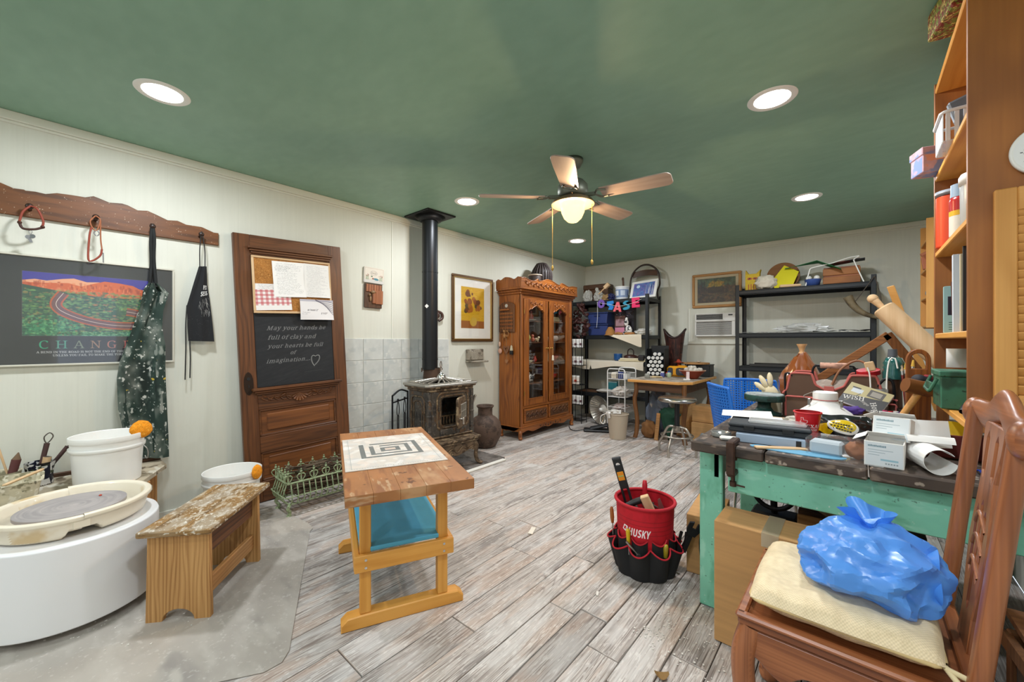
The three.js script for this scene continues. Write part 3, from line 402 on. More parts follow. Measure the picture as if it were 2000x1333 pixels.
{
  const o = thing('potters_wheel', 'white potter\'s wheel with cream splash pan and grey wheel head', 'potter\'s wheel', [-2.68, 0, -0.06]);
  M('housing', L([[0, 0.035], [0.285, 0.035], [0.292, 0.042], [0.292, 0.37], [0.286, 0.384], [0, 0.384]], { seg: 72 }), phys(0xefeff0, 0.3, { clearcoat: 0.3 }), o);
  for (let i = 0; i < 3; i++) { const a = i * 2.094 + 0.6; M('foot', C(0.03, 0.03, 0.036, Math.cos(a) * 0.2, 0.018, Math.sin(a) * 0.2), M_black, o); }
  const prof = [[0.06, 0.404], [0.19, 0.402], [0.212, 0.41], [0.232, 0.468], [0.238, 0.476], [0.252, 0.478], [0.26, 0.473], [0.261, 0.46], [0.254, 0.458], [0.244, 0.43], [0.236, 0.398], [0.222, 0.388], [0.06, 0.388]];
  const pan = (a0, a1, dr, dy) => SH((u, v) => { const a = lerp(a0, a1, u), k = v * (prof.length - 1), i = Math.min(prof.length - 2, Math.floor(k)), f = k - i; let r = lerp(prof[i][0], prof[i + 1][0], f) + dr, y = lerp(prof[i][1], prof[i + 1][1], f) + dy; const d = Math.min(Math.abs(a + 0.1), Math.abs(a + 0.1 - 2 * PI)); if (v > 0.62 && d < 0.24) y = Math.max(y, 0.425 - sstep(0.19, 0.24, d) * 0.05); return [r * Math.cos(a), y, r * Math.sin(a)]; }, 60, 36, 0, { uv: false });
  const mp = phys(0xeee3cd, 0.35, { clearcoat: 0.25, map: blotch(0xffffff, [[0xe2cfae, 0.6, 6, 0.2]], 99, { vary: 0.03 }), side: THREE.DoubleSide });
  M('splash_pan', [pan(-0.1, 3.1, 0, 0), pan(3.1, 2 * PI - 0.1, 0.004, 0.005), B(0.01, 0.04, 0.05, 0.25 * Math.cos(-0.08), 0.447, 0.25 * Math.sin(-0.08), { r: [0, 0.08, 0] }), B(0.012, 0.045, 0.06, 0.247 * Math.cos(3.1), 0.452, 0.247 * Math.sin(3.1), { r: [0, -3.1, 0] })], mp, o, { label: 'cream two-piece splash pan' });
  const swirl = tex(256, 256, (u, v) => { const r = Math.hypot(u - 0.5, v - 0.5) * 2, a = Math.atan2(v - 0.5, u - 0.5) / (2 * PI) + 0.5; const k = fbm(a, r, 2, 26, 6, 3), m = fbm(u, v, 6, 6, 7, 4); return mixc([148, 142, 141], [186, 176, 172], clamp(k * 0.8 + (m - 0.5) * 0.9)); });
  const head = new THREE.CylinderGeometry(0.176, 0.176, 0.014, 64); head.userData.uv = true; M('wheel_head', [place(head, 0, 0.452, 0)], matT(swirl, 0.6), o); M('clay_scrap', S(0.006, -0.06, 0.461, -0.09, { s: [1.6, 0.6, 1], seg: 8, hs: 6 }), mat(0xb3402c, 0.8), o);
  M('spindle', C(0.03, 0.03, 0.07, 0, 0.415, 0), M_steel, o);
}
{
  const dirty = matT(blotch(0xcfc6ab, [[0x8b8468, 0.55, 7, 0.12], [0xe6e0cc, 0.6, 12, 0.1], [0x6d6a5a, 0.7, 10, 0.06]], 105, { su: 0.25, sv: 0.25 }), 0.7);
  let o = thing('plastic_tub', 'grimy cream plastic tub streaked with glaze on the plank table', 'tub', [-3.06, 0.4305, 0.18]);
  const tub = (W, D, h, fl) => [E(rrect(W, D, 0.04), 0.006, { r: [-PI / 2, 0, 0], y: 0.003 }), SH((u, v) => { const p = rrect(W, D, 0.045, 0, 0, 6), k = u * p.length, i = Math.floor(k) % p.length, j = (i + 1) % p.length, f = k - Math.floor(k), s = 1 + fl * Math.min(v, 1); return [lerp(p[i][0], p[j][0], f) * s, v * h, -lerp(p[i][1], p[j][1], f) * s]; }, 56, 4, 0.004, { uv: false }), SH((u, v) => { const p = rrect(W * (1 + fl), D * (1 + fl), 0.045, 0, 0, 6), k = u * p.length, i = Math.floor(k) % p.length, j = (i + 1) % p.length, f = k - Math.floor(k), s = 1 + 0.055 * v; return [lerp(p[i][0], p[j][0], f) * s, h, -lerp(p[i][1], p[j][1], f) * s]; }, 56, 1, 0.005, { uv: false })];
  M('tub_shell', tub(0.2, 0.26, 0.1, 0.12), dirty, o);
  o = thing('shallow_tray', 'shallow cream tray under the grimy tub', 'tray', [-2.99, 0.4305, 0.27]); o.position.y = 0.4305; o.position.set(-2.985, 0.4305, 0.46); M('tray_shell', tub(0.24, 0.2, 0.035, 0.1), mat(0xd9cfae, 0.6), o);
  solo('wooden_rib', 'pale wooden throwing rib lying across the grimy tub', 'pottery tool', B(0.022, 0.012, 0.16, 0, 0, 0, { b: 0.005 }), M_raw, [-3.03, 0.545, 0.09], [0.22, 0.7, 0.1]);
  o = thing('tool_cup', 'dark blue glazed cup with a white splash holding pottery tools', 'cup', [-3.31, 0.4305, 0.045]);
  M('cup_body', L([[0, 0], [0.046, 0], [0.05, 0.006], [0.048, 0.05], [0.057, 0.12], [0.055, 0.122], [0.044, 0.05], [0.044, 0.012], [0, 0.01]], { seg: 36 }), matT(blotch(0x14182a, [[0xd6d2cc, 0.58, 3, 0.03], [0x3b4630, 0.62, 5, 0.08], [0x07080c, 0.6, 8, 0.1]], 111, { su: 0.16, sv: 0.16, w: 256 }), 0.25), o);
  const brush = (name, label, a, b, r, m, tip, tipLen) => { const d = V(...b).sub(V(...a)).normalize(), e = V(...b).addScaledVector(d, tipLen).toArray(), t = thing(name, label, 'pottery tool', a); const rel = (p) => [p[0] - a[0], p[1] - a[1], p[2] - a[2]]; M('handle', ROD([0, 0, 0], rel(b), r, r * 1.25), m, t); M('tip', tip === 'loop' ? TU([rel(b), rel([lerp(b[0], e[0], 0.6), lerp(b[1], e[1], 0.6), lerp(b[2], e[2], 0.6) + 0.016]), rel(e), rel([lerp(b[0], e[0], 0.6), lerp(b[1], e[1], 0.6), lerp(b[2], e[2], 0.6) - 0.016])], 0.003, { closed: true, seg: 6 }) : ROD(rel(b), rel(e), tip === 'wire' ? 0.0022 : r * 1.2, tip === 'wire' ? 0.0018 : 0.002), tip === 'brush' ? mat(0x6b5540, 0.9) : mat(0x5b544d, 0.4, { metalness: 0.7 }), t); return t; };
  const M_toolD = grime(0x4a2f2a, 0.7);
  brush('loop_tool', 'dark loop tool standing tallest in the blue cup', [-3.3, 0.446, 0.055], [-3.325, 0.645, 0.02], 0.009, M_toolD, 'loop', 0.055);
  brush('needle_tool', 'clay-smeared needle tool leaning right in the blue cup', [-3.3, 0.446, 0.055], [-3.318, 0.615, -0.055], 0.008, M_toolD, 'wire', 0.05);
  brush('wooden_paddle_tool', 'short pale wooden tool in the blue cup', [-3.28, 0.446, 0.04], [-3.278, 0.58, 0.018], 0.013, M_raw, 'none', 0.004);
  brush('wooden_skewer', 'thin wooden stick standing in the rear tool tub', [-3.27, 0.446, 0.135], [-3.29, 0.655, 0.18], 0.004, M_raw, 'none', 0.003);
  brush('paint_brush', 'short red-brown brush standing in the rear tool tub', [-3.26, 0.446, 0.15], [-3.27, 0.59, 0.122], 0.014, mat(0x5a2f2c, 0.7), 'brush', 0.035);
  brush('paint_brush', 'dark stubby brush lying in the rear tool tub', [-3.3, 0.446, 0.2], [-3.3, 0.54, 0.23], 0.013, mat(0x2c2626, 0.7), 'brush', 0.03);
  o = thing('plastic_tub', 'round white tub of tools standing at the back of the plank table', 'tub', [-3.29, 0.4305, 0.17]);
  M('tub_shell', L([[0, 0], [0.055, 0], [0.066, 0.1], [0.07, 0.102], [0.063, 0.1], [0.052, 0.006], [0, 0.006]], { seg: 32 }), dirty, o);
}
// splattered bench
{
  const topT = blotch(0x8d6a3c, [[0x5c4223, 0.5, 4, 0.3, 50, 0.8], [0xa89c8c, 0.42, 6, 0.35, 9, 0.75], [0xcdc6ba, 0.52, 14, 0.2, 30, 0.6], [0xe6e2da, 0.64, 60, 0.08, 80, 0.75]], 121, { su: 0.6, sv: 0.6, w: 512 });
  const endT = matT(wood(0xc99a60, 0x8a5a2a, 123, { rings: 16, warp: 0.22, sv: 0.26, fine: 0.3 }), 0.65);
  const o = thing('low_bench', 'low pine bench with a paint and clay splattered seat', 'bench', [-2.39, 0, -0.515], Math.atan2(0.763, 0.646) + PI); // local z along the bench
  o.rotation.y = Math.atan2(0.763, 0.646);
  M('seat', B(0.285, 0.026, 0.57, 0, 0.388, 0, { b: 0.005 }), matT(topT, 0.65), o, { g: 'z' });
  const end = (z) => { const w0 = 0.118, w1 = 0.125; return E([[-w1, 0], [-0.07, 0], ...arc(0, 0.0, 0.062, 0.048, PI, 0, 10).map(([x, y]) => [x, y + 0.004]), [0.07, 0], [w1, 0], [w0, 0.374], [-w0, 0.374]], 0.026, { b: 0.002, z }); };
  for (const z of [-0.2, 0.24]) M('leg_board', end(z), endT, o, { g: 'y' });
  M('side_rail', B(0.02, 0.12, 0.41, 0.085, 0.315, 0.02), matT(darkOakTex, 0.6), o, { g: 'z' }); M('side_rail', B(0.02, 0.12, 0.41, -0.085, 0.315, 0.02), matT(darkOakTex, 0.6), o, { g: 'z' });
  M('stretcher', B(0.022, 0.075, 0.413, 0.09, 0.115, 0.02), M_pine, o, { g: 'z' });
}
// grey floor mat under the corner
solo('floor_mat', 'grey clay-dusted chair mat with rounded corner under the bench', 'floor mat', E([[-3.3, 0.9], [-3.3, -0.6], [-3.2, -1.05], [-2.72, -1.1], [-2.63, -1.09], [-2.6, -1.06], [-1.66, -0.6], [-1.62, -0.56], [-1.62, -0.5], [-1.72, -0.34], [-2.35, 0.9]].map(([x, z]) => [x, -z]), 0.003, { b: 0.0008, r: [-PI / 2, 0, 0], y: 0.0022 }), matT(blotch(0xafa79d, [[0x98918a, 0.48, 5, 0.35, 12], [0xb9b2a8, 0.5, 9, 0.35, 22], [0xcac5bd, 0.66, 90, 0.1, 90, 0.5]], 131, { su: 1.1, sv: 1.1, w: 512, vary: 0.08 }), 0.7));
// wire planter with twigs
{
  const g = matT(blotch(0x93a37c, [[0x6f7f5c, 0.56, 9, 0.15], [0xb7bf9f, 0.6, 14, 0.1], [0x5e4f38, 0.74, 12, 0.05]], 135, { su: 0.15, sv: 0.15, w: 128 }), 0.6), o = thing('wire_planter', 'pale green wrought iron planter basket with finials in front of the door', 'planter', [-3.035, 0, -1.345]);
  const hx = 0.125, hz = 0.31, loop = (x, z, y, r) => TU([[-x, y, -z], [x, y, -z], [x, y, z], [-x, y, z]], r, { closed: true, t: 0.02, n: 80, seg: 6 });
  M('bottom_rail', loop(hx - 0.03, hz - 0.03, 0.075, 0.006), g, o); M('top_rail', loop(hx - 0.012, hz - 0.012, 0.225, 0.007), g, o); M('middle_rail', loop(hx + 0.012, hz + 0.012, 0.14, 0.004), g, o);
  const rib = TU([[0, 0.075, -0.03], [0, 0.1, 0.002], [0, 0.14, 0.014], [0, 0.19, 0.0], [0, 0.225, -0.012]], 0.0045, { n: 8, seg: 5 });
  const fin = [ROD([0, 0.225, 0], [0, 0.285, 0], 0.005, 0.004, { seg: 6 }), S(0.009, 0, 0.295, 0, { seg: 8, hs: 6 }), S(0.006, 0, 0.31, 0, { seg: 6, hs: 5 }), S(0.008, 0.011, 0.279, 0, { seg: 6, hs: 5, s: [1.2, 0.7, 0.7] }), S(0.008, -0.011, 0.279, 0, { seg: 6, hs: 5, s: [1.2, 0.7, 0.7] })];
  const scroll = [TU([[0, 0.225, 0], [0.022, 0.25, 0], [0.026, 0.272, 0], [0.012, 0.276, 0]], 0.0035, { n: 7, seg: 5 }), TU([[0, 0.225, 0], [-0.022, 0.25, 0], [-0.026, 0.272, 0], [-0.012, 0.276, 0]], 0.0035, { n: 7, seg: 5 })];
  const ribG = prep(rib, 'x', 0, 0), finG = mergeGeometries([...fin, ...scroll].map((k) => prep(k, 'x', 0, 0)));
  const add = (name, geo, x, z, ry) => { const m = new THREE.Mesh(geo, g); m.name = name; m.position.set(x, 0, z); m.rotation.y = ry; m.castShadow = m.receiveShadow = true; o.add(m); };
  for (const s of [1, -1]) { for (let i = 0; i < 15; i++) add('rib', ribG, s * hx, lerp(-hz + 0.03, hz - 0.03, i / 14), s * PI / 2); for (let i = 0; i < 6; i++) add('rib', ribG, lerp(-hx + 0.03, hx - 0.03, i / 5), s * hz, s > 0 ? 0 : PI); for (let i = 0; i < 8; i++) add('finial', finG, s * (hx - 0.012), lerp(-hz + 0.012, hz - 0.012, i / 7), PI / 2); for (let i = 1; i < 4; i++) add('finial', finG, lerp(-hx + 0.012, hx - 0.012, i / 4), s * (hz - 0.012), 0); }
  for (const x of [-1, 1]) for (const z of [-1, 1]) M('foot', [TU([[x * (hx - 0.035), 0.08, z * (hz - 0.035)], [x * (hx - 0.012), 0.055, z * (hz - 0.012)], [x * (hx - 0.03), 0.025, z * (hz - 0.03)], [x * (hx - 0.022), 0.008, z * (hz - 0.022)]], 0.011, { seg: 8 }), C(0.014, 0.018, 0.012, x * (hx - 0.022), 0.006, z * (hz - 0.022))], g, o);
  M('floor_mesh', Array.from({ length: 9 }, (_, i) => B(0.19, 0.004, 0.006, 0, 0.075, lerp(-0.25, 0.25, i / 8))), g, o);
  const q = rng(41), tw = []; for (let i = 0; i < 130; i++) { const z = -1.345 + (q() - 0.5) * 0.46, x = -3.035 + (q() - 0.5) * 0.15, y = 0.1 + q() * 0.2, a = (q() - 0.5) * 1.1, l = 0.08 + q() * 0.13, e = (q() - 0.4) * 0.5; tw.push(TU([[x - Math.sin(a) * l * 0.45, y - e * l * 0.4, clamp(z - Math.cos(a) * l, -1.6, -1.07)], [x + (q() - 0.5) * 0.03, y + (q() - 0.5) * 0.02, z], [x + Math.sin(a) * l * 0.45, y + e * l * 0.4 + 0.01, clamp(z + Math.cos(a) * l, -1.62, -1.07)]], 0.0022 + q() * 0.003, { n: 4, seg: 5 })); }
  solo('twig_bundle', 'tangle of dry grey-brown twigs filling the green planter', 'twigs', tw, grime(0x6b5a47, 0.9), [0, 0, 0], 0, { kind: 'stuff' });
}
// wedging table: worn maple top, cutting mat, blue shelf
{
  const a = Math.atan2(0.908, 0.42), o = thing('work_table', 'small maple table with worn thick top and blue lower shelf', 'table', [-1.815, 0, -1.16]); o.rotation.y = Math.atan2(0.908, 0.42); // local z points to the near end
  const cut = (v) => v, topM = matT(blotch(0xa16a3c, [[0x8a5630, 0.5, 5, 0.3, 30], [0xb78c62, 0.52, 4, 0.3, 9], [0xc9b193, 0.66, 8, 0.15, 40, 0.6], [0x6a4020, 0.74, 16, 0.06]], 141, { su: 0.7, sv: 0.7, w: 384 }), 0.5);
  for (let i = 0; i < 5; i++) { const w = 0.1; M('top_board', B(w - 0.0006, 0.042, 1.1, (i - 2) * w, 0.604, 0.0, { b: 0.0007 }), topM, o, { g: 'z', still: true }); }
  for (const s of [-1, 1]) {
    const z = s * 0.335;
    M('sled_foot', E([[-0.26, 0.0], [0.26, 0.0], [0.26, 0.03], [0.235, 0.052], [0.18, 0.055], [-0.18, 0.055], [-0.235, 0.052], [-0.26, 0.03]], 0.06, { b: 0.004, z }), M_maple, o);
    for (const t of [-1, 1]) M('leg', B(0.045, 0.526, 0.045, t * 0.165, 0.318, z), M_maple, o, { g: 'y' });
    const r = M('end_rail', B(0.42, 0.07, 0.022, 0, 0.275, z + s * 0.034), M_maple, o); for (const t of [-1, 1]) for (const k of [-1, 1]) M('screw', C(0.0055, 0.0055, 0.004, t * 0.165, 0.275 + k * 0.016, z + s * 0.046, { r: [PI / 2, 0, 0], seg: 10 }), M_chrome, r);
    M('top_cleat', B(0.4, 0.03, 0.045, 0, 0.568, z - s * 0.046), M_maple, o);
  }
  for (const t of [-1, 1]) M('side_rail', B(0.022, 0.07, 0.72, t * 0.2, 0.275, 0), M_maple, o, { g: 'z' });
  M('lower_shelf', E([[-0.187, -0.31], [-0.145, -0.31], [-0.145, -0.36], [0.145, -0.36], [0.145, -0.31], [0.187, -0.31], [0.187, 0.31], [0.145, 0.31], [0.145, 0.36], [-0.145, 0.36], [-0.145, 0.31], [-0.187, 0.31]], 0.018, { b: 0.002, r: [-PI / 2, 0, 0], y: 0.322 }), matT(blotch(0x58b0d2, [[0x4aa2c6, 0.5, 3, 0.4], [0x63a8c4, 0.8, 30, 0.03]], 143, { vary: 0.05 }), 0.55), o, { label: 'blue painted shelf board' });
  const t = pic(768, 576, (g, w, h) => { g.fillStyle = '#cfc6bb'; g.fillRect(0, 0, w, h); const q = rng(8); for (let i = 0; i < 260; i++) { g.fillStyle = ['rgba(226,205,190,.25)', 'rgba(240,238,234,.3)', 'rgba(180,185,185,.2)'][i % 3]; g.beginPath(); g.ellipse(q() * w, q() * h, 10 + q() * 60, 6 + q() * 30, q() * 3, 0, 7); g.fill(); } g.strokeStyle = '#8d9494'; g.lineWidth = 2; g.strokeRect(34, 34, w - 68, h - 68); for (let i = 0; i < 49; i++) { const x = 34 + i * (w - 68) / 48, l = i % 2 ? 8 : 14; g.beginPath(); g.moveTo(x, 34); g.lineTo(x, 34 - l); g.moveTo(x, h - 34); g.lineTo(x, h - 34 + l); g.stroke(); } for (let i = 0; i < 37; i++) { const y = 34 + i * (h - 68) / 36, l = i % 2 ? 8 : 14; g.beginPath(); g.moveTo(34, y); g.lineTo(34 - l, y); g.moveTo(w - 34, y); g.lineTo(w - 34 + l, y); g.stroke(); }
    const X = w / 2 + 10, Y = h / 2; const rect = (x0, y0, x1, y1) => { g.fillStyle = '#6e706d'; g.fillRect(X + x0, Y + y0, x1 - x0, y1 - y0); };
    rect(-172, -190, 172, -160); rect(-172, -190, -142, 190); rect(-172, 160, 172, 190); rect(142, -120, 172, 190); rect(-112, -128, 112, -100); rect(-112, -128, -84, 128); rect(-112, 100, 112, 128); rect(84, -60, 112, 128); rect(-52, -62, 52, 62); g.fillStyle = '#cbb9ab'; g.fillRect(X - 24, Y - 34, 48, 68);
    for (let i = 0; i < 400; i++) { g.fillStyle = 'rgba(214,206,197,.5)'; g.fillRect(q() * w, q() * h, 2 + q() * 8, 1 + q() * 3); } });
  const mt = thing('cutting_mat', 'pale cutting mat with a dark square spiral on the maple table', 'cutting mat', [-1.815, 0.6255, -1.16]); mt.rotation.y = o.rotation.y; const p = V(-0.012, 0, -0.0).applyAxisAngle(V(0, 1, 0), o.rotation.y); mt.position.add(p);
  M('mat_base', B(0.457, 0.003, 0.61, 0, 0.0016, -0.05, { b: 0.0008 }), mat(0xd3cbc0, 0.7), mt); const pg = PL(0.61, 0.457, 0, 0, 0); pg.applyMatrix4(new THREE.Matrix4().makeRotationX(-PI / 2)); pg.applyMatrix4(new THREE.Matrix4().makeRotationY(PI / 2)); M('printed_grid', pg.translate(0, 0.0034, -0.05), matT(t, 0.65), mt);
}

// ---------- stove corner ----------
{
  const o = thing('wall_plaque', 'small white ceramic plaque painted with a duck and cattails', 'plaque', onLeft(1.815, -1.98, 0.012), LW); o.rotation.z = -0.03;
  const t = pic(384, 280, (g, w, h) => { g.fillStyle = '#d8cfc0'; g.fillRect(0, 0, w, h); g.fillStyle = '#c9c6c0'; g.fillRect(0, h * 0.8, w, h * 0.2); g.strokeStyle = '#7a5a3a'; g.lineWidth = 2; g.strokeRect(14, 14, w - 28, h * 0.72); g.strokeStyle = '#4a4650'; g.lineWidth = 3; g.beginPath(); g.ellipse(w * 0.48, h * 0.36, 66, 40, 0, 0, 7); g.stroke(); write(g, 'DAD', w * 0.48, h * 0.42, 48, '#55463f', 'serif', { align: 'center' }); g.fillStyle = '#3f7f8f'; g.beginPath(); g.ellipse(w * 0.6, h * 0.74, 52, 20, 0.1, 0, 7); g.fill(); g.fillStyle = '#8a4a3a'; g.beginPath(); g.ellipse(w * 0.44, h * 0.72, 20, 12, 0, 0, 7); g.fill(); g.fillStyle = '#4a6a50'; g.beginPath(); g.ellipse(w * 0.38, h * 0.58, 18, 12, 0.3, 0, 7); g.fill(); const q = rng(4); for (const cx of [0.13, 0.84]) for (let i = 0; i < 9; i++) { const x = w * cx + (q() - 0.5) * 60; g.strokeStyle = '#3f7a4a'; g.lineWidth = 3; g.beginPath(); g.moveTo(x, h * 0.82); g.lineTo(x + (q() - 0.5) * 20, h * (0.45 + q() * 0.2)); g.stroke(); g.fillStyle = '#8e3b2c'; g.beginPath(); g.ellipse(x + (q() - 0.5) * 16, h * (0.46 + q() * 0.14), 4, 9, 0, 0, 7); g.fill(); } });
  M('slab', E(rrect(0.205, 0.148, 0.008), 0.014, { b: 0.002 }), mat(0xcfc8bb, 0.5), o); M('painted_face', PL(0.2, 0.143, 0, 0, 0.0076), matT(t, 0.4), o);
  const p = thing('carved_relief', 'dark carved wooden relief of a hut hung below the duck plaque', 'carving', onLeft(1.622, -1.972, 0.014), LW); p.rotation.z = -0.025;
  M('relief_board', B(0.176, 0.225, 0.02), matT(brownTex, 0.5), p, { g: 'y' });
  M('carved_boards', [...Array.from({ length: 6 }, (_, i) => B(0.024, 0.07, 0.012, -0.066 + i * 0.026, 0.07, 0.012)), B(0.075, 0.13, 0.014, 0.055, -0.01, 0.013, { b: 0.003 }), B(0.03, 0.1, 0.018, 0.0, -0.02, 0.014)], M_mahog, p, { g: 'y' });
  M('carved_figure', [S(0.012, -0.045, 0.006, 0.018), S(0.011, -0.035, -0.03, 0.018, { s: [1, 2.2, 0.7] }), S(0.016, -0.01, 0.035, 0.018, { s: [1.4, 1, 0.8] })], mat(0x8a6a48, 0.5), p);
}
{
  const o = thing('stove_pipe', 'black round stove pipe rising to a square ceiling plate', 'stove pipe', [-3.2, 0.92, -2.45]);
  M('pipe', [C(0.076, 0.076, 1.502, 0, 0.751, 0, { seg: 40 }), C(0.0785, 0.0785, 0.012, 0, 0.96, 0, { seg: 40 }), C(0.0785, 0.0785, 0.01, 0, 0.1, 0, { seg: 40 })], mat(0x1e2023, 0.38, { metalness: 0.4 }), o);
  M('ceiling_plate', [E([[-0.19, 0.17], [0.19, 0.17], [0.19, -0.17], [-0.19, -0.17]], 0.016, { b: 0.004, r: [PI / 2, 0, 0], y: 1.512 }), L([[0.08, 1.46], [0.1, 1.462], [0.15, 1.502], [0.08, 1.503]], { seg: 40 })], mat(0x131416, 0.5, { metalness: 0.3 }), o);
  M('sticker', PL(0.03, 0.03, 0, 0, 0, [0, 0, PI / 4]).applyMatrix4(new THREE.Matrix4().makeRotationY(0.5)).translate(0.0372, 0.62, 0.0678), M_paper, o);
}
{
  const o = thing('wood_stove', 'ornate cast iron parlour stove with open door and chrome top', 'stove', [-3.08, 0.0, -2.49], PI / 2 - 0.07);
  const ir = matT(blotch(0x565049, [[0x383432, 0.5, 4, 0.2], [0x6b4f38, 0.6, 7, 0.15], [0x78716a, 0.66, 16, 0.08]], 151, { su: 0.3, sv: 0.3 }), 0.5, { metalness: 0.35 }), rust = matT(blotch(0x6e5a45, [[0x453626, 0.52, 6, 0.2], [0x9b876a, 0.62, 9, 0.12]], 153, { su: 0.25, sv: 0.25 }), 0.55, { metalness: 0.3 }), ch = mat(0xb3ada3, 0.3, { metalness: 0.85 });
  const W = 0.25, D = 0.17, y0 = 0.27, y1 = 0.72, dx0 = -0.11, dx1 = 0.15, dy0 = 0.39, dy1 = 0.655;   // door opening
  const hole = rrect(dx1 - dx0, dy1 - dy0, 0.03, (dx0 + dx1) / 2, (dy0 + dy1) / 2);
  M('firebox', [E([[-W, y0], [W, y0], [W, y1], [-W, y1]], 0.02, { holes: [hole], z: D - 0.01 }), B(0.02, y1 - y0, 2 * D - 0.02, -W + 0.01, (y0 + y1) / 2, -0.01), B(0.02, y1 - y0, 2 * D - 0.02, W - 0.01, (y0 + y1) / 2, -0.01), B(2 * W, y1 - y0, 0.02, 0, (y0 + y1) / 2, -D + 0.01), B(2 * W, 0.02, 2 * D, 0, y0 + 0.01, 0)], ir, o, { g: 'y' });
  M('grate', [...Array.from({ length: 7 }, (_, i) => B(0.012, 0.09, 0.012, -0.09 + i * 0.036, 0.43, D - 0.05)), B(0.26, 0.012, 0.014, 0.02, 0.475, D - 0.05), B(0.26, 0.012, 0.05, 0.02, 0.39, D - 0.04)], rust, o);
  M('door_surround', [TU(rrect(dx1 - dx0 + 0.03, dy1 - dy0 + 0.03, 0.04, (dx0 + dx1) / 2, (dy0 + dy1) / 2).map(([x, y]) => [x, y, D]), 0.009, { closed: true, t: 0.1, n: 80 }), TU(rrect(dx1 - dx0 + 0.1, dy1 - dy0 + 0.08, 0.06, (dx0 + dx1) / 2, (dy0 + dy1) / 2 + 0.005).map(([x, y]) => [x, y, D - 0.003]), 0.012, { closed: true, t: 0.1, n: 80 })], rust, o);
  for (const s of [-1, 1]) M('corner_column', [C(0.022, 0.026, y1 - y0, s * (W - 0.005), (y0 + y1) / 2, D - 0.005), ...[0.36, 0.5, 0.64].map((y) => L([[0.022, -0.012], [0.031, 0], [0.022, 0.012]], { x: s * (W - 0.005), y, z: D - 0.005, seg: 16 }))], ir, o);
  M('side_panel_relief', [TU(rrect(0.22, 0.36, 0.05, 0, 0.49).map(([z, y]) => [-W - 0.001, y, z - 0.01]), 0.009, { closed: true, t: 0.1, n: 60 }), TU(rrect(0.14, 0.27, 0.04, 0, 0.49).map(([z, y]) => [-W - 0.001, y, z - 0.01]), 0.006, { closed: true, t: 0.1, n: 60 })], rust, o);
  // open door, hinged on the right
  const dg = new THREE.Group(); dg.name = 'fire_door'; dg.position.set(dx1 + 0.005, 0, D + 0.012); dg.rotation.y = 0.62; o.add(dg);
  const dw = 0.26, dh = 0.285, dc = (dy0 + dy1) / 2, pw = 0.15, ph = 0.13, px = -0.1, py = dc + 0.005;
  M('door_leaf', E(rrect(dw, dh, 0.045, -dw / 2, dc), 0.026, { b: 0.006, holes: [rrect(pw, ph, 0.008, px, py)] }), rust, dg); M('mica_pane', B(pw, ph, 0.002, px, py, -0.004, { b: 0 }), phys(0x4a4640, 0.25, { clearcoat: 0.5 }), dg);
  M('window_grid', [...[0, 1, 2, 3, 4].map((i) => B(0.009, ph + 0.012, 0.012, px - pw / 2 + i * pw / 4, py, 0.013)), ...[-1, 0, 1].map((k) => B(pw + 0.012, 0.009, 0.012, px, py + k * ph / 2, 0.013))], mat(0xb9b3a6, 0.4, { metalness: 0.7 }), dg);
  M('door_handle', [ROD([-0.225, dc - 0.05, 0.012], [-0.225, dc - 0.05, 0.05], 0.007), L([[0, 0], [0.011, 0.004], [0.008, 0.03], [0.012, 0.06], [0, 0.066]], { x: -0.225, y: dc - 0.1, z: 0.05, seg: 14 })], ch, dg);
  M('ash_door', [B(0.3, 0.075, 0.014, 0.02, 0.325, D + 0.006, { b: 0.005 }), ...[-0.06, 0.02, 0.1].map((x) => C(0.018, 0.018, 0.01, x, 0.325, D + 0.016, { r: [PI / 2, 0, 0] })), ...Array.from({ length: 6 }, (_, i) => B(0.008, 0.05, 0.012, -0.1 + i * 0.05, 0.325, D + 0.012))], ir, o);
  M('side_handle', [ROD([W, 0.56, 0.1], [W + 0.05, 0.56, 0.12], 0.006), ROD([W + 0.05, 0.55, 0.12], [W + 0.075, 0.63, 0.13], 0.008, 0.013), S(0.014, W + 0.076, 0.635, 0.13)], ch, o);
  // top
  const top = (w, d, c) => [[-w + c, -d], [w - c, -d], [w, -d + c], [w, d - c], [w - c, d], [-w + c, d], [-w, d - c], [-w, -d + c]];
  M('top_cornice', [E(top(W + 0.018, D + 0.018, 0.02), 0.03, { b: 0.006, r: [-PI / 2, 0, 0], y: 0.735 }), E(top(W + 0.045, D + 0.04, 0.03), 0.026, { b: 0.01, bs: 2, r: [-PI / 2, 0, 0], y: 0.762 })], rust, o);
  M('chrome_rim', E(top(W + 0.055, D + 0.05, 0.03), 0.026, { b: 0.009, bs: 2, r: [-PI / 2, 0, 0], y: 0.779, holes: [top(W + 0.02, D + 0.012, 0.02).reverse()] }), ch, o);
  M('top_well', E(top(W + 0.02, D + 0.012, 0.02), 0.008, { r: [-PI / 2, 0, 0], y: 0.773 }), M_black, o);
  const bars = [], N = 22; for (let i = 0; i < N; i++) { const a = i / N * 2 * PI, c = Math.cos(a), s = Math.sin(a), k = 1 / Math.max(Math.abs(c) / (W - 0.0), Math.abs(s) / (D - 0.005)); bars.push(BAR([c * 0.05, 0.822, s * 0.05], [c * k, 0.795, s * k], 0.014, 0.02, { up: [0, 1, 0] })); }
  M('grille_top', [...bars, E(top(W + 0.008, D + 0.003, 0.02), 0.012, { b: 0.003, r: [-PI / 2, 0, 0], y: 0.79, holes: [top(W - 0.022, D - 0.026, 0.02).reverse()] }), L([[0.075, 0.812], [0.06, 0.824], [0.03, 0.828], [0.03, 0.812]], { seg: 28 })], ch, o);
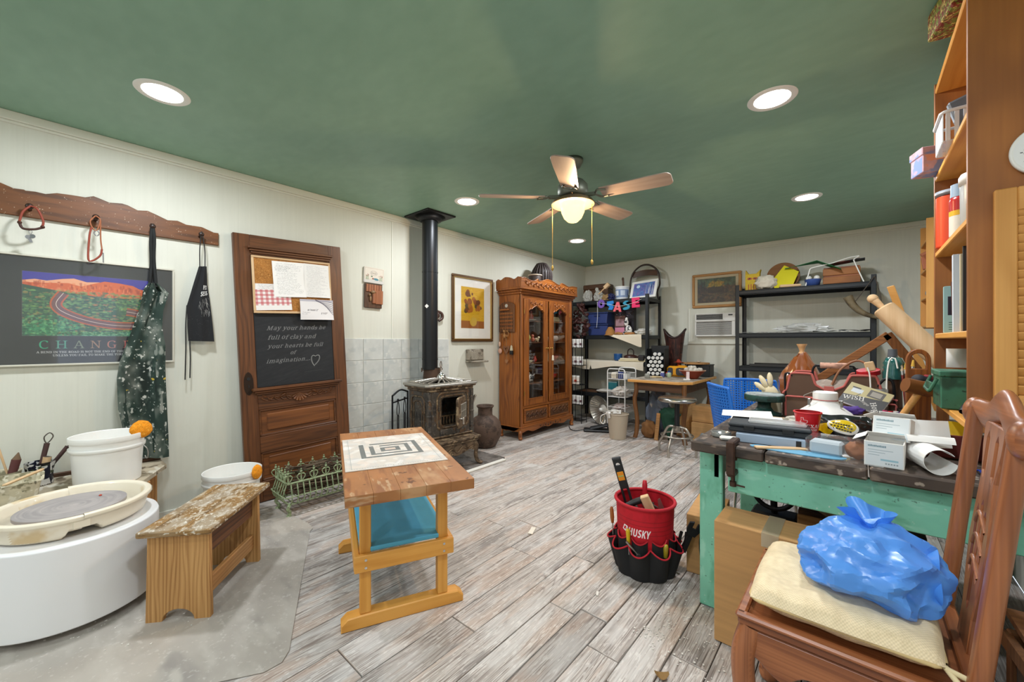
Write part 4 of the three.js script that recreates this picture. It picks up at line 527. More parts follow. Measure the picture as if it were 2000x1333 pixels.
  M('dome_finial', [L([[0.046, 0.822], [0.046, 0.834], [0.04, 0.855], [0.024, 0.872], [0.01, 0.878], [0.008, 0.888], [0.012, 0.896], [0, 0.9]], { seg: 32 })], M_chrome, o);
  M('coil_handle', [TU([[0, 0.9, 0], [0.016, 0.912, 0], [0, 0.926, 0], [-0.016, 0.912, 0]], 0.0045, { closed: true, n: 30 }), TU([[0, 0.925, 0], [0.01, 0.95, 0], [0, 0.99, 0], [-0.01, 0.955, 0]], 0.0035, { closed: true, n: 30 })], mat(0x6d5a48, 0.4, { metalness: 0.7 }), o);
  M('flue_collar', [L([[0.085, 0.775], [0.095, 0.785], [0.088, 0.85], [0.082, 0.92], [0.078, 0.92]], { seg: 32, x: -0.02, z: -0.12 }), ROD([-0.115, 0.9, -0.12], [-0.14, 0.905, -0.12], 0.004), ROD([-0.14, 0.885, -0.12], [-0.142, 0.925, -0.12], 0.005)], mat(0x4a3527, 0.6, { metalness: 0.3 }), o);
  // hearth shelf and legs
  M('hearth_shelf', [E(smooth([[-0.27, 0], [-0.25, 0.12], [-0.2, 0.15], [0.2, 0.15], [0.25, 0.12], [0.27, 0]], 4), 0.022, { b: 0.008, bs: 2, r: [PI / 2, 0, 0], y: 0.272, z: D }), B(0.5, 0.02, 0.02, 0, 0.296, D + 0.012, { b: 0.006 }), E(smooth([[-0.255, 0], [-0.235, 0.1], [-0.19, 0.13], [0.19, 0.13], [0.235, 0.1], [0.255, 0]], 4), 0.03, { b: 0.008, r: [PI / 2, 0, 0], y: 0.248, z: D })], rust, o);
  M('base_apron', [E([[-0.24, 0.235], [0.24, 0.235], [0.24, 0.17], ...smooth([[0.21, 0.13], [0.15, 0.15], [0.08, 0.13], [0, 0.115], [-0.08, 0.13], [-0.15, 0.15], [-0.21, 0.13]], 4), [-0.24, 0.17]], 0.016, { b: 0.003, z: D + 0.085 }), TU([[-0.2, 0.185, D + 0.095], [-0.12, 0.165, D + 0.098], [-0.06, 0.19, D + 0.098], [0, 0.15, D + 0.1], [0.06, 0.19, D + 0.098], [0.12, 0.165, D + 0.098], [0.2, 0.185, D + 0.095]], 0.007), B(2 * W, 0.09, 0.016, 0, 0.235, -D + 0.02), B(0.016, 0.09, 2 * D + 0.05, -W + 0.01, 0.235, 0.04), B(0.016, 0.09, 2 * D + 0.05, W - 0.01, 0.235, 0.04)], rust, o);
  for (const s of [-1, 1]) for (const z of [D + 0.075, -D + 0.04]) M('leg', [TU([[s * 0.215, 0.225, z], [s * 0.24, 0.17, z + 0.012], [s * 0.225, 0.09, z + 0.014], [s * 0.232, 0.035, z + 0.03], [s * 0.25, 0.014, z + 0.05]], 0.019, { seg: 10 }), S(0.022, s * 0.25, 0.016, z + 0.052, { s: [1, 0.7, 1.3] })], rust, o);
}
{
  const o = thing('fireplace_tool_stand', 'black iron fireplace tool stand with hanging poker and tongs', 'fireplace tools', [-3.1, 0.013, -2.045], 0.55);
  M('stand_frame', [TU([[0, 0, -0.155], [0, 0.35, -0.155], [0, 0.715, -0.155]], 0.008), TU([[0, 0, 0.155], [0, 0.35, 0.155], [0, 0.715, 0.155]], 0.008), TU([[0, 0.715, -0.155], [0, 0.748, 0], [0, 0.715, 0.155]], 0.008), BAR([0, 0.655, -0.155], [0, 0.655, 0.155], 0.012, 0.012), BAR([0, 0.02, -0.155], [0, 0.02, 0.155], 0.03, 0.012), BAR([-0.09, 0.008, -0.155], [0.09, 0.008, -0.155], 0.02, 0.014), BAR([-0.09, 0.008, 0.155], [0.09, 0.008, 0.155], 0.02, 0.014)], M_iron, o);
  for (const z of [0.075, -0.06]) M('hanging_tool', [S(0.01, 0.014, 0.67, z), TU([[0.014, 0.655, z], [0.014, 0.6, z + 0.022], [0.014, 0.55, z + 0.02], [0.014, 0.53, z], [0.014, 0.55, z - 0.02], [0.014, 0.6, z - 0.022]], 0.004, { closed: true }), ROD([0.014, 0.53, z + 0.012], [0.014, 0.13, z + 0.012], 0.0045), ROD([0.014, 0.53, z - 0.012], [0.014, 0.13, z - 0.012], 0.0045), B(0.012, 0.1, 0.06, 0.014, 0.11, z, { b: 0.004 })], M_iron, o);
}
{
  const o = thing('hearth_pad', 'grey hearth board under the stove', 'hearth', [-3.08, 0.0, -2.5]); M('pad_board', B(0.72, 0.012, 1.05, 0.0, 0.0065, 0), grime(0x77706a, 0.8), o);
  solo('white_strip', 'short white trim board lying on the floor beside the hearth', 'trim board', B(0.045, 0.014, 0.62, 0, 0.0075, 0), mat(0xe6e2d8, 0.6), [-2.685, 0, -2.67]);
  for (const m of scene.children.filter((c) => ['wood_stove'].includes(c.name))) m.position.y = 0.0125; 
}
{
  const o = thing('clay_jar', 'large round brown clay jar with a collared neck beside the stove', 'jar', [-3.2, 0, -3.225]);
  M('jar_body', L([[0, 0], [0.1, 0], [0.125, 0.02], [0.175, 0.12], [0.187, 0.2], [0.17, 0.285], [0.12, 0.335], [0.088, 0.352], [0.082, 0.37], [0.082, 0.435], [0.092, 0.448], [0.1, 0.46], [0.096, 0.47], [0.085, 0.468], [0.076, 0.44], [0.072, 0.36], [0, 0.3]], { seg: 56 }), grime(0x5f4a3d, 0.7), o);
}
solo('wall_pocket', 'grey stone-like clay wall pocket with a ledge under the yellow print', 'wall pocket', [B(0.245, 0.13, 0.06, 0, 0.01, 0.03, { b: 0.008 }), B(0.27, 0.022, 0.12, 0.01, -0.07, 0.06, { b: 0.006 }), B(0.06, 0.12, 0.085, -0.085, 0.0, 0.045, { b: 0.012, r: [0, 0.4, 0] })], grime(0x9d9484, 0.85), onLeft(1.03, -3.27, 0.002), LW);
solo('wall_ornament', 'small brown ceramic ornament on the wall behind the stove pipe', 'ornament', [TU([[0, 0.05, 0.02], [0.05, 0.03, 0.03], [0.06, -0.02, 0.03], [0.02, -0.05, 0.02]], 0.016), S(0.03, 0.0, 0.01, 0.02, { s: [1, 1.3, 0.6] })], mat(0x4a3026, 0.4), onLeft(1.47, -2.72, 0.004), LW);
{
  const o = thing('framed_print', 'yellow floral art print with white mat in a gold frame', 'picture', onLeft(1.577, -3.258, 0.004), LW);
  const t = pic(512, 614, (g, w, h) => { g.fillStyle = '#e9e7e1'; g.fillRect(0, 0, w, h); const x0 = w * 0.185, y0 = h * 0.14, W = w * 0.63, H = h * 0.68; g.fillStyle = '#cfa21c'; g.fillRect(x0, y0, W, H); g.fillStyle = '#9a5a1c'; g.fillRect(x0, y0 + H * 0.82, W, H * 0.18); const q = rng(12); g.save(); g.beginPath(); g.rect(x0, y0, W, H); g.clip(); for (let i = 0; i < 300; i++) { g.fillStyle = ['rgba(226,190,50,.35)', 'rgba(190,140,20,.3)'][i % 2]; g.fillRect(x0 + q() * W, y0 + q() * H * 0.8, 6 + q() * 26, 3 + q() * 6); } for (let i = 0; i < 26; i++) { const x = x0 + W * (0.15 + q() * 0.7), y = y0 + H * (0.12 + q() * 0.48), r = 14 + q() * 24; g.fillStyle = ['#6e3a14', '#a5611a', '#54401c', '#8a4a16'][i % 4]; g.beginPath(); g.ellipse(x, y, r, r * 0.85, q() * 3, 0, 7); g.fill(); } g.fillStyle = '#c9a437'; g.beginPath(); g.ellipse(x0 + W * 0.52, y0 + H * 0.84, W * 0.15, H * 0.11, 0, 0, 7); g.fill(); g.restore(); });
  M('print', PL(0.59, 0.71, 0, 0, 0.009), matT(t, 0.6), o); M('backing', B(0.6, 0.72, 0.008, 0, 0, 0.004, { b: 0 }), M_brown, o); M('glass_pane', B(0.59, 0.71, 0.002, 0, 0, 0.013, { b: 0 }), glassPane, o);
  const fm = mat(0x5c3e1c, 0.4, { metalness: 0.3 }), gm = mat(0xa98a4e, 0.35, { metalness: 0.6 });
  for (const s of [-1, 1]) { M('frame_rail', B(0.66, 0.03, 0.028, 0, s * 0.369, 0.014, { b: 0.006 }), fm, o); M('frame_rail', B(0.03, 0.708, 0.028, s * 0.315, 0, 0.014, { b: 0.006 }), fm, o); M('gilt_edge', B(0.61, 0.008, 0.02, 0, s * 0.353, 0.016), gm, o); M('gilt_edge', B(0.008, 0.698, 0.02, s * 0.298, 0, 0.016), gm, o); }
}

// ---------- glazed cabinet ----------
{
  const o = thing('glazed_cabinet', 'tall carved wooden cabinet with two glazed doors', 'cabinet', [-3.25, 0, -4.27], LW);
  const W = 0.57, D = 0.175, f = D;   // half width, half depth
  M('side_panel', B(0.025, 1.66, 2 * D, -W + 0.0125, 0.95, 0), M_oak, o, { g: 'y' }); M('side_panel', B(0.025, 1.66, 2 * D, W - 0.0125, 0.95, 0), M_oak, o, { g: 'y' });
  M('back_panel', B(2 * W - 0.05, 1.66, 0.012, 0, 0.95, -D + 0.006), M_darkOak, o, { g: 'y' });
  M('deck', [B(2 * W - 0.05, 0.02, 2 * D - 0.02, 0, 0.39, 0), B(2 * W - 0.05, 0.02, 2 * D - 0.02, 0, 1.77, 0)], M_oak, o);
  for (const y of [0.655, 0.915, 1.18, 1.455]) M('shelf', B(2 * W - 0.056, 0.018, 2 * D - 0.07, 0, y, -0.015), M_darkOak, o);
  // face frame
  for (const s of [-1, 1]) M('corner_post', [B(0.05, 1.66, 0.03, s * (W - 0.025), 0.95, f - 0.005, { b: 0.008 })], M_oak, o, { g: 'y' });
  M('frame_rail', B(2 * W - 0.1, 0.045, 0.024, 0, 1.742, f - 0.01), M_oak, o); M('frame_rail', B(2 * W - 0.1, 0.035, 0.024, 0, 0.385, f - 0.01), M_oak, o); M('frame_rail', B(2 * W - 0.1, 0.045, 0.024, 0, 0.165, f - 0.01), M_oak, o);
  // drawers with carving
  const scrolls = (w, h, n, seed) => { const q = rng(seed), L_ = []; for (let i = 0; i < n; i++) { const x = lerp(-w / 2, w / 2, (i + 0.5) / n), y = (i % 2 ? -1 : 1) * h * 0.14; const r = h * 0.2; L_.push(TU([[x - r, y, 0], [x, y + r, 0.002], [x + r, y, 0.001], [x, y - r * 0.7, 0.002], [x - r * 0.4, y, 0.003]], 0.0055, { n: 10, seg: 5 })); L_.push(S(r * 0.55, x + r, -y + (q() - 0.5) * h * 0.2, 0, { s: [1.5, 0.7, 0.35], r: [0, 0, q() * 3], seg: 8, hs: 5 })); L_.push(S(r * 0.4, x, y * 2.2, 0, { s: [0.8, 1.6, 0.4], r: [0, 0, q() * 3], seg: 8, hs: 5 })); } return L_; };
  for (const s of [-1, 1]) {
    const d = M('drawer', [B(0.485, 0.17, 0.022, s * 0.256, 0.277, f - 0.004, { b: 0.004 })], M_oak, o);
    M('carved_panel', [B(0.43, 0.125, 0.004, s * 0.256, 0.277, f + 0.008), ...scrolls(0.4, 0.12, 9, 30 + s).map((g) => g.translate(s * 0.256, 0.277, f + 0.011))], M_darkOak, d);
  }
  // doors: arched glazed opening
  for (const s of [-1, 1]) {
    const cx = s * 0.262, dw = 0.49, y0 = 0.405, y1 = 1.718, d = new THREE.Group(); d.name = 'door'; o.add(d);
    const gx = 0.16, gy0 = 0.485, gy1 = 1.56, hole = [[-gx, gy0], [gx, gy0], [gx, gy1], ...smooth([[gx, gy1], [0.125, gy1 + 0.035], [0.1, gy1 + 0.03], [0.06, gy1 + 0.055], [0, gy1 + 0.078], [-0.06, gy1 + 0.055], [-0.1, gy1 + 0.03], [-0.125, gy1 + 0.035], [-gx, gy1]], 3).slice(1, -1), [-gx, gy1]].map(([x, y]) => [x + cx, y]);
    M('door_frame', E([[cx - dw / 2, y0], [cx + dw / 2, y0], [cx + dw / 2, y1], [cx - dw / 2, y1]], 0.022, { b: 0.003, z: f + 0.001, holes: [hole] }), M_oak, d, { g: 'y' });
    M('glass_pane', B(0.34, 1.19, 0.004, cx, 1.055, f - 0.002, { b: 0 }), glassPane, d);
    M('carved_arch', [TU(hole.slice(2, -1).map(([x, y]) => [x, y + 0.008, f + 0.013]), 0.006, { n: 60, seg: 6 }), ...scrolls(0.27, 0.07, 6, 50 + s).map((g) => g.translate(cx, 1.668, f + 0.013))], M_oak, d);
    M('glazing_bead', [B(0.006, gy1 - gy0, 0.008, cx - gx, (gy0 + gy1) / 2, f + 0.013), B(0.006, gy1 - gy0, 0.008, cx + gx, (gy0 + gy1) / 2, f + 0.013), B(2 * gx, 0.006, 0.008, cx, gy0, f + 0.013)], M_oak, d, { g: 'y' });
    M('knob', [C(0.01, 0.012, 0.004, cx - s * 0.215, 1.105, f + 0.014, { r: [PI / 2, 0, 0] }), ROD([cx - s * 0.215, 1.105, f + 0.014], [cx - s * 0.215, 1.105, f + 0.03], 0.005), S(0.011, cx - s * 0.215, 1.105, f + 0.034)], M_brass, d);
    for (const y of [0.56, 1.56]) M('hinge', C(0.005, 0.005, 0.05, cx + s * (dw / 2 + 0.002), y, f + 0.013), M_brass, d);
  }
  // base
  const skirt = (w) => [[-w, 0.145], [w, 0.145], [w, 0.1], ...smooth([[w - 0.045, 0.085], [w - 0.14, 0.1], [w - 0.25, 0.075], [0.12, 0.1], [0, 0.08], [-0.12, 0.1], [-w + 0.25, 0.075], [-w + 0.14, 0.1], [-w + 0.045, 0.085]], 4), [-w, 0.1]];
  M('base_skirt', [E(skirt(W + 0.01), 0.024, { b: 0.003, z: f + 0.006 }), B(0.024, 0.05, 2 * D, -W + 0.002, 0.12, 0), B(0.024, 0.05, 2 * D, W - 0.002, 0.12, 0), B(2 * W + 0.03, 0.014, 2 * D + 0.03, 0, 0.15, 0.004, { b: 0.005 }), E([[-D, 0.145], [D, 0.145], [D - 0.04, 0.1], [D - 0.12, 0.085], [0, 0.1], [-D + 0.1, 0.09]], 0.02, { b: 0.002, r: [0, PI / 2, 0], x: -W })], M_oak, o);
  M('skirt_carving', scrolls(0.5, 0.06, 9, 71).map((g) => g.translate(0.03, 0.118, f + 0.02)), M_darkOak, o);
  for (const s of [-1, 1]) for (const z of [f - 0.01, -D + 0.03]) M('foot', [TU([[s * (W - 0.02), 0.12, z], [s * (W + 0.004), 0.08, z + 0.012], [s * (W - 0.004), 0.04, z + 0.004], [s * W, 0.012, z + 0.012]], 0.024, { seg: 10 }), S(0.026, s * W, 0.018, z + 0.012, { s: [1, 0.7, 1] })], M_oak, o, { g: 'y' });
  // crown
  M('cornice', [B(2 * W + 0.04, 0.03, 2 * D + 0.02, 0, 1.785, 0.012, { b: 0.008 }), B(2 * W + 0.08, 0.03, 2 * D + 0.04, 0, 1.812, 0.022, { b: 0.01 }), B(2 * W + 0.12, 0.026, 2 * D + 0.06, 0, 1.838, 0.032, { b: 0.006 })], M_oak, o);
  const crest = smooth([[-0.62, 1.955], [-0.56, 1.968], [-0.45, 1.945], [-0.36, 1.95], [-0.3, 1.978]], 4).concat(smooth([[-0.27, 1.955], [-0.2, 1.968], [-0.09, 1.995], [0.02, 1.985], [0.13, 1.955], [0.2, 1.95]], 4), smooth([[0.235, 1.982], [0.3, 1.972], [0.4, 1.95], [0.5, 1.965], [0.62, 1.965]], 4));
  M('carved_crest', [E([[-0.625, 1.85], [0.625, 1.85], ...crest.reverse()], 0.022, { b: 0.003, z: f + 0.05 }), ...scrolls(1.12, 0.09, 22, 91).map((g) => g.translate(0, 1.9, f + 0.064)), TU(crest.map(([x, y]) => [x, y - 0.005, f + 0.061]), 0.005, { n: 120, seg: 5 })], M_oak, o);
  M('side_crest', E([[-0.2, 1.85], [0.21, 1.85], [0.21, 1.965], ...smooth([[0.16, 1.975], [0.1, 1.95], [0.03, 1.975], [-0.05, 1.985], [-0.12, 1.955], [-0.16, 1.97], [-0.2, 1.95]], 4)], 0.02, { b: 0.002, r: [0, -PI / 2, 0], x: -0.615, z: 0.02 }), M_oak, o);
}
// contents of the cabinet, behind the glass
{
  const at = (lx, y, lz = 0.02) => [-3.25 + lz, y + 0.0095, -4.27 - lx], bowl = (r, h) => L([[0, 0], [r * 0.45, 0], [r * 0.5, h * 0.12], [r * 0.9, h * 0.6], [r, h], [r * 0.95, h], [r * 0.8, h * 0.55], [0, h * 0.15]], { seg: 28 }), vase = (r, h) => L([[0, 0], [r * 0.6, 0], [r, h * 0.4], [r * 0.5, h * 0.78], [r * 0.6, h], [r * 0.52, h], [r * 0.4, h * 0.78], [0, h * 0.5]], { seg: 24 });
  const put = (n, l, c, g, m, p, t = 0) => solo(n, l + ' in the glazed cabinet', c, g, m, p, t);
  put('stone_figure', 'dark carved figure on the top left shelf', 'figurine', [L([[0, 0], [0.05, 0], [0.04, 0.06], [0.055, 0.12], [0, 0.15]], { seg: 16 })], mat(0x2b2521, 0.5), at(-0.33, 1.455)); put('red_vase', 'red vase on the top left shelf', 'vase', vase(0.04, 0.13), mat(0x8a2c22, 0.35), at(-0.17, 1.455));
  put('flat_plate', 'flat pale plate leaning on the top left shelf', 'plate', L([[0, 0], [0.06, 0], [0.085, 0.01], [0.06, 0.006], [0, 0.004]], { seg: 28 }), mat(0x9a9186, 0.5), at(-0.28, 1.455, 0.09));
  put('leaf_vase', 'yellow green vase on the second left shelf', 'vase', vase(0.06, 0.14), mat(0xa5a552, 0.35), at(-0.3, 1.18, 0.05)); put('figurine', 'small red and white figurine on the second left shelf', 'figurine', [S(0.03, 0, 0.03, 0, { s: [1, 1, 0.8] }), S(0.02, 0, 0.075, 0)], mat(0xb0624a, 0.5), at(-0.22, 1.18, 0.09)); put('figurine', 'tiny cream animal on the second left shelf', 'figurine', [S(0.028, 0, 0.03, 0, { s: [1.4, 0.8, 0.8] }), S(0.016, 0.035, 0.055, 0), ...[-1, 1].map((s) => C(0.006, 0.006, 0.03, s * 0.022, 0.014, 0))], mat(0xcbbd9b, 0.5), at(-0.15, 1.18, 0.1));
  put('ceramic_mask', 'arched green and white ceramic mask on the third left shelf', 'mask', E([[-0.07, 0], [0.07, 0], [0.07, 0.08], ...arc(0, 0.08, 0.07, 0.07, 0, PI, 12)], 0.03, { b: 0.008 }), mat(0x87907c, 0.4), at(-0.3, 0.915, 0.04), LW); put('small_bowl', 'shallow cream bowl on the third left shelf', 'bowl', bowl(0.05, 0.03), mat(0xc8bb96, 0.45), at(-0.33, 0.915, 0.12)); put('small_jar', 'small red jar on the third left shelf', 'jar', vase(0.032, 0.08), mat(0x9c3226, 0.35), at(-0.15, 0.915, 0.07));
  put('spotted_teapot', 'black and white teapot on the fourth left shelf', 'teapot', [S(0.065, 0, 0.06, 0, { s: [1.1, 0.85, 1] }), ROD([0.06, 0.06, 0], [0.11, 0.1, 0], 0.012, 0.008), TU([[-0.06, 0.09, 0], [-0.11, 0.08, 0], [-0.1, 0.04, 0], [-0.06, 0.03, 0]], 0.007), S(0.012, 0, 0.12, 0)], matT(blotch(0xd8d4ca, [[0x1c1c1e, 0.55, 4, 0.03]], 171, { su: 0.2, sv: 0.2, w: 128 }), 0.35), at(-0.23, 0.655, 0.04), LW);
  put('dark_bowl', 'dark brown bowl on the bottom left shelf', 'bowl', [bowl(0.08, 0.06)], mat(0x4a3a32, 0.4), at(-0.27, 0.392, 0.03));
  put('fringed_box', 'long cream scalloped box on the top right shelf', 'box', [B(0.2, 0.05, 0.05, 0, 0.026, 0, { b: 0.01 }), ...Array.from({ length: 6 }, (_, i) => S(0.017, -0.08 + i * 0.032, 0.055, 0, { seg: 10, hs: 8 }))], mat(0xb9ab85, 0.6), at(0.3, 1.455, 0.07), LW); put('dark_pot', 'dark round pot on the top right shelf', 'pot', vase(0.06, 0.12), mat(0x3d2622, 0.4), at(0.2, 1.455, -0.03));
  put('folded_cloth', 'rolled pale cloth lying on the second right shelf', 'cloth', ROD([-0.13, 0.035, 0], [0.12, 0.05, 0], 0.03, 0.036), mat(0x8d7c70, 0.9), at(0.26, 1.18, 0.04), LW);
  put('pale_candle', 'pale cylinder candle on the third right shelf', 'candle', C(0.035, 0.035, 0.13, 0, 0.066, 0), mat(0xb8ad86, 0.6), at(0.18, 0.915, 0.04)); put('red_bowl', 'red bowl on the third right shelf', 'bowl', bowl(0.075, 0.07), mat(0x9c2f24, 0.3), at(0.33, 0.915, 0.03)); put('red_bowl', 'wide red bowl on the fourth right shelf', 'bowl', bowl(0.1, 0.085), mat(0xa42b22, 0.3), at(0.24, 0.655, 0.03)); put('brown_casserole', 'brown lidded casserole on the bottom right shelf', 'pot', [L([[0, 0], [0.08, 0], [0.1, 0.05], [0.095, 0.085], [0.02, 0.11], [0, 0.112]], { seg: 28 }), S(0.014, 0, 0.12, 0)], mat(0x3a241a, 0.35), at(0.25, 0.392, 0.0));
}
// on and beside the cabinet
{
  const o = thing('ribbed_vase', 'tall dark ribbed vase on top of the glazed cabinet', 'vase', [-3.2, 1.8525, -4.3]);
  const R = (y) => 0.1 + 0.035 * Math.sin(clamp(y / 0.4) * PI) - 0.05 * sstep(0.26, 0.4, y); M('vase_body', L([[0, 0], ...Array.from({ length: 14 }, (_, i) => [R(i * 0.03), i * 0.03]), [R(0.39) - 0.008, 0.392], [0, 0.3]], { seg: 32 }), mat(0x241a18, 0.6), o);
  M('ribs', Array.from({ length: 22 }, (_, i) => { const a = i / 22 * 2 * PI; return TU(Array.from({ length: 7 }, (_, k) => { const y = k * 0.063 + 0.004; return [Math.cos(a) * (R(y) + 0.004), y, Math.sin(a) * (R(y) + 0.004)]; }), 0.008, { n: 8, seg: 5 }); }), mat(0x2e211d, 0.65), o, { kind: 'stuff' });
  const p = thing('rimmed_pot', 'short brown pot with a pale rim on top of the glazed cabinet', 'pot', [-3.16, 1.8525, -4.1]); M('pot_body', L([[0, 0], [0.08, 0], [0.088, 0.02], [0.085, 0.19], [0.07, 0.19], [0.07, 0.03], [0, 0.02]], { seg: 32 }), mat(0x33241d, 0.55), p); M('rim', L([[0.072, 0.188], [0.09, 0.19], [0.09, 0.204], [0.072, 0.206]], { seg: 32 }), mat(0xc0ad97, 0.6), p);
}
{   // ornaments hung on the cabinet's side
  const zS = -3.694, M_tan = mat(0x9c6f3f, 0.7), str = mat(0xa58f66, 0.9);
  let o = thing('carved_plaque', 'carved wooden board with rows of letters hung on the cabinet side', 'plaque', [-3.277, 1.49, zS]);
  M('board', E([[-0.13, -0.18], [0.125, -0.18], [0.125, 0.14], ...arc(0, 0.14, 0.125, 0.055, 0, PI, 10), [-0.13, 0.14]], 0.018, { b: 0.004, z: 0.009 }), M_darkOak, o, { g: 'y' });
  const q = rng(61), lt = []; for (let r = 0; r < 5; r++) for (let c = 0; c < 8; c++) lt.push(B(0.012 + q() * 0.008, 0.018, 0.006, -0.1 + c * 0.027, 0.05 - r * 0.045, 0.02)); M('letter_rows', lt, M_oak, o, { kind: 'stuff' }); M('ledge', B(0.14, 0.018, 0.03, -0.02, 0.095, 0.03), M_oak, o); M('badge', C(0.022, 0.022, 0.006, 0.0, 0.145, 0.02, { r: [PI / 2, 0, 0] }), mat(0xb7b2a4, 0.4), o);
  o = thing('straw_figure', 'straw dragonfly ornament hung below the carved board', 'ornament', [-3.29, 1.29, zS + 0.03]); M('body', [S(0.016, -0.02, 0.03, 0, { s: [1, 1, 0.7] }), S(0.02, -0.014, -0.03, 0, { s: [1, 1.3, 0.7] }), TU([[-0.02, 0.01, 0], [0.03, 0.035, 0], [0.055, 0, 0], [0.03, -0.035, 0]], 0.005, { closed: true, seg: 6 })], M_tan, o); M('straws', [0, 1, 2, 3, 4, 5, 6].map((i) => ROD([-0.01, 0, 0], [0.065 * Math.cos(i * 0.9 + 0.5), 0.09 * Math.sin(i * 0.9 + 0.5), 0.004], 0.003, 0.0025, { seg: 6 })), M_tan, o, { kind: 'stuff' });
  o = thing('clay_heart_string', 'brown clay hearts strung below the straw ornament', 'ornament', [-3.283, 1.1, zS + 0.018]); const heart = (s) => smooth([[0, -s], [s * 0.8, 0.0], [s * 0.7, s * 0.7], [0, s * 0.4], [-s * 0.7, s * 0.7], [-s * 0.8, 0]], 4, true); M('cord', ROD([0, 0.17, -0.004], [0.008, -0.16, -0.004], 0.0015), str, o); M('open_heart', E(heart(0.06), 0.012, { b: 0.003, holes: [heart(0.028)] }), mat(0x7b5237, 0.7), o); M('small_heart', E(heart(0.03), 0.01, { b: 0.003, y: -0.15, x: 0.008 }), mat(0x9a6a45, 0.7), o);
  o = thing('shell_string', 'two pale pink shells on a string at the cabinet side', 'ornament', [-3.392, 1.12, zS + 0.018]); M('cord', ROD([0, 0.19, -0.008], [0, -0.04, -0.008], 0.0015), str, o); M('shell', S(0.03, 0, 0.04, 0, { s: [0.55, 1.1, 0.4] }), mat(0xd0a890, 0.6), o); M('shell', S(0.034, 0.006, -0.045, 0, { s: [0.9, 1, 0.4] }), mat(0xc89a84, 0.6), o);
  o = thing('bell_ornament', 'small dark tasselled bell hanging on the cabinet side', 'ornament', [-3.195, 1.08, zS + 0.02]); M('cord', ROD([0, 0.23, -0.008], [0, 0.06, -0.008], 0.0015), str, o); M('bell', L([[0, 0.07], [0.012, 0.06], [0.02, 0.01], [0.026, 0.0], [0, 0.0]], { seg: 16 }), mat(0xb0a68a, 0.5), o); M('tassel', L([[0.022, 0], [0.026, -0.045], [0, -0.045]], { seg: 16 }), M_black, o);
  o = thing('door_tassel', 'white tassel hanging from the cabinet door knob', 'tassel', [-3.035, 0.985, -4.322]); M('cord', ROD([0, 0.125, 0.0], [0, 0.0, 0], 0.0018), str, o); M('tassel', L([[0, 0.03], [0.01, 0.02], [0.016, -0.04], [0, -0.04]], { seg: 12 }), M_cream, o);
}

// ---------- black shelving units ----------
function shelving(name, label, x0, x1, z0, z1, levels, top, skip = []) {
  const o = thing(name, label, 'shelving', [(x0 + x1) / 2, 0, (z0 + z1) / 2]), W = (x1 - x0) / 2, D = (z0 - z1) / 2, m = mat(0x232629, 0.45, { metalness: 0.35 }), board = mat(0x15171a, 0.6);
  for (const sx of [-1, 1]) for (const sz of [-1, 1]) M('post', [B(0.042, top, 0.004, sx * (W - 0.021), top / 2, sz * (D - 0.002), { b: 0.001 }), B(0.004, top, 0.042, sx * (W - 0.002), top / 2, sz * (D - 0.021), { b: 0.001 })], m, o, { g: 'y' });
  for (const y of levels) {
    for (const s of [-1, 1]) { M('beam', [B(2 * W - 0.008, 0.034, 0.008, 0, y - 0.024, s * (D - 0.008)), B(2 * W - 0.008, 0.012, 0.014, 0, y - 0.047, s * (D - 0.012), { b: 0.004 }), B(2 * W - 0.008, 0.012, 0.014, 0, y - 0.002, s * (D - 0.012), { b: 0.004 })], m, o); M('side_beam', B(0.008, 0.05, 2 * D - 0.03, s * (W - 0.008), y - 0.026, 0), m, o, { g: 'z' }); }
    M('shelf_board', B(2 * W - 0.025, 0.014, 2 * D - 0.025, 0, y - 0.009, 0), board, o);
  }
  return o;
}
const SH1 = { y: [0.42, 0.9, 1.28, 1.8] }, SH2 = { y: [0.42, 0.895, 1.29, 1.8] };
shelving('black_shelving', 'black steel shelving unit in the corner beside the glazed cabinet', -3.4, -2.16, -5.33, -5.8, SH1.y, 1.85);
shelving('black_shelving', 'black steel shelving unit beside the air conditioner, nearly empty', -1.11, 0.145, -5.38, -5.8, SH2.y, 1.87);
const on1 = (k, x, z, dy = 0.001) => [x, SH1.y[k] + 0.004 + dy - 0.001, z], on2 = (k, x, z) => [x, SH2.y[k] + 0.0045, z];
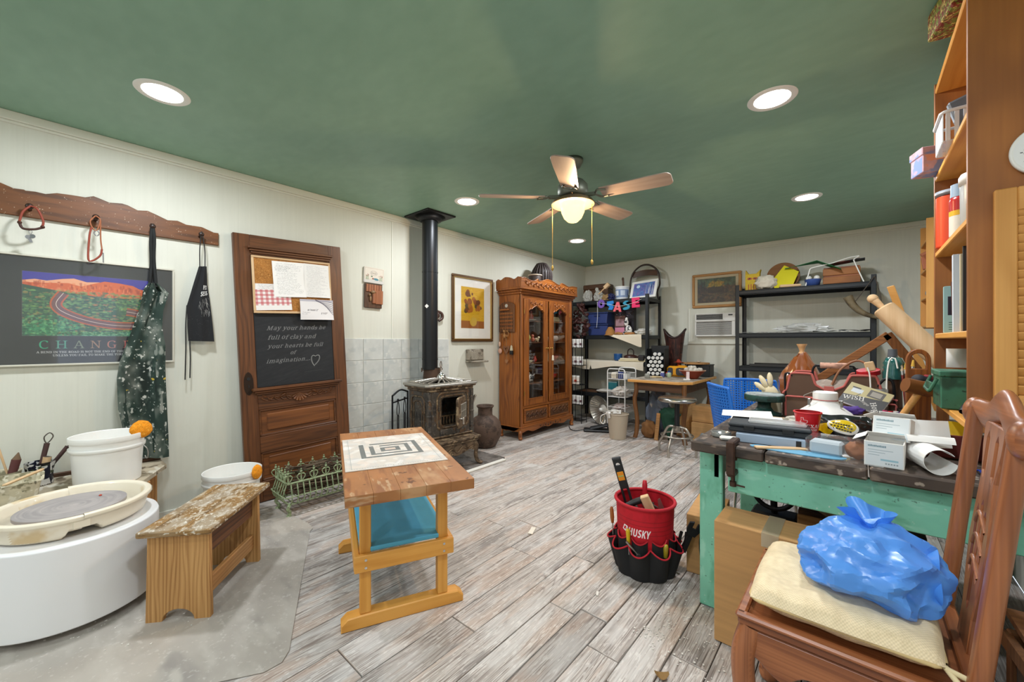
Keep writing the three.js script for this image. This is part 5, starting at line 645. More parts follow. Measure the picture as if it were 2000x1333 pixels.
// top shelf of the corner unit
{
  let o = thing('wooden_chest', 'brown wooden box with a round silver latch on the corner shelving', 'box', on1(3, -3.1, -5.66), 0.05);
  M('box_body', B(0.42, 0.2, 0.2, 0, 0.1, 0, { b: 0.006 }), M_brown, o); M('lid', B(0.43, 0.08, 0.21, 0, 0.242, 0, { b: 0.012 }), matT(brownTex, 0.5), o); M('latch', [C(0.028, 0.028, 0.012, 0.03, 0.2, 0.106, { r: [PI / 2, 0, 0] })], M_chrome, o);
  const wrap = phys(0xe6e4dd, 0.2, { transmission: 0.55, thickness: 0, ior: 1.4, side: THREE.DoubleSide });
  const bag = (label, x, z, s, seed, m, r = 0.09) => solo('wrapped_bundle', label, 'wrapped bundle', LUMP(r, 0, r * s[1] * 0.8, 0, { s, amp: 0.22, freq: 3, seed, ridge: true, flat: -r * s[1] * 0.8, facet: 0.5 }), m, on1(3, x, z));
  bag('clear plastic wrapped lump leftmost before the brown chest', -3.17, -5.46, [0.75, 1.1, 0.6], 3, wrap); bag('crumpled silver plastic bag before the brown chest', -2.98, -5.46, [0.9, 0.95, 0.6], 5, wrap); bag('tan cloth bundle beside the crumpled silver bag', -2.85, -5.45, [0.7, 0.6, 0.6], 8, mat(0x9a7a50, 0.9)); bag('dark blue crumpled bag beside the white tub', -2.76, -5.44, [0.7, 0.75, 0.7], 11, mat(0x1c2150, 0.5), 0.075);
  solo('wooden_mallet', 'small wooden mallet propped on the tan bundle', 'mallet', [ROD([0, 0, 0], [0.11, 0.09, 0], 0.009, 0.009), B(0.055, 0.09, 0.055, 0.135, 0.11, 0, { r: [0, 0, -0.9], b: 0.006 })], M_raw, on1(3, -2.93, -5.36, 0.1));
  o = thing('plastic_tub', 'white plastic tub with blue print holding a stick', 'tub', on1(3, -2.62, -5.5)); const tubT = pic(256, 128, (g, w, h) => { g.fillStyle = '#d5dae0'; g.fillRect(0, 0, w, h); g.fillStyle = '#7f94b8'; g.fillRect(0, h * 0.2, w, h * 0.62); for (let i = 0; i < 6; i++) { g.fillStyle = ['#c3cfe0', '#5a6f9a', '#e8ecf0'][i % 3]; g.fillRect(i * w / 6 + 8, h * 0.28, w / 9, h * 0.4); } });
  const tg = new THREE.CylinderGeometry(0.098, 0.085, 0.185, 36, 1, true); tg.userData.uv = true; M('tub_wall', place(tg, 0, 0.0935, 0), matT(tubT, 0.5, { side: THREE.DoubleSide }), o); M('tub_base', C(0.084, 0.084, 0.004, 0, 0.003, 0), M_white, o); M('tub_rim', L([[0.096, 0.18], [0.103, 0.182], [0.103, 0.194], [0.096, 0.195]], { seg: 36 }), M_white, o);
  solo('brown_stick', 'brown wooden paddle standing in the white tub', 'stick', [BAR([0, 0, 0], [-0.025, 0.3, -0.02], 0.028, 0.012), S(0.018, -0.027, 0.305, -0.02, { s: [1, 1.5, 0.6] })], M_brown, on1(3, -2.6, -5.52, 0.01));
  solo('white_tube', 'plain white cylinder beside the blue printed tub', 'canister', L([[0, 0], [0.048, 0], [0.05, 0.16], [0.046, 0.16], [0.044, 0.006], [0, 0.006]], { seg: 28 }), M_white, on1(3, -2.5, -5.63));
  o = thing('framed_picture', 'white framed picture of blue moonlit birches leaning on the top shelf', 'picture', on1(3, -2.3, -5.47), [-0.38, -0.1, 0]);
  const t = pic(384, 256, (g, w, h) => { const q = rng(14); g.fillStyle = '#5f79b8'; g.fillRect(0, 0, w, h); for (let i = 0; i < 260; i++) { g.fillStyle = ['rgba(120,90,170,.3)', 'rgba(80,150,190,.3)', 'rgba(60,80,150,.3)', 'rgba(160,120,180,.25)'][i % 4]; g.beginPath(); g.ellipse(q() * w, q() * h, 8 + q() * 40, 5 + q() * 22, q() * 3, 0, 7); g.fill(); } g.fillStyle = '#c9dff0'; g.beginPath(); g.ellipse(w * 0.22, h * 0.25, 34, 30, 0, 0, 7); g.fill(); for (let i = 0; i < 26; i++) { const x = w * (0.5 + q() * 0.5); g.strokeStyle = ['#dfe6ea', '#2d2a52', '#8a7fb0'][i % 3]; g.lineWidth = 2 + q() * 5; g.beginPath(); g.moveTo(x, h * (0.1 + q() * 0.2)); g.lineTo(x + (q() - 0.5) * 30, h); g.stroke(); } });
  M('print', PL(0.32, 0.21, 0, 0.14, 0.009), matT(t, 0.4), o); for (const s of [-1, 1]) { M('frame_rail', B(0.4, 0.035, 0.018, 0, 0.14 + s * 0.122, 0.006, { b: 0.004 }), M_white, o); M('frame_rail', B(0.04, 0.21, 0.018, s * 0.18, 0.14, 0.006, { b: 0.004 }), M_white, o); } M('backing', B(0.38, 0.26, 0.004, 0, 0.14, -0.002, { b: 0 }), M_brown, o);
  o = thing('bentwood_chair_back', 'dark bentwood chair back with a curved slat on the top shelf', 'chair back', on1(3, -2.36, -5.68), -0.06);
  M('hoop', TU([[-0.2, 0.0, 0], [-0.225, 0.22, 0], [-0.18, 0.4, 0], [-0.06, 0.5, 0], [0.08, 0.5, 0], [0.2, 0.4, 0], [0.235, 0.22, 0], [0.2, 0.11, 0], [0.21, 0.0, 0]], 0.013, { n: 60 }), mat(0x33231b, 0.45), o); M('slat', SH((u, v) => [lerp(-0.19, 0.19, u), 0.335 + v * 0.085 + 0.025 * Math.sin(u * PI), -0.012 - 0.02 * Math.sin(u * PI)], 16, 4, 0.01, { uv: false }), matT(brownTex, 0.45), o);
  // foam letters on a string
  const letter = (label, pts, holes, col, x, y, r = 0) => solo('foam_letter', label + ' hanging from the top shelf edge', 'letter', E(pts, 0.02, { b: 0.004, holes }), mat(col, 0.7), [x, y, -5.312], [0, 0, r], { group: 'craft letters strung on the corner shelving' });
  letter('purple ring shaped craft letter', arc(0, 0, 0.058, 0.065, 0, 2 * PI, 20).slice(0, -1), [arc(0, 0, 0.02, 0.026, 0, 2 * PI, 12).slice(0, -1)], 0x6f4fa0, -2.86, 1.748);
  letter('blue craft letter', [[-0.05, 0.06], [0.05, 0.06], [0.055, 0.02], [0.02, 0], [0.05, -0.03], [0.02, -0.075], [-0.045, -0.06], [-0.02, -0.02], [-0.055, 0.01]], [], 0x1f7ac0, -2.71, 1.72, 0.1);
  letter('coral craft letter A', [[-0.065, -0.07], [-0.03, -0.07], [-0.02, -0.045], [0.02, -0.045], [0.03, -0.07], [0.065, -0.07], [0.02, 0.07], [-0.02, 0.07]], [[[-0.012, -0.015], [0.012, -0.015], [0, 0.03]]], 0xe0606a, -2.6, 1.69, -0.08);
  letter('teal craft letter', smooth([[0.05, 0.05], [0, 0.065], [-0.045, 0.035], [0.0, 0.0], [0.02, -0.02], [-0.05, -0.03], [-0.04, -0.06], [0.03, -0.06], [0.055, -0.015], [0.0, 0.03]], 4, true), [], 0x2a8aa8, -2.47, 1.705, 0.15);
  letter('hot pink craft letter E', [[-0.055, -0.07], [0.06, -0.07], [0.06, -0.03], [0, -0.03], [0, -0.015], [0.05, -0.015], [0.05, 0.015], [0, 0.015], [0, 0.03], [0.06, 0.03], [0.06, 0.07], [-0.055, 0.07]], [], 0xe02a62, -2.33, 1.735, 0.03);
  solo('letter_string', 'pale string carrying the craft letters', 'string', TU([[-2.93, 1.785, -5.316], [-2.86, 1.76, -5.302], [-2.71, 1.73, -5.3], [-2.6, 1.7, -5.3], [-2.47, 1.71, -5.3], [-2.33, 1.74, -5.3], [-2.25, 1.78, -5.316]], 0.002, { seg: 5 }), M_paper); solo('hanging_ribbon', 'thin pale ribbon hanging down from the letter string', 'ribbon', TU([[-2.93, 1.785, -5.316], [-2.92, 1.6, -5.31], [-2.935, 1.4, -5.31]], 0.0025, { seg: 5 }), M_paper);
}
// dried bunch in the corner
{
  const q = rng(77), g = []; for (let i = 0; i < 70; i++) { const a = q() * 6.28, y = q() * 0.5, r = 0.03 + 0.07 * Math.sin(clamp(y / 0.5) * PI) * (0.5 + q()); g.push(S(0.018 + q() * 0.02, Math.cos(a) * r, -y, Math.sin(a) * r, { s: [1, 1.5, 0.6], r: [q() * 3, q() * 3, q() * 3], seg: 7, hs: 5 })); }
  const o = thing('dried_chilli_string', 'dark red dried chilli bunch hanging beside the glazed cabinet', 'dried chillies', [-3.17, 1.76, -5.24]); M('chilli_cluster', g, mat(0x3f1d18, 0.55), o, { kind: 'stuff' }); M('cord', ROD([0, 0.0, 0], [0, 0.06, -0.085], 0.003), M_brown, o);
}
// second shelf: bins, cow, box, paper
{
  for (const [k, y, lab] of [[0, 0, 'lower blue plastic storage bin of the stacked pair'], [1, 0.178, 'upper blue plastic storage bin of the stacked pair']]) { const o = thing('storage_bin', lab, 'storage bin', on1(2, -2.97, -5.55, 0.001 + y)), m = phys(0x303e70, 0.4, { clearcoat: 0.2 }); M('bin_body', E([[-0.15, 0], [0.15, 0], [0.168, 0.15], [-0.168, 0.15]], 0.32, { b: 0.008 }), m, o); M('lid', [B(0.36, 0.022, 0.34, 0, 0.162, 0, { b: 0.006 })], phys(0x293660, 0.4), o); M('handle', B(0.1, 0.03, 0.02, 0, 0.125, 0.165, { b: 0.005 }), mat(0x24315c, 0.5), o); }
  let o = thing('clear_bin_unit', 'clear plastic drawer unit beside the blue bins', 'drawer unit', on1(2, -3.26, -5.5)); for (const k of [0, 1]) M('drawer_box', [B(0.19, 0.17, 0.003, 0, 0.09 + k * 0.185, 0.14, { b: 0 }), B(0.003, 0.17, 0.28, -0.094, 0.09 + k * 0.185, 0, { b: 0 }), B(0.003, 0.17, 0.28, 0.094, 0.09 + k * 0.185, 0, { b: 0 }), B(0.19, 0.003, 0.28, 0, 0.004 + k * 0.185, 0, { b: 0 })], M_poly, o); M('frame_edge', [B(0.2, 0.006, 0.29, 0, 0.37, 0), B(0.2, 0.006, 0.29, 0, 0.186, 0)], mat(0xb9b7b0, 0.5), o); M('wood_block', B(0.12, 0.05, 0.08, 0.02, 0.216, 0.06), M_raw, o);
  const ct = pic(256, 320, (g, w, h) => { const q = rng(21); g.fillStyle = '#17141c'; g.fillRect(0, 0, w, h); g.fillStyle = '#6a4a44'; g.fillRect(10, h * 0.3, w * 0.52, h * 0.4); g.fillStyle = '#a8848a'; g.fillRect(20, h * 0.42, w * 0.42, h * 0.25); g.fillStyle = '#d68aa4'; g.fillRect(8, h * 0.72, w * 0.5, h * 0.25); for (let i = 0; i < 40; i++) { g.fillStyle = ['#3f5a9a', '#b06a5a', '#d8d4d0', '#6a3a80'][i % 4]; g.globalAlpha = 0.6; g.fillRect(q() * w, q() * h * 0.35, 3 + q() * 14, 2 + q() * 6); } g.globalAlpha = 1; });
  o = thing('craft_box', 'dark printed craft box with pink pictures behind the spotted figure', 'box', on1(2, -2.6, -5.56), 0.05); M('carton', B(0.3, 0.41, 0.1, 0, 0.207, 0, { b: 0.002 }), mat(0x1b1820, 0.5), o); M('printed_face', PL(0.296, 0.405, 0, 0.207, 0.0506), matT(ct, 0.35), o);
  o = thing('spotted_dog_figure', 'white ceramic animal with black spots in front of the craft box', 'figurine', on1(2, -2.5, -5.42)); const spot = matT(blotch(0xe9e6e0, [[0x17171a, 0.6, 3, 0.02]], 181, { su: 0.15, sv: 0.15, w: 128 }), 0.35); M('body', [S(0.055, 0.02, 0.075, 0, { s: [0.85, 1.25, 0.7], r: [0, 0, 0.25] }), S(0.036, -0.018, 0.18, 0, { s: [0.9, 1.35, 0.8] }), S(0.03, -0.03, 0.03, 0.015, { s: [1, 1, 0.8] }), S(0.024, -0.012, 0.228, 0.006, { s: [0.8, 1.2, 0.8] })], spot, o); M('ear', [S(0.014, 0.0, 0.245, -0.012, { s: [0.6, 1.6, 0.4] })], mat(0x1c1c1f, 0.4), o);
  each('cloth_scrap', ['rumpled orange cloth scrap beside the tan hat', 'rumpled orange cloth scrap under the spotted figure'], 'cloth', [LUMP(0.06, -0.1, 0.022, 0.02, { s: [1.0, 0.35, 0.7], amp: 0.25, freq: 3, seed: 4 }), LUMP(0.06, 0.06, 0.022, 0.0, { s: [1.3, 0.35, 0.6], amp: 0.3, freq: 3, seed: 6 })], mat(0xa4703f, 0.9), on1(2, -2.5, -5.36));
  solo('felt_hat', 'tan felt hat lying in front of the blue bins', 'hat', [L([[0.085, 0.0], [0.088, 0.006], [0.07, 0.014], [0.068, 0.05], [0.03, 0.12], [0, 0.125]], { seg: 32 })], mat(0x9a6a34, 0.9), on1(2, -2.74, -5.36), [0, 0, 0.0]);
  solo('crumpled_plastic', 'crumpled clear plastic at the right end of the second shelf', 'plastic wrap', LUMP(0.075, 0, 0.042, 0, { s: [1.5, 0.6, 0.9], amp: 0.3, freq: 3, seed: 13, ridge: true, flat: -0.042, facet: 0.5 }), phys(0xeceae4, 0.25, { transmission: 0.4, thickness: 0, side: THREE.DoubleSide }), on1(2, -2.28, -5.45)); 
  solo('white_cloth', 'rumpled white cloth beside the crumpled plastic', 'cloth', LUMP(0.06, 0, 0.036, 0, { s: [1.3, 0.65, 0.9], amp: 0.25, freq: 3, seed: 15, flat: -0.036 }), mat(0xd5d0c4, 0.9), on1(2, -2.37, -5.57));
  solo('hanging_canvas', 'cream canvas hanging over the second shelf edge', 'canvas', SH((u, v) => { const x = lerp(-2.78, -2.25, u), over = 0.17 * Math.pow(u, 1.3) * v + 0.004; return v < 0.3 ? [x, 1.289 + 0.002 * Math.sin(u * 9), lerp(-5.42, -5.314, v / 0.3)] : [x, 1.289 - 0.17 * (u < 0.93 ? Math.pow(u / 0.93, 1.2) : 1) * (v - 0.3) / 0.7 - 0.002, -5.312 + 0.012 * Math.sin(u * 5) * v]; }, 20, 14, 0.002, { uv: false }), mat(0xd9cdb6, 0.9));
}
// third shelf: paper liner, pots, boards
{
  solo('paper_liner', 'cream paper lining the third shelf with a torn hanging edge', 'paper liner', SH((u, v) => { const x = lerp(-3.36, -2.22, u), drop = 0.1 + 0.03 * Math.sin(u * 7) - (u > 0.27 && u < 0.29 ? 0.06 : 0) + (u < 0.28 ? 0.02 * u : 0); return v < 0.6 ? [x, 0.9065 + 0.0015 * Math.sin(u * 14), lerp(-5.77, -5.312, v / 0.6)] : [x, 0.907 - drop * (v - 0.6) / 0.4, -5.31 + 0.008 * Math.sin(u * 10) * (v - 0.6)]; }, 60, 14, 0.0015, { uv: false }), mat(0xdbd1bd, 0.9));
  solo('blue_pot', 'small blue glazed pot on the paper lined shelf', 'pot', L([[0, 0], [0.05, 0], [0.062, 0.02], [0.06, 0.09], [0.066, 0.1], [0.056, 0.1], [0.052, 0.02], [0, 0.01]], { seg: 28 }), mat(0x1f4f86, 0.3), on1(1, -2.66, -5.45, 0.009)); 
  const o = thing('clay_teapot', 'brown pot with a tall loop handle on the paper lined shelf', 'pot', on1(1, -2.47, -5.46, 0.009)); M('pot_body', L([[0, 0], [0.08, 0], [0.1, 0.03], [0.09, 0.075], [0.05, 0.09], [0, 0.095]], { seg: 28 }), mat(0x3d211a, 0.4), o); M('loop_handle', TU([[-0.045, 0.085, 0], [-0.04, 0.15, 0], [0, 0.175, 0], [0.04, 0.15, 0], [0.045, 0.085, 0]], 0.008), mat(0x2c1a14, 0.4), o); M('spout', ROD([0.08, 0.04, 0], [0.14, 0.085, 0], 0.016, 0.01), mat(0x3d211a, 0.4), o);
  solo('craft_board', 'lower cream board on the paper lined shelf', 'board', B(0.4, 0.02, 0.1, 0, 0.0105, 0), mat(0xd8caa4, 0.7), on1(1, -2.4, -5.385, 0.0095)); solo('craft_board', 'upper cream board on the paper lined shelf', 'board', B(0.38, 0.02, 0.09, 0, 0.0105, 0), mat(0xe0d4b2, 0.7), on1(1, -2.39, -5.385, 0.032));
}
// bottom shelf
{
  solo('teal_box', 'small teal and white box on the bottom shelf', 'box', B(0.14, 0.16, 0.1, 0, 0.081, 0), matT(pic(128, 128, (g, w, h) => { g.fillStyle = '#cfd8d6'; g.fillRect(0, 0, w, h); g.fillStyle = '#3f9aa8'; g.fillRect(w * 0.15, h * 0.1, w * 0.7, h * 0.5); }), 0.5), on1(0, -2.8, -5.6)); solo('flat_board', 'flat brown board on the bottom shelf', 'board', B(0.3, 0.016, 0.2, 0, 0.009, 0), M_brown, on1(0, -3.1, -5.45)); solo('plaster_slab', 'rumpled white plaster cloth on the bottom shelf', 'cloth', LUMP(0.1, 0, 0.03, 0, { s: [1.3, 0.3, 0.9], amp: 0.2, freq: 3, seed: 21, flat: -0.03 }), mat(0xc6bfb4, 0.9), on1(0, -2.85, -5.42));
}
// spice tower
{
  const o = thing('wire_spice_rack', 'narrow black wire rack between the cabinet and the shelving', 'wire rack', [-3.11, 0, -5.08]), w = 0.095, d = 0.07;
  M('wire_frame', [...[-1, 1].flatMap((x) => [-1, 1].map((z) => ROD([x * w, 0, z * d], [x * w, 1.28, z * d], 0.005, 0.005, { seg: 8 })))], M_iron, o); for (const y of [0.04, 0.27, 0.56, 0.845, 1.1]) M('wire_shelf', [TU([[-w, y, -d], [w, y, -d], [w, y, d], [-w, y, d]], 0.004, { closed: true, t: 0.02, n: 40, seg: 5 }), ...[-2, -1, 0, 1, 2].map((i) => ROD([-w, y, i * 0.026], [w, y, i * 0.026], 0.002, 0.002, { seg: 5 })), TU([[-w, y + 0.05, d], [w, y + 0.05, d]], 0.003, { seg: 5, n: 2 })], M_iron, o);
  const labT = [['#e6e4e0', '#7a5a5e'], ['#e8ddd0', '#c24a32']].map(([a, b]) => pic(64, 64, (g, W, H) => { g.fillStyle = a; g.fillRect(0, 0, W, H); g.fillStyle = b; g.fillRect(W * 0.1, H * 0.35, W * 0.25, H * 0.35); g.fillRect(W * 0.6, H * 0.35, W * 0.25, H * 0.35); }));
  [[1.1, 0, 'top'], [0.845, 1, 'second'], [0.56, 2, 'third'], [0.27, 3, 'lowest']].forEach(([y, k, nm]) => { for (let i = 0; i < (k === 2 ? 2 : 3); i++) { const g = new THREE.CylinderGeometry(0.028, 0.028, 0.1, 20); g.userData.uv = true; const c = thing('glaze_jar', 'white labelled glaze jar on the ' + nm + ' tier of the wire rack', 'jar', [-3.17 + i * 0.06, y + 0.0055, -5.06], i, 'glaze jars on the wire rack, ' + nm + ' tier'); M('jar_body', place(g, 0, 0.05, 0), matT(labT[k === 2 ? 1 : 0], 0.4), c); M('jar_lid', C(0.03, 0.03, 0.024, 0, 0.112, 0), M_white, c); } });
}

// ---------- cabriole table by the corner, with its things ----------
{
  const o = thing('side_table', 'old wooden table with cabriole legs and a pale worn top', 'table', [0, 0, 0]), pts = [[-2.12, -4.6], [-1.52, -4.6], [-1.4, -4.72], [-1.4, -5.72], [-2.12, -5.72]].map(([x, z]) => [x, -z]);
  M('tabletop', E(pts, 0.032, { b: 0.004, r: [-PI / 2, 0, 0], y: 0.719 }), M_gold, o); M('worn_surface', E(pts.map(([x, y]) => [lerp(-1.76, x, 0.985), lerp(5.16, y, 0.99)]), 0.002, { r: [-PI / 2, 0, 0], y: 0.7355 }), grime(0xb3a797, 0.7), o);
  M('apron', [B(0.56, 0.1, 0.022, -1.76, 0.652, -4.68), B(0.56, 0.1, 0.022, -1.76, 0.652, -5.62), B(0.022, 0.1, 0.94, -2.05, 0.652, -5.15), B(0.022, 0.1, 0.94, -1.47, 0.652, -5.15)], M_brown, o);
  for (const [x, z, s] of [[-2.045, -4.675, -1], [-1.475, -4.675, 1], [-2.045, -5.63, -1], [-1.475, -5.63, 1]]) M('leg', TU([[x, 0.7, z], [x - 0.004 * s, 0.6, z], [x + s * 0.014, 0.48, z + 0.008], [x - s * 0.012, 0.26, z], [x - s * 0.006, 0.1, z], [x + s * 0.012, 0.022, z + 0.006]], 0.026, { seg: 10, n: 24 }), matT(pineTex, 0.5, { color: 0xa09080 }), o, { g: 'y' });
}
const T2 = 0.7375;
{
  let o = thing('paint_bottle_rack', 'black rack stacked with white capped paint bottles', 'bottle rack', [-2.02, T2, -5.3]); M('rack_shell', [B(0.24, 0.006, 0.17, 0, 0.003, 0), B(0.24, 0.4, 0.006, 0, 0.2, -0.085), B(0.006, 0.36, 0.17, -0.117, 0.18, 0), B(0.006, 0.36, 0.17, 0.117, 0.18, 0)], M_black, o);
  const cap = C(0.0215, 0.0215, 0.02, 0, 0, 0.075, { r: [PI / 2, 0, 0], seg: 18 }), body = C(0.018, 0.018, 0.12, 0, 0, 0, { r: [PI / 2, 0, 0], seg: 14 }), numT = pic(64, 64, (g, w, h) => { g.fillStyle = '#e6e4de'; g.fillRect(0, 0, w, h); write(g, '22', 32, 44, 34, '#55555a', 'sans-serif', { align: 'center' }); }), disc = new THREE.CircleGeometry(0.0205, 18); disc.userData.uv = true; disc.translate(0, 0, 0.0856);
  const cg = prep(cap, 'x', 0, 0), bg = prep(body, 'x', 0, 0), dg = prep(disc, 'x', 0, 0), cols = [0x1f3a34, 0x2c3550, 0x263128, 0x1f1f28].map((c) => mat(c, 0.4)), nm = matT(numT, 0.5);
  for (let r = 0; r < 6; r++) for (let c = 0; c < (r === 5 ? 2 : r % 2 ? 3 : 4); c++) { const b = thing('paint_bottle', 'white capped paint bottle lying in the black bottle rack', 'bottle', [-2.02 - 0.0875 + c * 0.058 + (r % 2 ? 0.029 : 0) + (r === 5 ? 0.055 : 0), T2 + 0.032 + r * 0.0515, -5.3], 0, 'paint bottles in the black rack'); for (const [n, g, m] of [['bottle_body', bg, cols[(r + c) % 4]], ['cap', cg, M_white], ['cap_number', dg, nm]]) { const q = new THREE.Mesh(g, m); q.name = n; q.castShadow = q.receiveShadow = true; b.add(q); } }
  o = thing('radio', 'yellow jobsite radio with grey speaker grille and antenna', 'radio', [-1.765, T2, -5.33], 0.2); const ym = mat(0xd9940f, 0.45); M('case', [B(0.26, 0.135, 0.11, 0, 0.0685, 0, { b: 0.025 }), B(0.09, 0.012, 0.05, 0.05, 0.14, 0, { b: 0.005 })], ym, o); M('speaker_grille', [E(rrect(0.125, 0.1, 0.03, 0.045, 0.068), 0.008, { b: 0.002, z: 0.056 }), E(rrect(0.06, 0.1, 0.02, -0.085, 0.068), 0.008, { b: 0.002, z: 0.056 })], mat(0x34363a, 0.7), o); M('speaker_cone', C(0.018, 0.03, 0.008, 0.045, 0.068, 0.06, { r: [PI / 2, 0, 0] }), mat(0x5a5462, 0.5), o); M('antenna', ROD([0.1, 0.135, -0.03], [0.1, 0.34, -0.03], 0.0022, 0.0015), M_steel, o);
  o = thing('terracotta_bowl', 'wide terracotta bowl filled with white lumps', 'bowl', [-1.53, T2, -5.14]); M('bowl_body', L([[0, 0], [0.06, 0], [0.065, 0.01], [0.13, 0.08], [0.15, 0.095], [0.152, 0.102], [0.143, 0.1], [0.12, 0.078], [0.05, 0.014], [0, 0.012]], { seg: 40 }), mat(0x8d351a, 0.4), o); M('rim', L([[0.14, 0.1], [0.152, 0.101], [0.154, 0.107], [0.142, 0.107]], { seg: 40 }), mat(0xc9a58c, 0.6), o);
  const q = rng(33); for (let i = 0; i < 15; i++) { const a = q() * 6.28, r = i < 5 ? 0.045 * q() : 0.06 + q() * 0.04; solo('plaster_lump', 'white plaster lump heaped in the terracotta bowl', 'plaster lump', LUMP(0.026, 0, 0, 0, { amp: 0.25, freq: 2, seed: i, d: 2 }), mat(0xcfc7ba, 0.9), [-1.53 + Math.cos(a) * r, T2 + (i < 5 ? 0.135 : 0.108), -5.14 + Math.sin(a) * r], q() * 3, { group: 'plaster lumps in the bowl' }); }
  const jar = (n, l, x, z, r, h, m, capM) => { const j = thing(n, l, 'jar', [x, T2, z]); M('jar_body', L([[0, 0.002], [r, 0.002], [r, h * 0.8], [r * 0.8, h * 0.9], [r * 0.8, h], [r * 0.72, h], [r * 0.9, h * 0.78], [r * 0.9, 0.008], [0, 0.008]], { seg: 24 }), m, j); if (capM) M('jar_lid', C(r * 0.85, r * 0.85, h * 0.22, 0, h + h * 0.1, 0), capM, j); return j; };
  jar('glass_jar', 'small clear jar with grey label at the table front', -1.965, -4.82, 0.03, 0.06, mat(0x9a9a92, 0.3)); jar('paint_jar', 'small blue paint jar with white cap beside the bottle rack', -1.88, -5.1, 0.026, 0.06, mat(0x5a62a0, 0.3), M_white); jar('paint_jar', 'small green paint bottle with blue cap beside the radio', -1.81, -5.14, 0.026, 0.065, mat(0xb5c8a8, 0.3), mat(0x27408a, 0.4)); jar('paint_jar', 'tiny grey jar with red cap between the paint jars', -1.845, -5.17, 0.02, 0.05, mat(0x8a8a8a, 0.3), M_red);
  each('wooden_strip', ['lower pale wooden strip lying before the bottle rack', 'upper pale wooden strip lying before the bottle rack'], 'wood strip', [B(0.15, 0.01, 0.018, 0, 0.0055, 0, { r: [0, 0.2, 0] }), B(0.13, 0.01, 0.018, 0.01, 0.016, 0.004, { r: [0, -0.1, 0] })], mat(0xd6bf92, 0.7), [-1.91, T2, -4.98]);
  o = thing('card_holder', 'small white card holder standing before the terracotta bowl', 'card holder', [-1.53, T2, -4.93], 0.3); M('stand', B(0.075, 0.012, 0.05, 0, 0.0065, 0), M_white, o); M('card', B(0.035, 0.085, 0.003, 0.012, 0.055, 0, { r: [-0.15, 0, 0] }), mat(0xd9c3c0, 0.6), o);
  solo('black_case', 'black plastic case at the far end of the side table', 'case', [B(0.3, 0.15, 0.2, 0, 0.076, 0, { b: 0.008 }), B(0.31, 0.014, 0.21, 0, 0.152, 0)], mat(0x1b1c1e, 0.5), [-1.57, T2, -5.58]);
  solo('wooden_bat', 'flat round wooden bat lying on the black case', 'bat', C(0.17, 0.17, 0.016, 0, 0.009, 0, { seg: 40 }), M_pine, [-1.62, T2 + 0.16, -5.58]); solo('pebble', 'small pale pebble on the wooden bat', 'pebble', LUMP(0.02, 0, 0.012, 0, { s: [1.3, 0.6, 1], d: 2 }), M_clay, [-1.58, T2 + 0.177, -5.58]);
  o = thing('brown_vase', 'tall flared brown vase with twisted rim behind the radio', 'vase', [-1.9, T2, -5.61]); M('vase_body', SH((u, v) => { const a = u * 2 * PI, r = lerp(0.07, 0.135, Math.pow(v, 1.6)) * (1 + 0.05 * Math.sin(a * 3) * v), y = v * 0.56 + 0.06 * v * v * Math.cos(a * 2 + 0.3); return [Math.cos(a) * r, y, Math.sin(a) * r * 0.75]; }, 48, 16, 0.01, { uv: false }), matT(blotch(0x3c1f1a, [[0x241210, 0.5, 14, 0.2, 3], [0x5a3128, 0.62, 20, 0.15, 4]], 207, { su: 0.3, sv: 0.3 }), 0.45), o, { g: 'x' }); M('rim_twist', TU(Array.from({ length: 18 }, (_, i) => { const a = i / 18 * 2 * PI; return [Math.cos(a) * 0.142, 0.565 + 0.06 * Math.cos(a * 2 + 0.3), Math.sin(a) * 0.105]; }), 0.012, { closed: true, n: 60 }), mat(0x2a1512, 0.45), o); M('base', C(0.068, 0.07, 0.012, 0, 0.006, 0), mat(0x2a1512, 0.45), o);
  solo('red_figurine', 'small red carved figure with a wide hat before the brown vase', 'figurine', [L([[0, 0], [0.045, 0], [0.03, 0.08], [0.035, 0.12], [0.012, 0.15], [0, 0.15]], { seg: 20 }), S(0.022, 0, 0.17, 0), L([[0.065, 0.178], [0.03, 0.19], [0.016, 0.215], [0, 0.22]], { seg: 20 }), TU([[0.03, 0.12, 0], [0.07, 0.1, 0.01], [0.1, 0.06, 0]], 0.01), TU([[-0.03, 0.12, 0], [-0.06, 0.08, 0.02], [-0.03, 0.05, 0.03]], 0.01)], mat(0xa03a24, 0.55), [-1.8, T2 + 0.001, -5.46]);
  o = thing('plastic_caddy', 'dark rounded plastic caddy on the shelf edge behind the table', 'caddy', on1(1, -2.26, -5.36, 0.0095)); M('caddy_body', B(0.1, 0.09, 0.075, 0, 0.046, 0, { b: 0.02 }), mat(0x2a2625, 0.5), o);
}
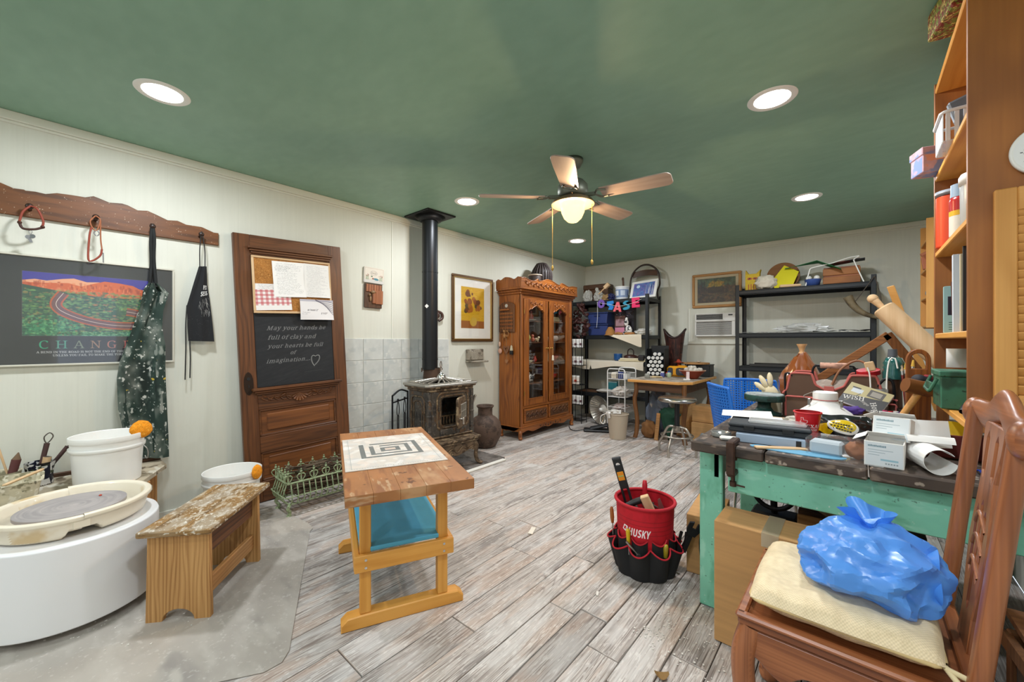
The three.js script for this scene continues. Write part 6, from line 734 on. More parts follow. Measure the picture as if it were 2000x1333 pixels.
// stool
{
  const o = thing('metal_stool', 'chrome adjustable shop stool with ring footrest', 'stool', [-1.447, 0, -4.345], 0.2), tube = mat(0xb5aea4, 0.3, { metalness: 0.85 });
  M('seat', L([[0, 0.612], [0.12, 0.606], [0.17, 0.602], [0.19, 0.592], [0.194, 0.575], [0.186, 0.56], [0.17, 0.568], [0, 0.578]], { seg: 48 }), mat(0xbab6ae, 0.22, { metalness: 0.95 }), o); M('column', C(0.026, 0.026, 0.32, 0, 0.42, 0), mat(0x17181c, 0.4), o); M('hub', C(0.036, 0.036, 0.05, 0, 0.275, 0), tube, o); M('seat_bracket', [B(0.24, 0.02, 0.03, 0, 0.566, 0), B(0.03, 0.02, 0.24, 0, 0.566, 0)], M_blackMetal, o);
  for (let i = 0; i < 4; i++) { const a = i * PI / 2 + 0.3, c = Math.cos(a), s = Math.sin(a); M('leg', TU([[c * 0.03, 0.29, s * 0.03], [c * 0.1, 0.272, s * 0.1], [c * 0.155, 0.17, s * 0.155], [c * 0.195, 0.09, s * 0.195], [c * 0.2, 0, s * 0.2]], 0.0125, { seg: 10, n: 20 }), tube, o); }
  M('footrest_ring', TU(Array.from({ length: 16 }, (_, i) => [Math.cos(i * PI / 8) * 0.158, 0.2, Math.sin(i * PI / 8) * 0.158]), 0.009, { closed: true, n: 64 }), tube, o);
}
// bin, wire trolley, heater, clutter under the table
{
  let o = thing('wastebasket', 'beige plastic wastebasket with faint handwriting', 'wastebasket', [-2.235, 0, -4.57]); const wt = pic(256, 128, (g, w, h) => { g.fillStyle = '#b5a692'; g.fillRect(0, 0, w, h); const q = rng(2); g.strokeStyle = 'rgba(112,88,62,.65)'; g.lineWidth = 2; for (const [x0, x1, y] of [[62, 92, 34], [66, 84, 56], [58, 112, 78]]) { g.beginPath(); g.moveTo(x0, y); for (let x = x0; x < x1; x += 4) g.lineTo(x, y + (q() - 0.5) * 15); g.stroke(); } });
  const bg = new THREE.CylinderGeometry(0.128, 0.098, 0.3, 40, 1, true); bg.userData.uv = true; bg.rotateY(2.2); M('basket_wall', place(bg, 0, 0.151, 0), matT(wt, 0.5, { side: THREE.DoubleSide }), o); M('basket_base', C(0.097, 0.097, 0.006, 0, 0.004, 0), mat(0xa89984, 0.5), o); M('basket_rim', L([[0.126, 0.296], [0.134, 0.298], [0.134, 0.306], [0.124, 0.307]], { seg: 40 }), mat(0xb5a692, 0.5), o);
  solo('bin_liner', 'white plastic bag folded over the wastebasket rim', 'bin liner', [SH((u, v) => { const a = lerp(1.8, 4.6, u), r = 0.123 + 0.014 * Math.sin(v * PI) + 0.004 * Math.sin(u * 30); return [Math.cos(a) * r, 0.312 + 0.02 * Math.sin(v * PI) * (1 + 0.3 * Math.sin(u * 19)) - (v > 0.5 ? (v - 0.5) * 0.09 * (1 + 0.3 * Math.sin(u * 13)) : -(0.5 - v) * -0.06), Math.sin(a) * (r + (v > 0.5 ? 0.018 : -0.006))]; }, 40, 8, 0.001, { uv: false }), TU([[-0.12, 0.3, 0.05], [-0.19, 0.26, 0.07], [-0.2, 0.19, 0.06], [-0.15, 0.17, 0.08], [-0.132, 0.22, 0.07]], 0.006)], mat(0xe6e3dd, 0.45, { side: THREE.DoubleSide }), [-2.235, 0, -4.57]);
  o = thing('wire_trolley', 'white wire trolley with four baskets beside the side table', 'trolley', [-2.435, 0, -5.1]); const wm = mat(0xe9e8e4, 0.4), hx = 0.125, hz = 0.17;
  for (const z of [hz, -hz]) M('end_frame', TU([[-hx, 0.03, z], [-hx, 0.5, z], [-hx, 0.79, z], [-hx + 0.025, 0.825, z], [hx - 0.025, 0.825, z], [hx, 0.79, z], [hx, 0.5, z], [hx, 0.03, z]], 0.007, { n: 80, t: 0.15 }), wm, o);
  for (const [y, h] of [[0.69, 0.075], [0.45, 0.075], [0.24, 0.075]]) { const ws = []; for (const yy of [y, y + h]) ws.push(TU([[-hx, yy, -hz], [hx, yy, -hz], [hx, yy, hz], [-hx, yy, hz]], 0.0035, { closed: true, t: 0.02, n: 40, seg: 5 })); for (let i = 0; i < 11; i++) { const x = lerp(-hx, hx, i / 10); ws.push(TU([[x, y + h, -hz], [x, y, -hz], [x, y, hz], [x, y + h, hz]], 0.0018, { t: 0.01, n: 12, seg: 4 })); } for (let i = 0; i < 13; i++) { const z = lerp(-hz, hz, i / 12); ws.push(TU([[-hx, y + h, z], [-hx, y, z], [hx, y, z], [hx, y + h, z]], 0.0018, { t: 0.01, n: 12, seg: 4 })); } M('wire_basket', ws, wm, o); }
  for (const x of [-1, 1]) for (const z of [-1, 1]) M('caster', C(0.018, 0.018, 0.016, x * hx, 0.018, z * hz, { r: [0, 0, PI / 2] }), M_black, o);
  solo('blue_tin', 'small blue labelled tin in the top trolley basket', 'tin', C(0.037, 0.037, 0.09, 0, 0.045, 0), mat(0x31407c, 0.4), [-2.4, 0.696, -5.0]); solo('cream_carton', 'cream carton left of the tin in the top trolley basket', 'carton', B(0.07, 0.075, 0.1, 0, 0.0385, 0), M_cream, [-2.49, 0.695, -5.02]); solo('white_carton', 'white carton right of the tin in the top trolley basket', 'carton', B(0.06, 0.065, 0.1, 0, 0.033, 0), M_white, [-2.345, 0.695, -5.05]);
  solo('newspaper_wad', 'crumpled pale papers in the middle trolley basket', 'papers', LUMP(0.1, 0, 0.06, 0, { s: [1.05, 0.6, 1.2], amp: 0.25, freq: 3, seed: 31, ridge: true, flat: -0.058, facet: 0.5 }), mat(0xcdc4ba, 0.9), [-2.435, 0.456, -5.08]); solo('newspaper_wad', 'crumpled patterned papers in the lowest trolley basket', 'papers', LUMP(0.09, 0, 0.05, 0, { s: [1.2, 0.5, 1.4], amp: 0.25, freq: 3, seed: 37, ridge: true, flat: -0.048, facet: 0.5 }), mat(0xb8a8a2, 0.9), [-2.435, 0.247, -5.08]);
  o = thing('dish_heater', 'round silver dish heater lying tilted on the floor beneath the shelving', 'heater', [-2.75, 0.225, -5.12], [0.15, -0.35, 0.45]); const foil = mat(0xbdb8ae, 0.28, { metalness: 0.85 }); M('dish', L([[0.03, -0.05], [0.1, -0.04], [0.17, 0.0], [0.205, 0.045], [0.212, 0.05], [0.205, 0.035], [0.17, -0.012], [0.1, -0.054], [0.03, -0.064]], { seg: 48, r: [PI / 2, 0, 0] }), foil, o); M('rib_ring', Array.from({ length: 30 }, (_, i) => { const a = i / 30 * 2 * PI; return BAR([Math.cos(a) * 0.09, Math.sin(a) * 0.09, -0.03], [Math.cos(a) * 0.2, Math.sin(a) * 0.2, 0.048], 0.008, 0.006); }), foil, o, { kind: 'stuff' }); M('centre_cone', L([[0.062, 0], [0.06, 0.012], [0.03, 0.03], [0.026, 0.07], [0, 0.075]], { seg: 28, r: [PI / 2, 0, 0], z: -0.04 }), M_white, o);
  o = thing('floor_pedal', 'flat black foot pedal with cable on the floor', 'foot pedal', [-2.62, 0, -4.74], 0.5); M('pedal_base', B(0.34, 0.03, 0.17, 0, 0.0155, 0, { b: 0.01 }), M_black, o); M('treadle', B(0.25, 0.03, 0.14, 0.03, 0.06, -0.01, { b: 0.012, r: [0, 0, 0.25] }), mat(0x222326, 0.6), o); M('cable', TU([[-0.16, 0.02, 0.02], [-0.26, 0.008, 0.06], [-0.34, 0.008, 0.0], [-0.38, 0.008, -0.2]], 0.005), M_black, o);
  solo('plastic_sack', 'clear plastic sack slumped under the corner shelving', 'sack', LUMP(0.17, 0, 0.16, 0, { s: [0.85, 0.95, 0.55], amp: 0.2, freq: 2.5, seed: 45, ridge: true, flat: -0.155, facet: 0.5 }), phys(0xc9c8c2, 0.25, { transmission: 0.35, thickness: 0, side: THREE.DoubleSide }), [-2.98, 0.002, -5.5]);
  solo('blue_grey_sack', 'bulging blue-grey plastic sack under the side table', 'sack', LUMP(0.2, 0, 0.27, 0, { s: [0.7, 1.35, 0.7], amp: 0.2, freq: 2.5, seed: 47, ridge: true, flat: -0.26, facet: 0.5 }), phys(0x6a7484, 0.3, { transmission: 0.2, thickness: 0, side: THREE.DoubleSide }), [-1.93, 0.012, -5.1]); solo('brown_paper_sack', 'crumpled brown paper sack below the blue-grey sack', 'sack', LUMP(0.12, 0, 0.1, 0, { s: [0.8, 0.85, 0.6], amp: 0.2, freq: 3, seed: 49, flat: -0.1, ridge: true }), mat(0x8a6038, 0.9), [-1.95, 0.003, -4.86]);
  solo('green_cloth', 'dark green crumpled cloth under the side table', 'cloth', LUMP(0.11, 0, 0.3, 0, { s: [1.0, 0.8, 0.7], amp: 0.25, freq: 3, seed: 51, ridge: true, f: (v) => { if (v.y < -0.04) { v.y *= 3.2; v.x *= 0.5; } } }), mat(0x1d4a38, 0.8), [-1.72, 0.0, -4.9]);
  const carton = (l, w, h, d, x, z, ry, y = 0) => { const c = thing('cardboard_box', l, 'cardboard box', [x, y, z], ry); M('carton', B(w, h, d, 0, h / 2 + 0.001, 0, { b: 0.002 }), M_card, c); M('flap_seam', B(w * 0.98, 0.0015, 0.05, 0, h + 0.0015, 0, { b: 0 }), mat(0xb39a74, 0.3), c); return c; };
  carton('upright cardboard box with slanted lid under the side table', 0.22, 0.42, 0.2, -1.66, -5.32, 0.3); carton('wide cardboard box beneath the right end of the side table', 0.26, 0.24, 0.3, -1.36, -5.1, 0.05); carton('cardboard box stacked on the wide box below the table', 0.24, 0.18, 0.26, -1.36, -5.12, -0.1, 0.245); solo('wood_offcut', 'narrow board standing among the boxes under the table', 'board', BAR([-1.84, 0.0, -4.78], [-1.83, 0.32, -4.84], 0.045, 0.02), M_pine);
  solo('dark_bin', 'dark tall bin at the right of the boxes', 'bin', L([[0, 0], [0.12, 0], [0.14, 0.42], [0.13, 0.42], [0.11, 0.02], [0, 0.02]], { seg: 28 }), mat(0x241a17, 0.6), [-1.0, 0, -5.08]); solo('blue_folder', 'blue and white flat folder lying under the table', 'folder', B(0.32, 0.03, 0.24, 0, 0.016, 0), mat(0x3a5f9c, 0.5), [-1.08, 0.0, -4.72], 0.2);
  solo('plastic_jug', 'grey plastic jug standing behind the stool', 'jug', L([[0, 0], [0.055, 0], [0.06, 0.1], [0.03, 0.15], [0.02, 0.17], [0, 0.17]], { seg: 20 }), mat(0x9aa0a2, 0.5), [-1.3, 0, -4.75]);
}
// ---------- back wall: painting, air conditioner, right shelving things ----------
{
  let o = thing('framed_painting', 'dark landscape painting with orange glow in a gold wood frame', 'painting', [-1.433, 1.883, ZB + 0.005]); const t = pic(512, 360, (g, w, h) => { const q = rng(19); g.fillStyle = '#3a3420'; g.fillRect(0, 0, w, h); for (let i = 0; i < 900; i++) { const x = q() * w, y = q() * h, d = Math.hypot((x - w * 0.5) / w, (y - h * 0.32) / h * 1.2); g.fillStyle = d < 0.24 ? ['#8a7420', '#a8701c', '#6a5a1a', '#9c8424'][i % 4] : y < h * 0.3 ? ['#3f5a4a', '#4a5530', '#2c3a26'][i % 3] : ['#2a2018', '#4a2c18', '#1c1812', '#5a4424'][i % 4]; g.globalAlpha = 0.5; g.beginPath(); g.ellipse(x, y, 8 + q() * 26, 5 + q() * 14, q() * 3, 0, 7); g.fill(); } g.globalAlpha = 0.85; g.fillStyle = '#241a12'; g.fillRect(w * 0.28, h * 0.36, w * 0.42, h * 0.24); for (let i = 0; i < 14; i++) { g.fillStyle = '#17160f'; g.fillRect(q() * w * 0.2, h * 0.05 + q() * 60, 5, h * 0.4); } g.fillStyle = '#6a5a3c'; g.globalAlpha = 0.4; for (let i = 0; i < 60; i++) g.fillRect(w * (0.25 + q() * 0.4), h * (0.62 + q() * 0.36), 30, 4); });
  M('canvas', PL(0.47, 0.33, 0, 0, 0.02), matT(t, 0.35), o); M('backing', B(0.56, 0.42, 0.012, 0, 0, 0.008, { b: 0 }), M_brown, o); const lin = mat(0xb7a98c, 0.8); for (const s of [-1, 1]) { M('liner', B(0.54, 0.038, 0.012, 0, s * 0.183, 0.019), lin, o); M('liner', B(0.038, 0.33, 0.012, s * 0.253, 0, 0.019), lin, o); M('frame_rail', B(0.605, 0.034, 0.036, 0, s * 0.213, 0.019, { b: 0.008 }), M_pine, o); M('frame_rail', B(0.034, 0.394, 0.036, s * 0.286, 0, 0.019, { b: 0.008 }), M_pine, o, { g: 'y' }); }
  o = thing('air_conditioner', 'white wall air conditioner with louvred grille set in a painted panel', 'air conditioner', [-1.44, 1.418, ZB]); M('wall_panel', B(0.7, 0.47, 0.018, 0.01, -0.005, 0.0095), M_wall, o); M('panel_trim', [B(0.72, 0.03, 0.024, 0.01, -0.245, 0.013), B(0.03, 0.46, 0.024, -0.335, -0.0, 0.013), B(0.03, 0.46, 0.024, 0.355, -0.0, 0.013)], M_trim, o);
  const ac = mat(0xdedcd6, 0.45); M('housing', [B(0.5, 0.2, 0.012, 0, -0.05, 0.05), B(0.5, 0.31, 0.04, 0, 0, 0.035, { b: 0.006 }), B(0.5, 0.03, 0.03, 0, 0.055, 0.063, { b: 0.008 }), B(0.045, 0.19, 0.03, 0.225, -0.055, 0.06, { b: 0.006 }), B(0.02, 0.19, 0.03, -0.24, -0.055, 0.06), B(0.5, 0.018, 0.03, 0, -0.147, 0.06), B(0.5, 0.014, 0.03, 0, 0.147, 0.06), B(0.15, 0.08, 0.028, 0.172, 0.105, 0.06), B(0.02, 0.08, 0.028, -0.24, 0.105, 0.06)], ac, o);
  M('grille_recess', B(0.435, 0.18, 0.004, -0.013, -0.053, 0.0575, { b: 0 }), mat(0x55544f, 0.7), o); for (let i = 0; i < 12; i++) M('louver', B(0.43, 0.006, 0.014, -0.013, -0.133 + i * 0.0142, 0.064, { r: [0.4, 0, 0] }), mat(0xc9c7c2, 0.5), o); M('vent_recess', B(0.33, 0.075, 0.004, -0.067, 0.105, 0.057, { b: 0 }), M_black, o); for (let i = 0; i < 5; i++) M('vent_blade', B(0.33, 0.005, 0.018, -0.067, 0.078 + i * 0.014, 0.066, { r: [0.3, 0, 0] }), mat(0x8f8e8a, 0.5), o); for (let i = 0; i < 4; i++) M('vent_fin', B(0.005, 0.07, 0.016, -0.19 + i * 0.08, 0.105, 0.064), mat(0x4b4b4b, 0.5), o); M('display', B(0.05, 0.016, 0.004, 0.19, 0.125, 0.075), M_black, o); M('cord', ROD([0.1, 0.15, 0.05], [0.1, 0.16, 0.05], 0.004), M_white, o);
}
{
  const q = rng(55); let o = thing('owl_bag', 'yellow printed cat-eared gift bag on the right shelving', 'gift bag', on2(3, -0.95, -5.52)); const ot = pic(128, 192, (g, w, h) => { g.fillStyle = '#c9a813'; g.fillRect(0, 0, w, h); for (const x of [0.3, 0.7]) { g.fillStyle = '#a8402a'; g.beginPath(); g.ellipse(w * x, h * 0.28, 22, 15, 0, 0, 7); g.fill(); g.fillStyle = '#3a2014'; g.beginPath(); g.ellipse(w * x, h * 0.28, 8, 8, 0, 0, 7); g.fill(); } for (let i = 0; i < 70; i++) { g.fillStyle = ['#d8cc50', '#8a8a20', '#e2d27a', '#b06a20'][i % 4]; g.globalAlpha = 0.6; g.fillRect(q() * w, h * 0.1 + q() * h * 0.5, 6, 4); } g.globalAlpha = 1; g.fillStyle = '#a8502a'; for (let i = 0; i < 4; i++) g.fillRect(w * (0.2 + i * 0.18), h * 0.62, 9, h * 0.34); });
  M('bag', E([[-0.075, 0], [0.075, 0], [0.075, 0.2], [0.085, 0.245], [0.04, 0.2], [-0.04, 0.2], [-0.07, 0.25], [-0.075, 0.2]], 0.07, { b: 0.003 }), mat(0xb89a1a, 0.6), o); M('printed_face', PL(0.145, 0.195, 0, 0.099, 0.0358), matT(ot, 0.5), o);
  solo('rag_bundle', 'crumpled cream rag bundle on the right shelving', 'rag', LUMP(0.09, 0, 0.075, 0, { s: [1.15, 0.9, 0.7], amp: 0.22, freq: 4, seed: 61, ridge: true, flat: -0.074 }), mat(0xcfc6b4, 0.95), on2(3, -0.81, -5.45));
  solo('wooden_disc', 'round brown wooden disc leaning at the back of the right shelving', 'disc', C(0.165, 0.165, 0.02, 0, 0.16, 0, { seg: 48, r: [PI / 2 - 0.15, 0, 0] }), matT(goldTex, 0.6, { color: 0xa09080 }), on2(3, -0.665, -5.66));
  solo('yellow_card', 'bright yellow card propped on the right shelving', 'card', E([[-0.06, 0], [0.11, 0.03], [0.16, 0.2], [0.02, 0.29], [-0.1, 0.08]], 0.003, { r: [-0.35, 0.1, 0] }), mat(0xd8cc10, 0.7), on2(3, -0.66, -5.45)); 
  solo('green_paper', 'folded green paper spread over the wire frame', 'paper', [SH((u, v) => [lerp(-0.3, 0.0, u) , 0.235 + 0.03 * u - 0.05 * v * (1 - u) * 0.3, lerp(-0.1, 0.12, v) * (0.15 + 0.85 * u)], 8, 6, 0.002, { uv: false }), SH((u, v) => [lerp(-0.0, 0.2, u), 0.265 - 0.11 * u, lerp(-0.1, 0.12, v)], 8, 6, 0.002, { uv: false })], mat(0x12864a, 0.7), on2(3, -0.33, -5.52));
  o = thing('reddish_crate', 'reddish wooden crate at the back of the right shelving', 'crate', on2(3, -0.13, -5.62)); M('crate_body', B(0.3, 0.19, 0.2, 0, 0.096, 0), matT(mahogTex, 0.6), o); for (const y of [0.05, 0.14]) M('crate_slat', B(0.31, 0.07, 0.012, 0, y, 0.105), matT(plyTex, 0.6), o);
  o = thing('folding_frame', 'white bent wire frame holding dark folded papers on the crate', 'wire frame', on2(3, -0.1, -5.5)); M('wire', [TU([[-0.33, 0.0, 0.08], [-0.29, 0.19, 0.06], [-0.1, 0.23, 0.04], [0.03, 0.27, 0.03], [0.12, 0.28, 0.03], [0.07, 0.24, 0.05], [0.15, 0.0, 0.08]], 0.006, { t: 0.1, n: 60 })], M_white, o); M('folded_paper', [SH((u, v) => [lerp(-0.13, 0.12, u), 0.222 + 0.03 * u, lerp(-0.16, 0.02, v)], 6, 4, 0.008, { uv: false })], mat(0x6a2a26, 0.7), o); M('dark_sheet', SH((u, v) => [lerp(0.0, 0.16, u), 0.24 + 0.01 * u, lerp(-0.14, 0.03, v)], 6, 4, 0.006, { uv: false }), mat(0x33363a, 0.6), o);
  o = thing('blue_basket', 'small blue basket with white bulbs on the right shelving', 'basket', on2(3, -0.37, -5.46)); M('basket_body', L([[0, 0], [0.06, 0], [0.075, 0.07], [0.07, 0.07], [0.055, 0.006], [0, 0.006]], { seg: 28 }), mat(0x2f4a8c, 0.6), o); M('bulb', S(0.028, -0.035, 0.085, 0), mat(0xe4e2dc, 0.2), o); M('bulb', S(0.028, 0.035, 0.085, 0.005), mat(0xe4e2dc, 0.2), o);
  solo('wood_scrap', 'flat pale wood scrap lying before the yellow card', 'wood scrap', B(0.2, 0.03, 0.06, 0, 0.016, 0, { b: 0.008, r: [0, 0.2, 0] }), M_raw, on2(3, -0.57, -5.42));
  const film = phys(0xf0f0ee, 0.2, { transmission: 0.6, thickness: 0, ior: 1.4, side: THREE.DoubleSide }); solo('clear_film', 'crumpled clear film lying on the middle shelf', 'plastic film', LUMP(0.1, 0, 0.045, 0, { s: [2.2, 0.5, 0.9], amp: 0.35, freq: 3, seed: 71, ridge: true, flat: -0.04, facet: 0.4 }), film, on2(2, -0.45, -5.52)); solo('paper_strip', 'torn white paper strip on the middle shelf', 'paper', SH((u, v) => [lerp(-0.15, 0.15, u), 0.006 + 0.012 * Math.abs(Math.sin(u * 6 + v)), lerp(-0.05, 0.05, v)], 14, 4, 0.002, { uv: false }), M_paper, on2(2, -0.22, -5.44)); solo('paper_strip', 'flat white plastic sheet along the left of the middle shelf', 'sheet', SH((u, v) => [lerp(-0.2, 0.2, u), 0.004 + 0.006 * Math.abs(Math.sin(u * 9 + v * 3)), lerp(-0.08, 0.06, v)], 16, 4, 0.002, { uv: false }), film, on2(2, -0.85, -5.46)); solo('black_sheet', 'black folded sheet at the right of the middle shelf', 'sheet', SH((u, v) => [lerp(-0.13, 0.13, u), 0.008 + 0.015 * Math.abs(Math.sin(u * 4 + v)), lerp(-0.06, 0.06, v)], 10, 4, 0.002, { uv: false }), M_black, on2(2, -0.02, -5.45));
  solo('dark_tray', 'long dark tray on the lower right shelving', 'tray', [B(0.7, 0.012, 0.3, 0, 0.007, 0), B(0.7, 0.03, 0.01, 0, 0.016, 0.15), B(0.7, 0.03, 0.01, 0, 0.016, -0.15)], mat(0x2a2826, 0.6), on2(1, -0.62, -5.58));
  o = thing('powder_horn', 'curved horn hanging by a cord from the right shelving', 'horn', [0, 0, 0]); const hp = [[-0.075, 1.655], [-0.04, 1.575], [0.02, 1.5], [0.1, 1.45], [0.19, 1.425]]; const hg = []; for (let i = 0; i < 28; i++) { const c = new THREE.CatmullRomCurve3(hp.map(([x, y]) => V(x, y, -5.33))), a = c.getPoint(i / 28), b = c.getPoint((i + 1) / 28), r = (t) => lerp(0.042, 0.014, t); hg.push(ROD(a.toArray(), b.toArray(), r(i / 28), r((i + 1) / 28), { seg: 16 })); } M('horn_body', hg, grime(0x77694f, 0.4), o); M('cord', [TU([[-0.03, 1.58, -5.33], [0.06, 1.73, -5.35], [0.13, 1.85, -5.37]], 0.004), TU([[0.13, 1.85, -5.37], [0.17, 1.65, -5.35], [0.19, 1.43, -5.33]], 0.004)], mat(0x4a4238, 0.8), o);
  solo('gold_board', 'long golden board leaning behind the rolling pin', 'board', BAR([0.36, 0.79, -3.42], [0.15, 1.53, -3.3], 0.034, 0.02), M_gold);
}
// blue perforated chairs
{
  const holesT = tex(256, 256, (u, v) => { const x = (u * 16) % 1 - 0.5, y = (v * 16) % 1 - 0.5; return Math.abs(x) < 0.22 && Math.abs(y) < 0.22 ? 0 : 1; }, 0.32, 0.32, false);
  const bm = phys(0x1c6fd0, 0.38, { clearcoat: 0.2 }), bh = phys(0x1c6fd0, 0.38, { alphaMap: holesT, alphaTest: 0.5, side: THREE.DoubleSide });
  const chair = (label, pos, ry) => {
    const o = thing('plastic_chair', label, 'chair', pos, ry); const back = (u, v) => [lerp(-0.2, 0.2, u) * (1 - 0.12 * v * v), 0.46 + v * 0.42, -0.2 - 0.07 * v + 0.05 * Math.pow(2 * u - 1, 2)];
    M('backrest_shell', SH(back, 20, 16, 0.006, { uv: false }), bh, o, { still: true }); M('backrest_rim', TU([...Array.from({ length: 9 }, (_, i) => back(0, i / 8)), ...Array.from({ length: 9 }, (_, i) => { const p = back(i / 8, 1); return [p[0], p[1] + 0.012 * Math.sin(i / 8 * PI), p[2]]; }), ...Array.from({ length: 9 }, (_, i) => back(1, 1 - i / 8))], 0.011, { n: 80 }), bm, o);
    M('seat', SH((u, v) => [lerp(-0.21, 0.21, u), 0.45 + 0.02 * Math.pow(2 * u - 1, 2) - 0.02 * Math.sin(v * PI), lerp(-0.2, 0.21, v)], 14, 12, 0.012, { uv: false }), bm, o);
    for (const x of [-1, 1]) for (const z of [-1, 1]) M('leg', ROD([x * 0.17, 0.445, z * 0.15], [x * 0.21, 0, z * 0.2], 0.011), M_chrome, o); M('seat_frame', [ROD([-0.17, 0.435, -0.15], [0.17, 0.435, -0.15], 0.01), ROD([-0.17, 0.435, 0.15], [0.17, 0.435, 0.15], 0.01)], M_chrome, o);
  };
  chair('blue perforated plastic chair facing the side table behind the workbench', [-0.69, 0, -3.93], 0.12 + PI); chair('blue perforated plastic chair drawn up beside the workbench edge', [-0.57, 0, -3.24], 2.155);
}

// ---------- green workbench ----------
const TB = 0.7605, greenT = blotch(0x7cc2a8, [[0x66ab8e, 0.56, 5, 0.25, 12], [0x96d2ba, 0.6, 6, 0.25, 16], [0x3d5a48, 0.78, 40, 0.04, 40, 0.6], [0xd5d8cc, 0.8, 34, 0.04, 34, 0.7]], 221, { su: 0.5, sv: 0.5, vary: 0.06 }), M_green = matT(greenT, 0.5);
{
  const o = thing('workbench', 'heavy workbench with dark plank top and worn green legs', 'workbench', [0, 0, 0]), topM = matT(blotch(0x4a3d34, [[0x2e2621, 0.52, 5, 0.2, 14], [0x7a6a5c, 0.6, 7, 0.12, 20], [0x9d8f80, 0.72, 18, 0.05]], 223, { su: 0.5, sv: 0.5 }), 0.6);
  const xs = [-0.56, -0.28, 0.03, 0.31, 0.595]; for (let i = 0; i < 4; i++) M('top_plank', B(xs[i + 1] - xs[i] - 0.005, 0.045, 1.46, (xs[i] + xs[i + 1]) / 2, 0.7375, -2.58 + (i % 2) * 0.004, { b: 0.006 }), topM, o, { g: 'z' });
  M('apron', B(1.0, 0.155, 0.024, 0.08, 0.632, -1.912), M_green, o, { label: 'green painted front rail' }); M('apron', B(1.0, 0.155, 0.024, 0.08, 0.632, -3.24), M_green, o); M('side_rail', B(0.024, 0.12, 1.27, -0.475, 0.65, -2.575), M_green, o, { g: 'z' }); M('side_rail', B(0.024, 0.12, 1.27, 0.56, 0.65, -2.575), M_green, o, { g: 'z' });
  for (const [x, z] of [[-0.498, -1.965], [0.55, -1.965], [-0.498, -2.8], [0.55, -3.22]]) M('leg', B(0.095, 0.715, 0.05, x, 0.3575, z, { b: 0.004 }), M_green, o, { g: 'y', label: 'worn green leg' });
}
// boxes and things underneath
{
  let o = thing('cardboard_box', 'large flat taped cardboard box standing in front of the workbench', 'cardboard box', [-0.125, 0, -1.835], 0.0); M('carton', B(0.62, 0.48, 0.19, 0, 0.241, 0, { b: 0.003 }), M_card, o); M('packing_tape', [B(0.055, 0.001, 0.192, -0.12, 0.4818, 0, { b: 0 }), B(0.055, 0.05, 0.001, -0.12, 0.456, 0.0957, { b: 0 })], phys(0xe6d8b8, 0.08, { transmission: 0.55, thickness: 0, clearcoat: 1 }), o); M('flap_seam', B(0.002, 0.43, 0.001, -0.1, 0.22, 0.0955, { b: 0 }), mat(0x6b4c2a, 0.9), o);
  o = thing('cardboard_box', 'small cardboard box with a drawn horse shape beside the workbench leg', 'cardboard box', [-0.61, 0, -2.34], 0.1); M('carton', B(0.16, 0.3, 0.34, 0, 0.151, 0, { b: 0.003 }), M_card, o); M('ink_drawing', [E(smooth([[0, 0.11], [0.05, 0.09], [0.04, 0.02], [0.055, -0.06], [0.02, -0.1], [-0.01, -0.02], [-0.05, -0.08], [-0.04, 0.03]], 4, true), 0.001, { r: [0, PI / 2, 0], x: 0.0806, y: 0.14, z: 0.08 }), E(smooth([[0, 0.1], [0.04, 0.06], [0.02, -0.02], [0.03, -0.1], [-0.02, -0.06], [-0.03, 0.04]], 4, true), 0.001, { x: 0.01, y: 0.14, z: 0.1706 })], mat(0x3a2e26, 0.9), o); M('packing_tape', B(0.05, 0.001, 0.34, 0.03, 0.3015, 0, { b: 0 }), mat(0xd9ccb0, 0.25), o);
  solo('canvas_bundle', 'crumpled tan canvas bundle under the workbench', 'canvas', LUMP(0.17, 0, 0.525, 0, { s: [1.1, 0.55, 0.7], amp: 0.22, freq: 2.5, seed: 81, ridge: true }), mat(0x8f7f62, 0.95), [-0.05, 0.0, -2.28]); o = thing('wooden_crate', 'wooden crate on the floor under the workbench', 'crate', [0.0, 0, -2.45]); for (let i = 0; i < 4; i++) M('crate_board', B(0.42, 0.095, 0.016, 0, 0.05 + i * 0.101, 0.19), M_pine, o); M('crate_body', B(0.42, 0.41, 0.34, 0, 0.206, 0), M_brown, o);
  o = thing('iron_wheel_assembly', 'black cast iron gear and crank under the workbench', 'machine part', [-0.33, 0, -2.5]); M('base', B(0.2, 0.3, 0.12, 0, 0.151, 0, { b: 0.01 }), M_iron, o); M('crank', [TU(Array.from({ length: 12 }, (_, i) => [Math.cos(i * PI / 6) * 0.09, 0.42 + Math.sin(i * PI / 6) * 0.09, 0.05]), 0.012, { closed: true }), ROD([-0.09, 0.42, 0.05], [0.09, 0.42, 0.05], 0.01), ROD([0, 0.3, 0.02], [0, 0.46, 0.05], 0.016), S(0.024, 0.09, 0.44, 0.08), S(0.02, -0.06, 0.48, 0.08)], M_iron, o);
}
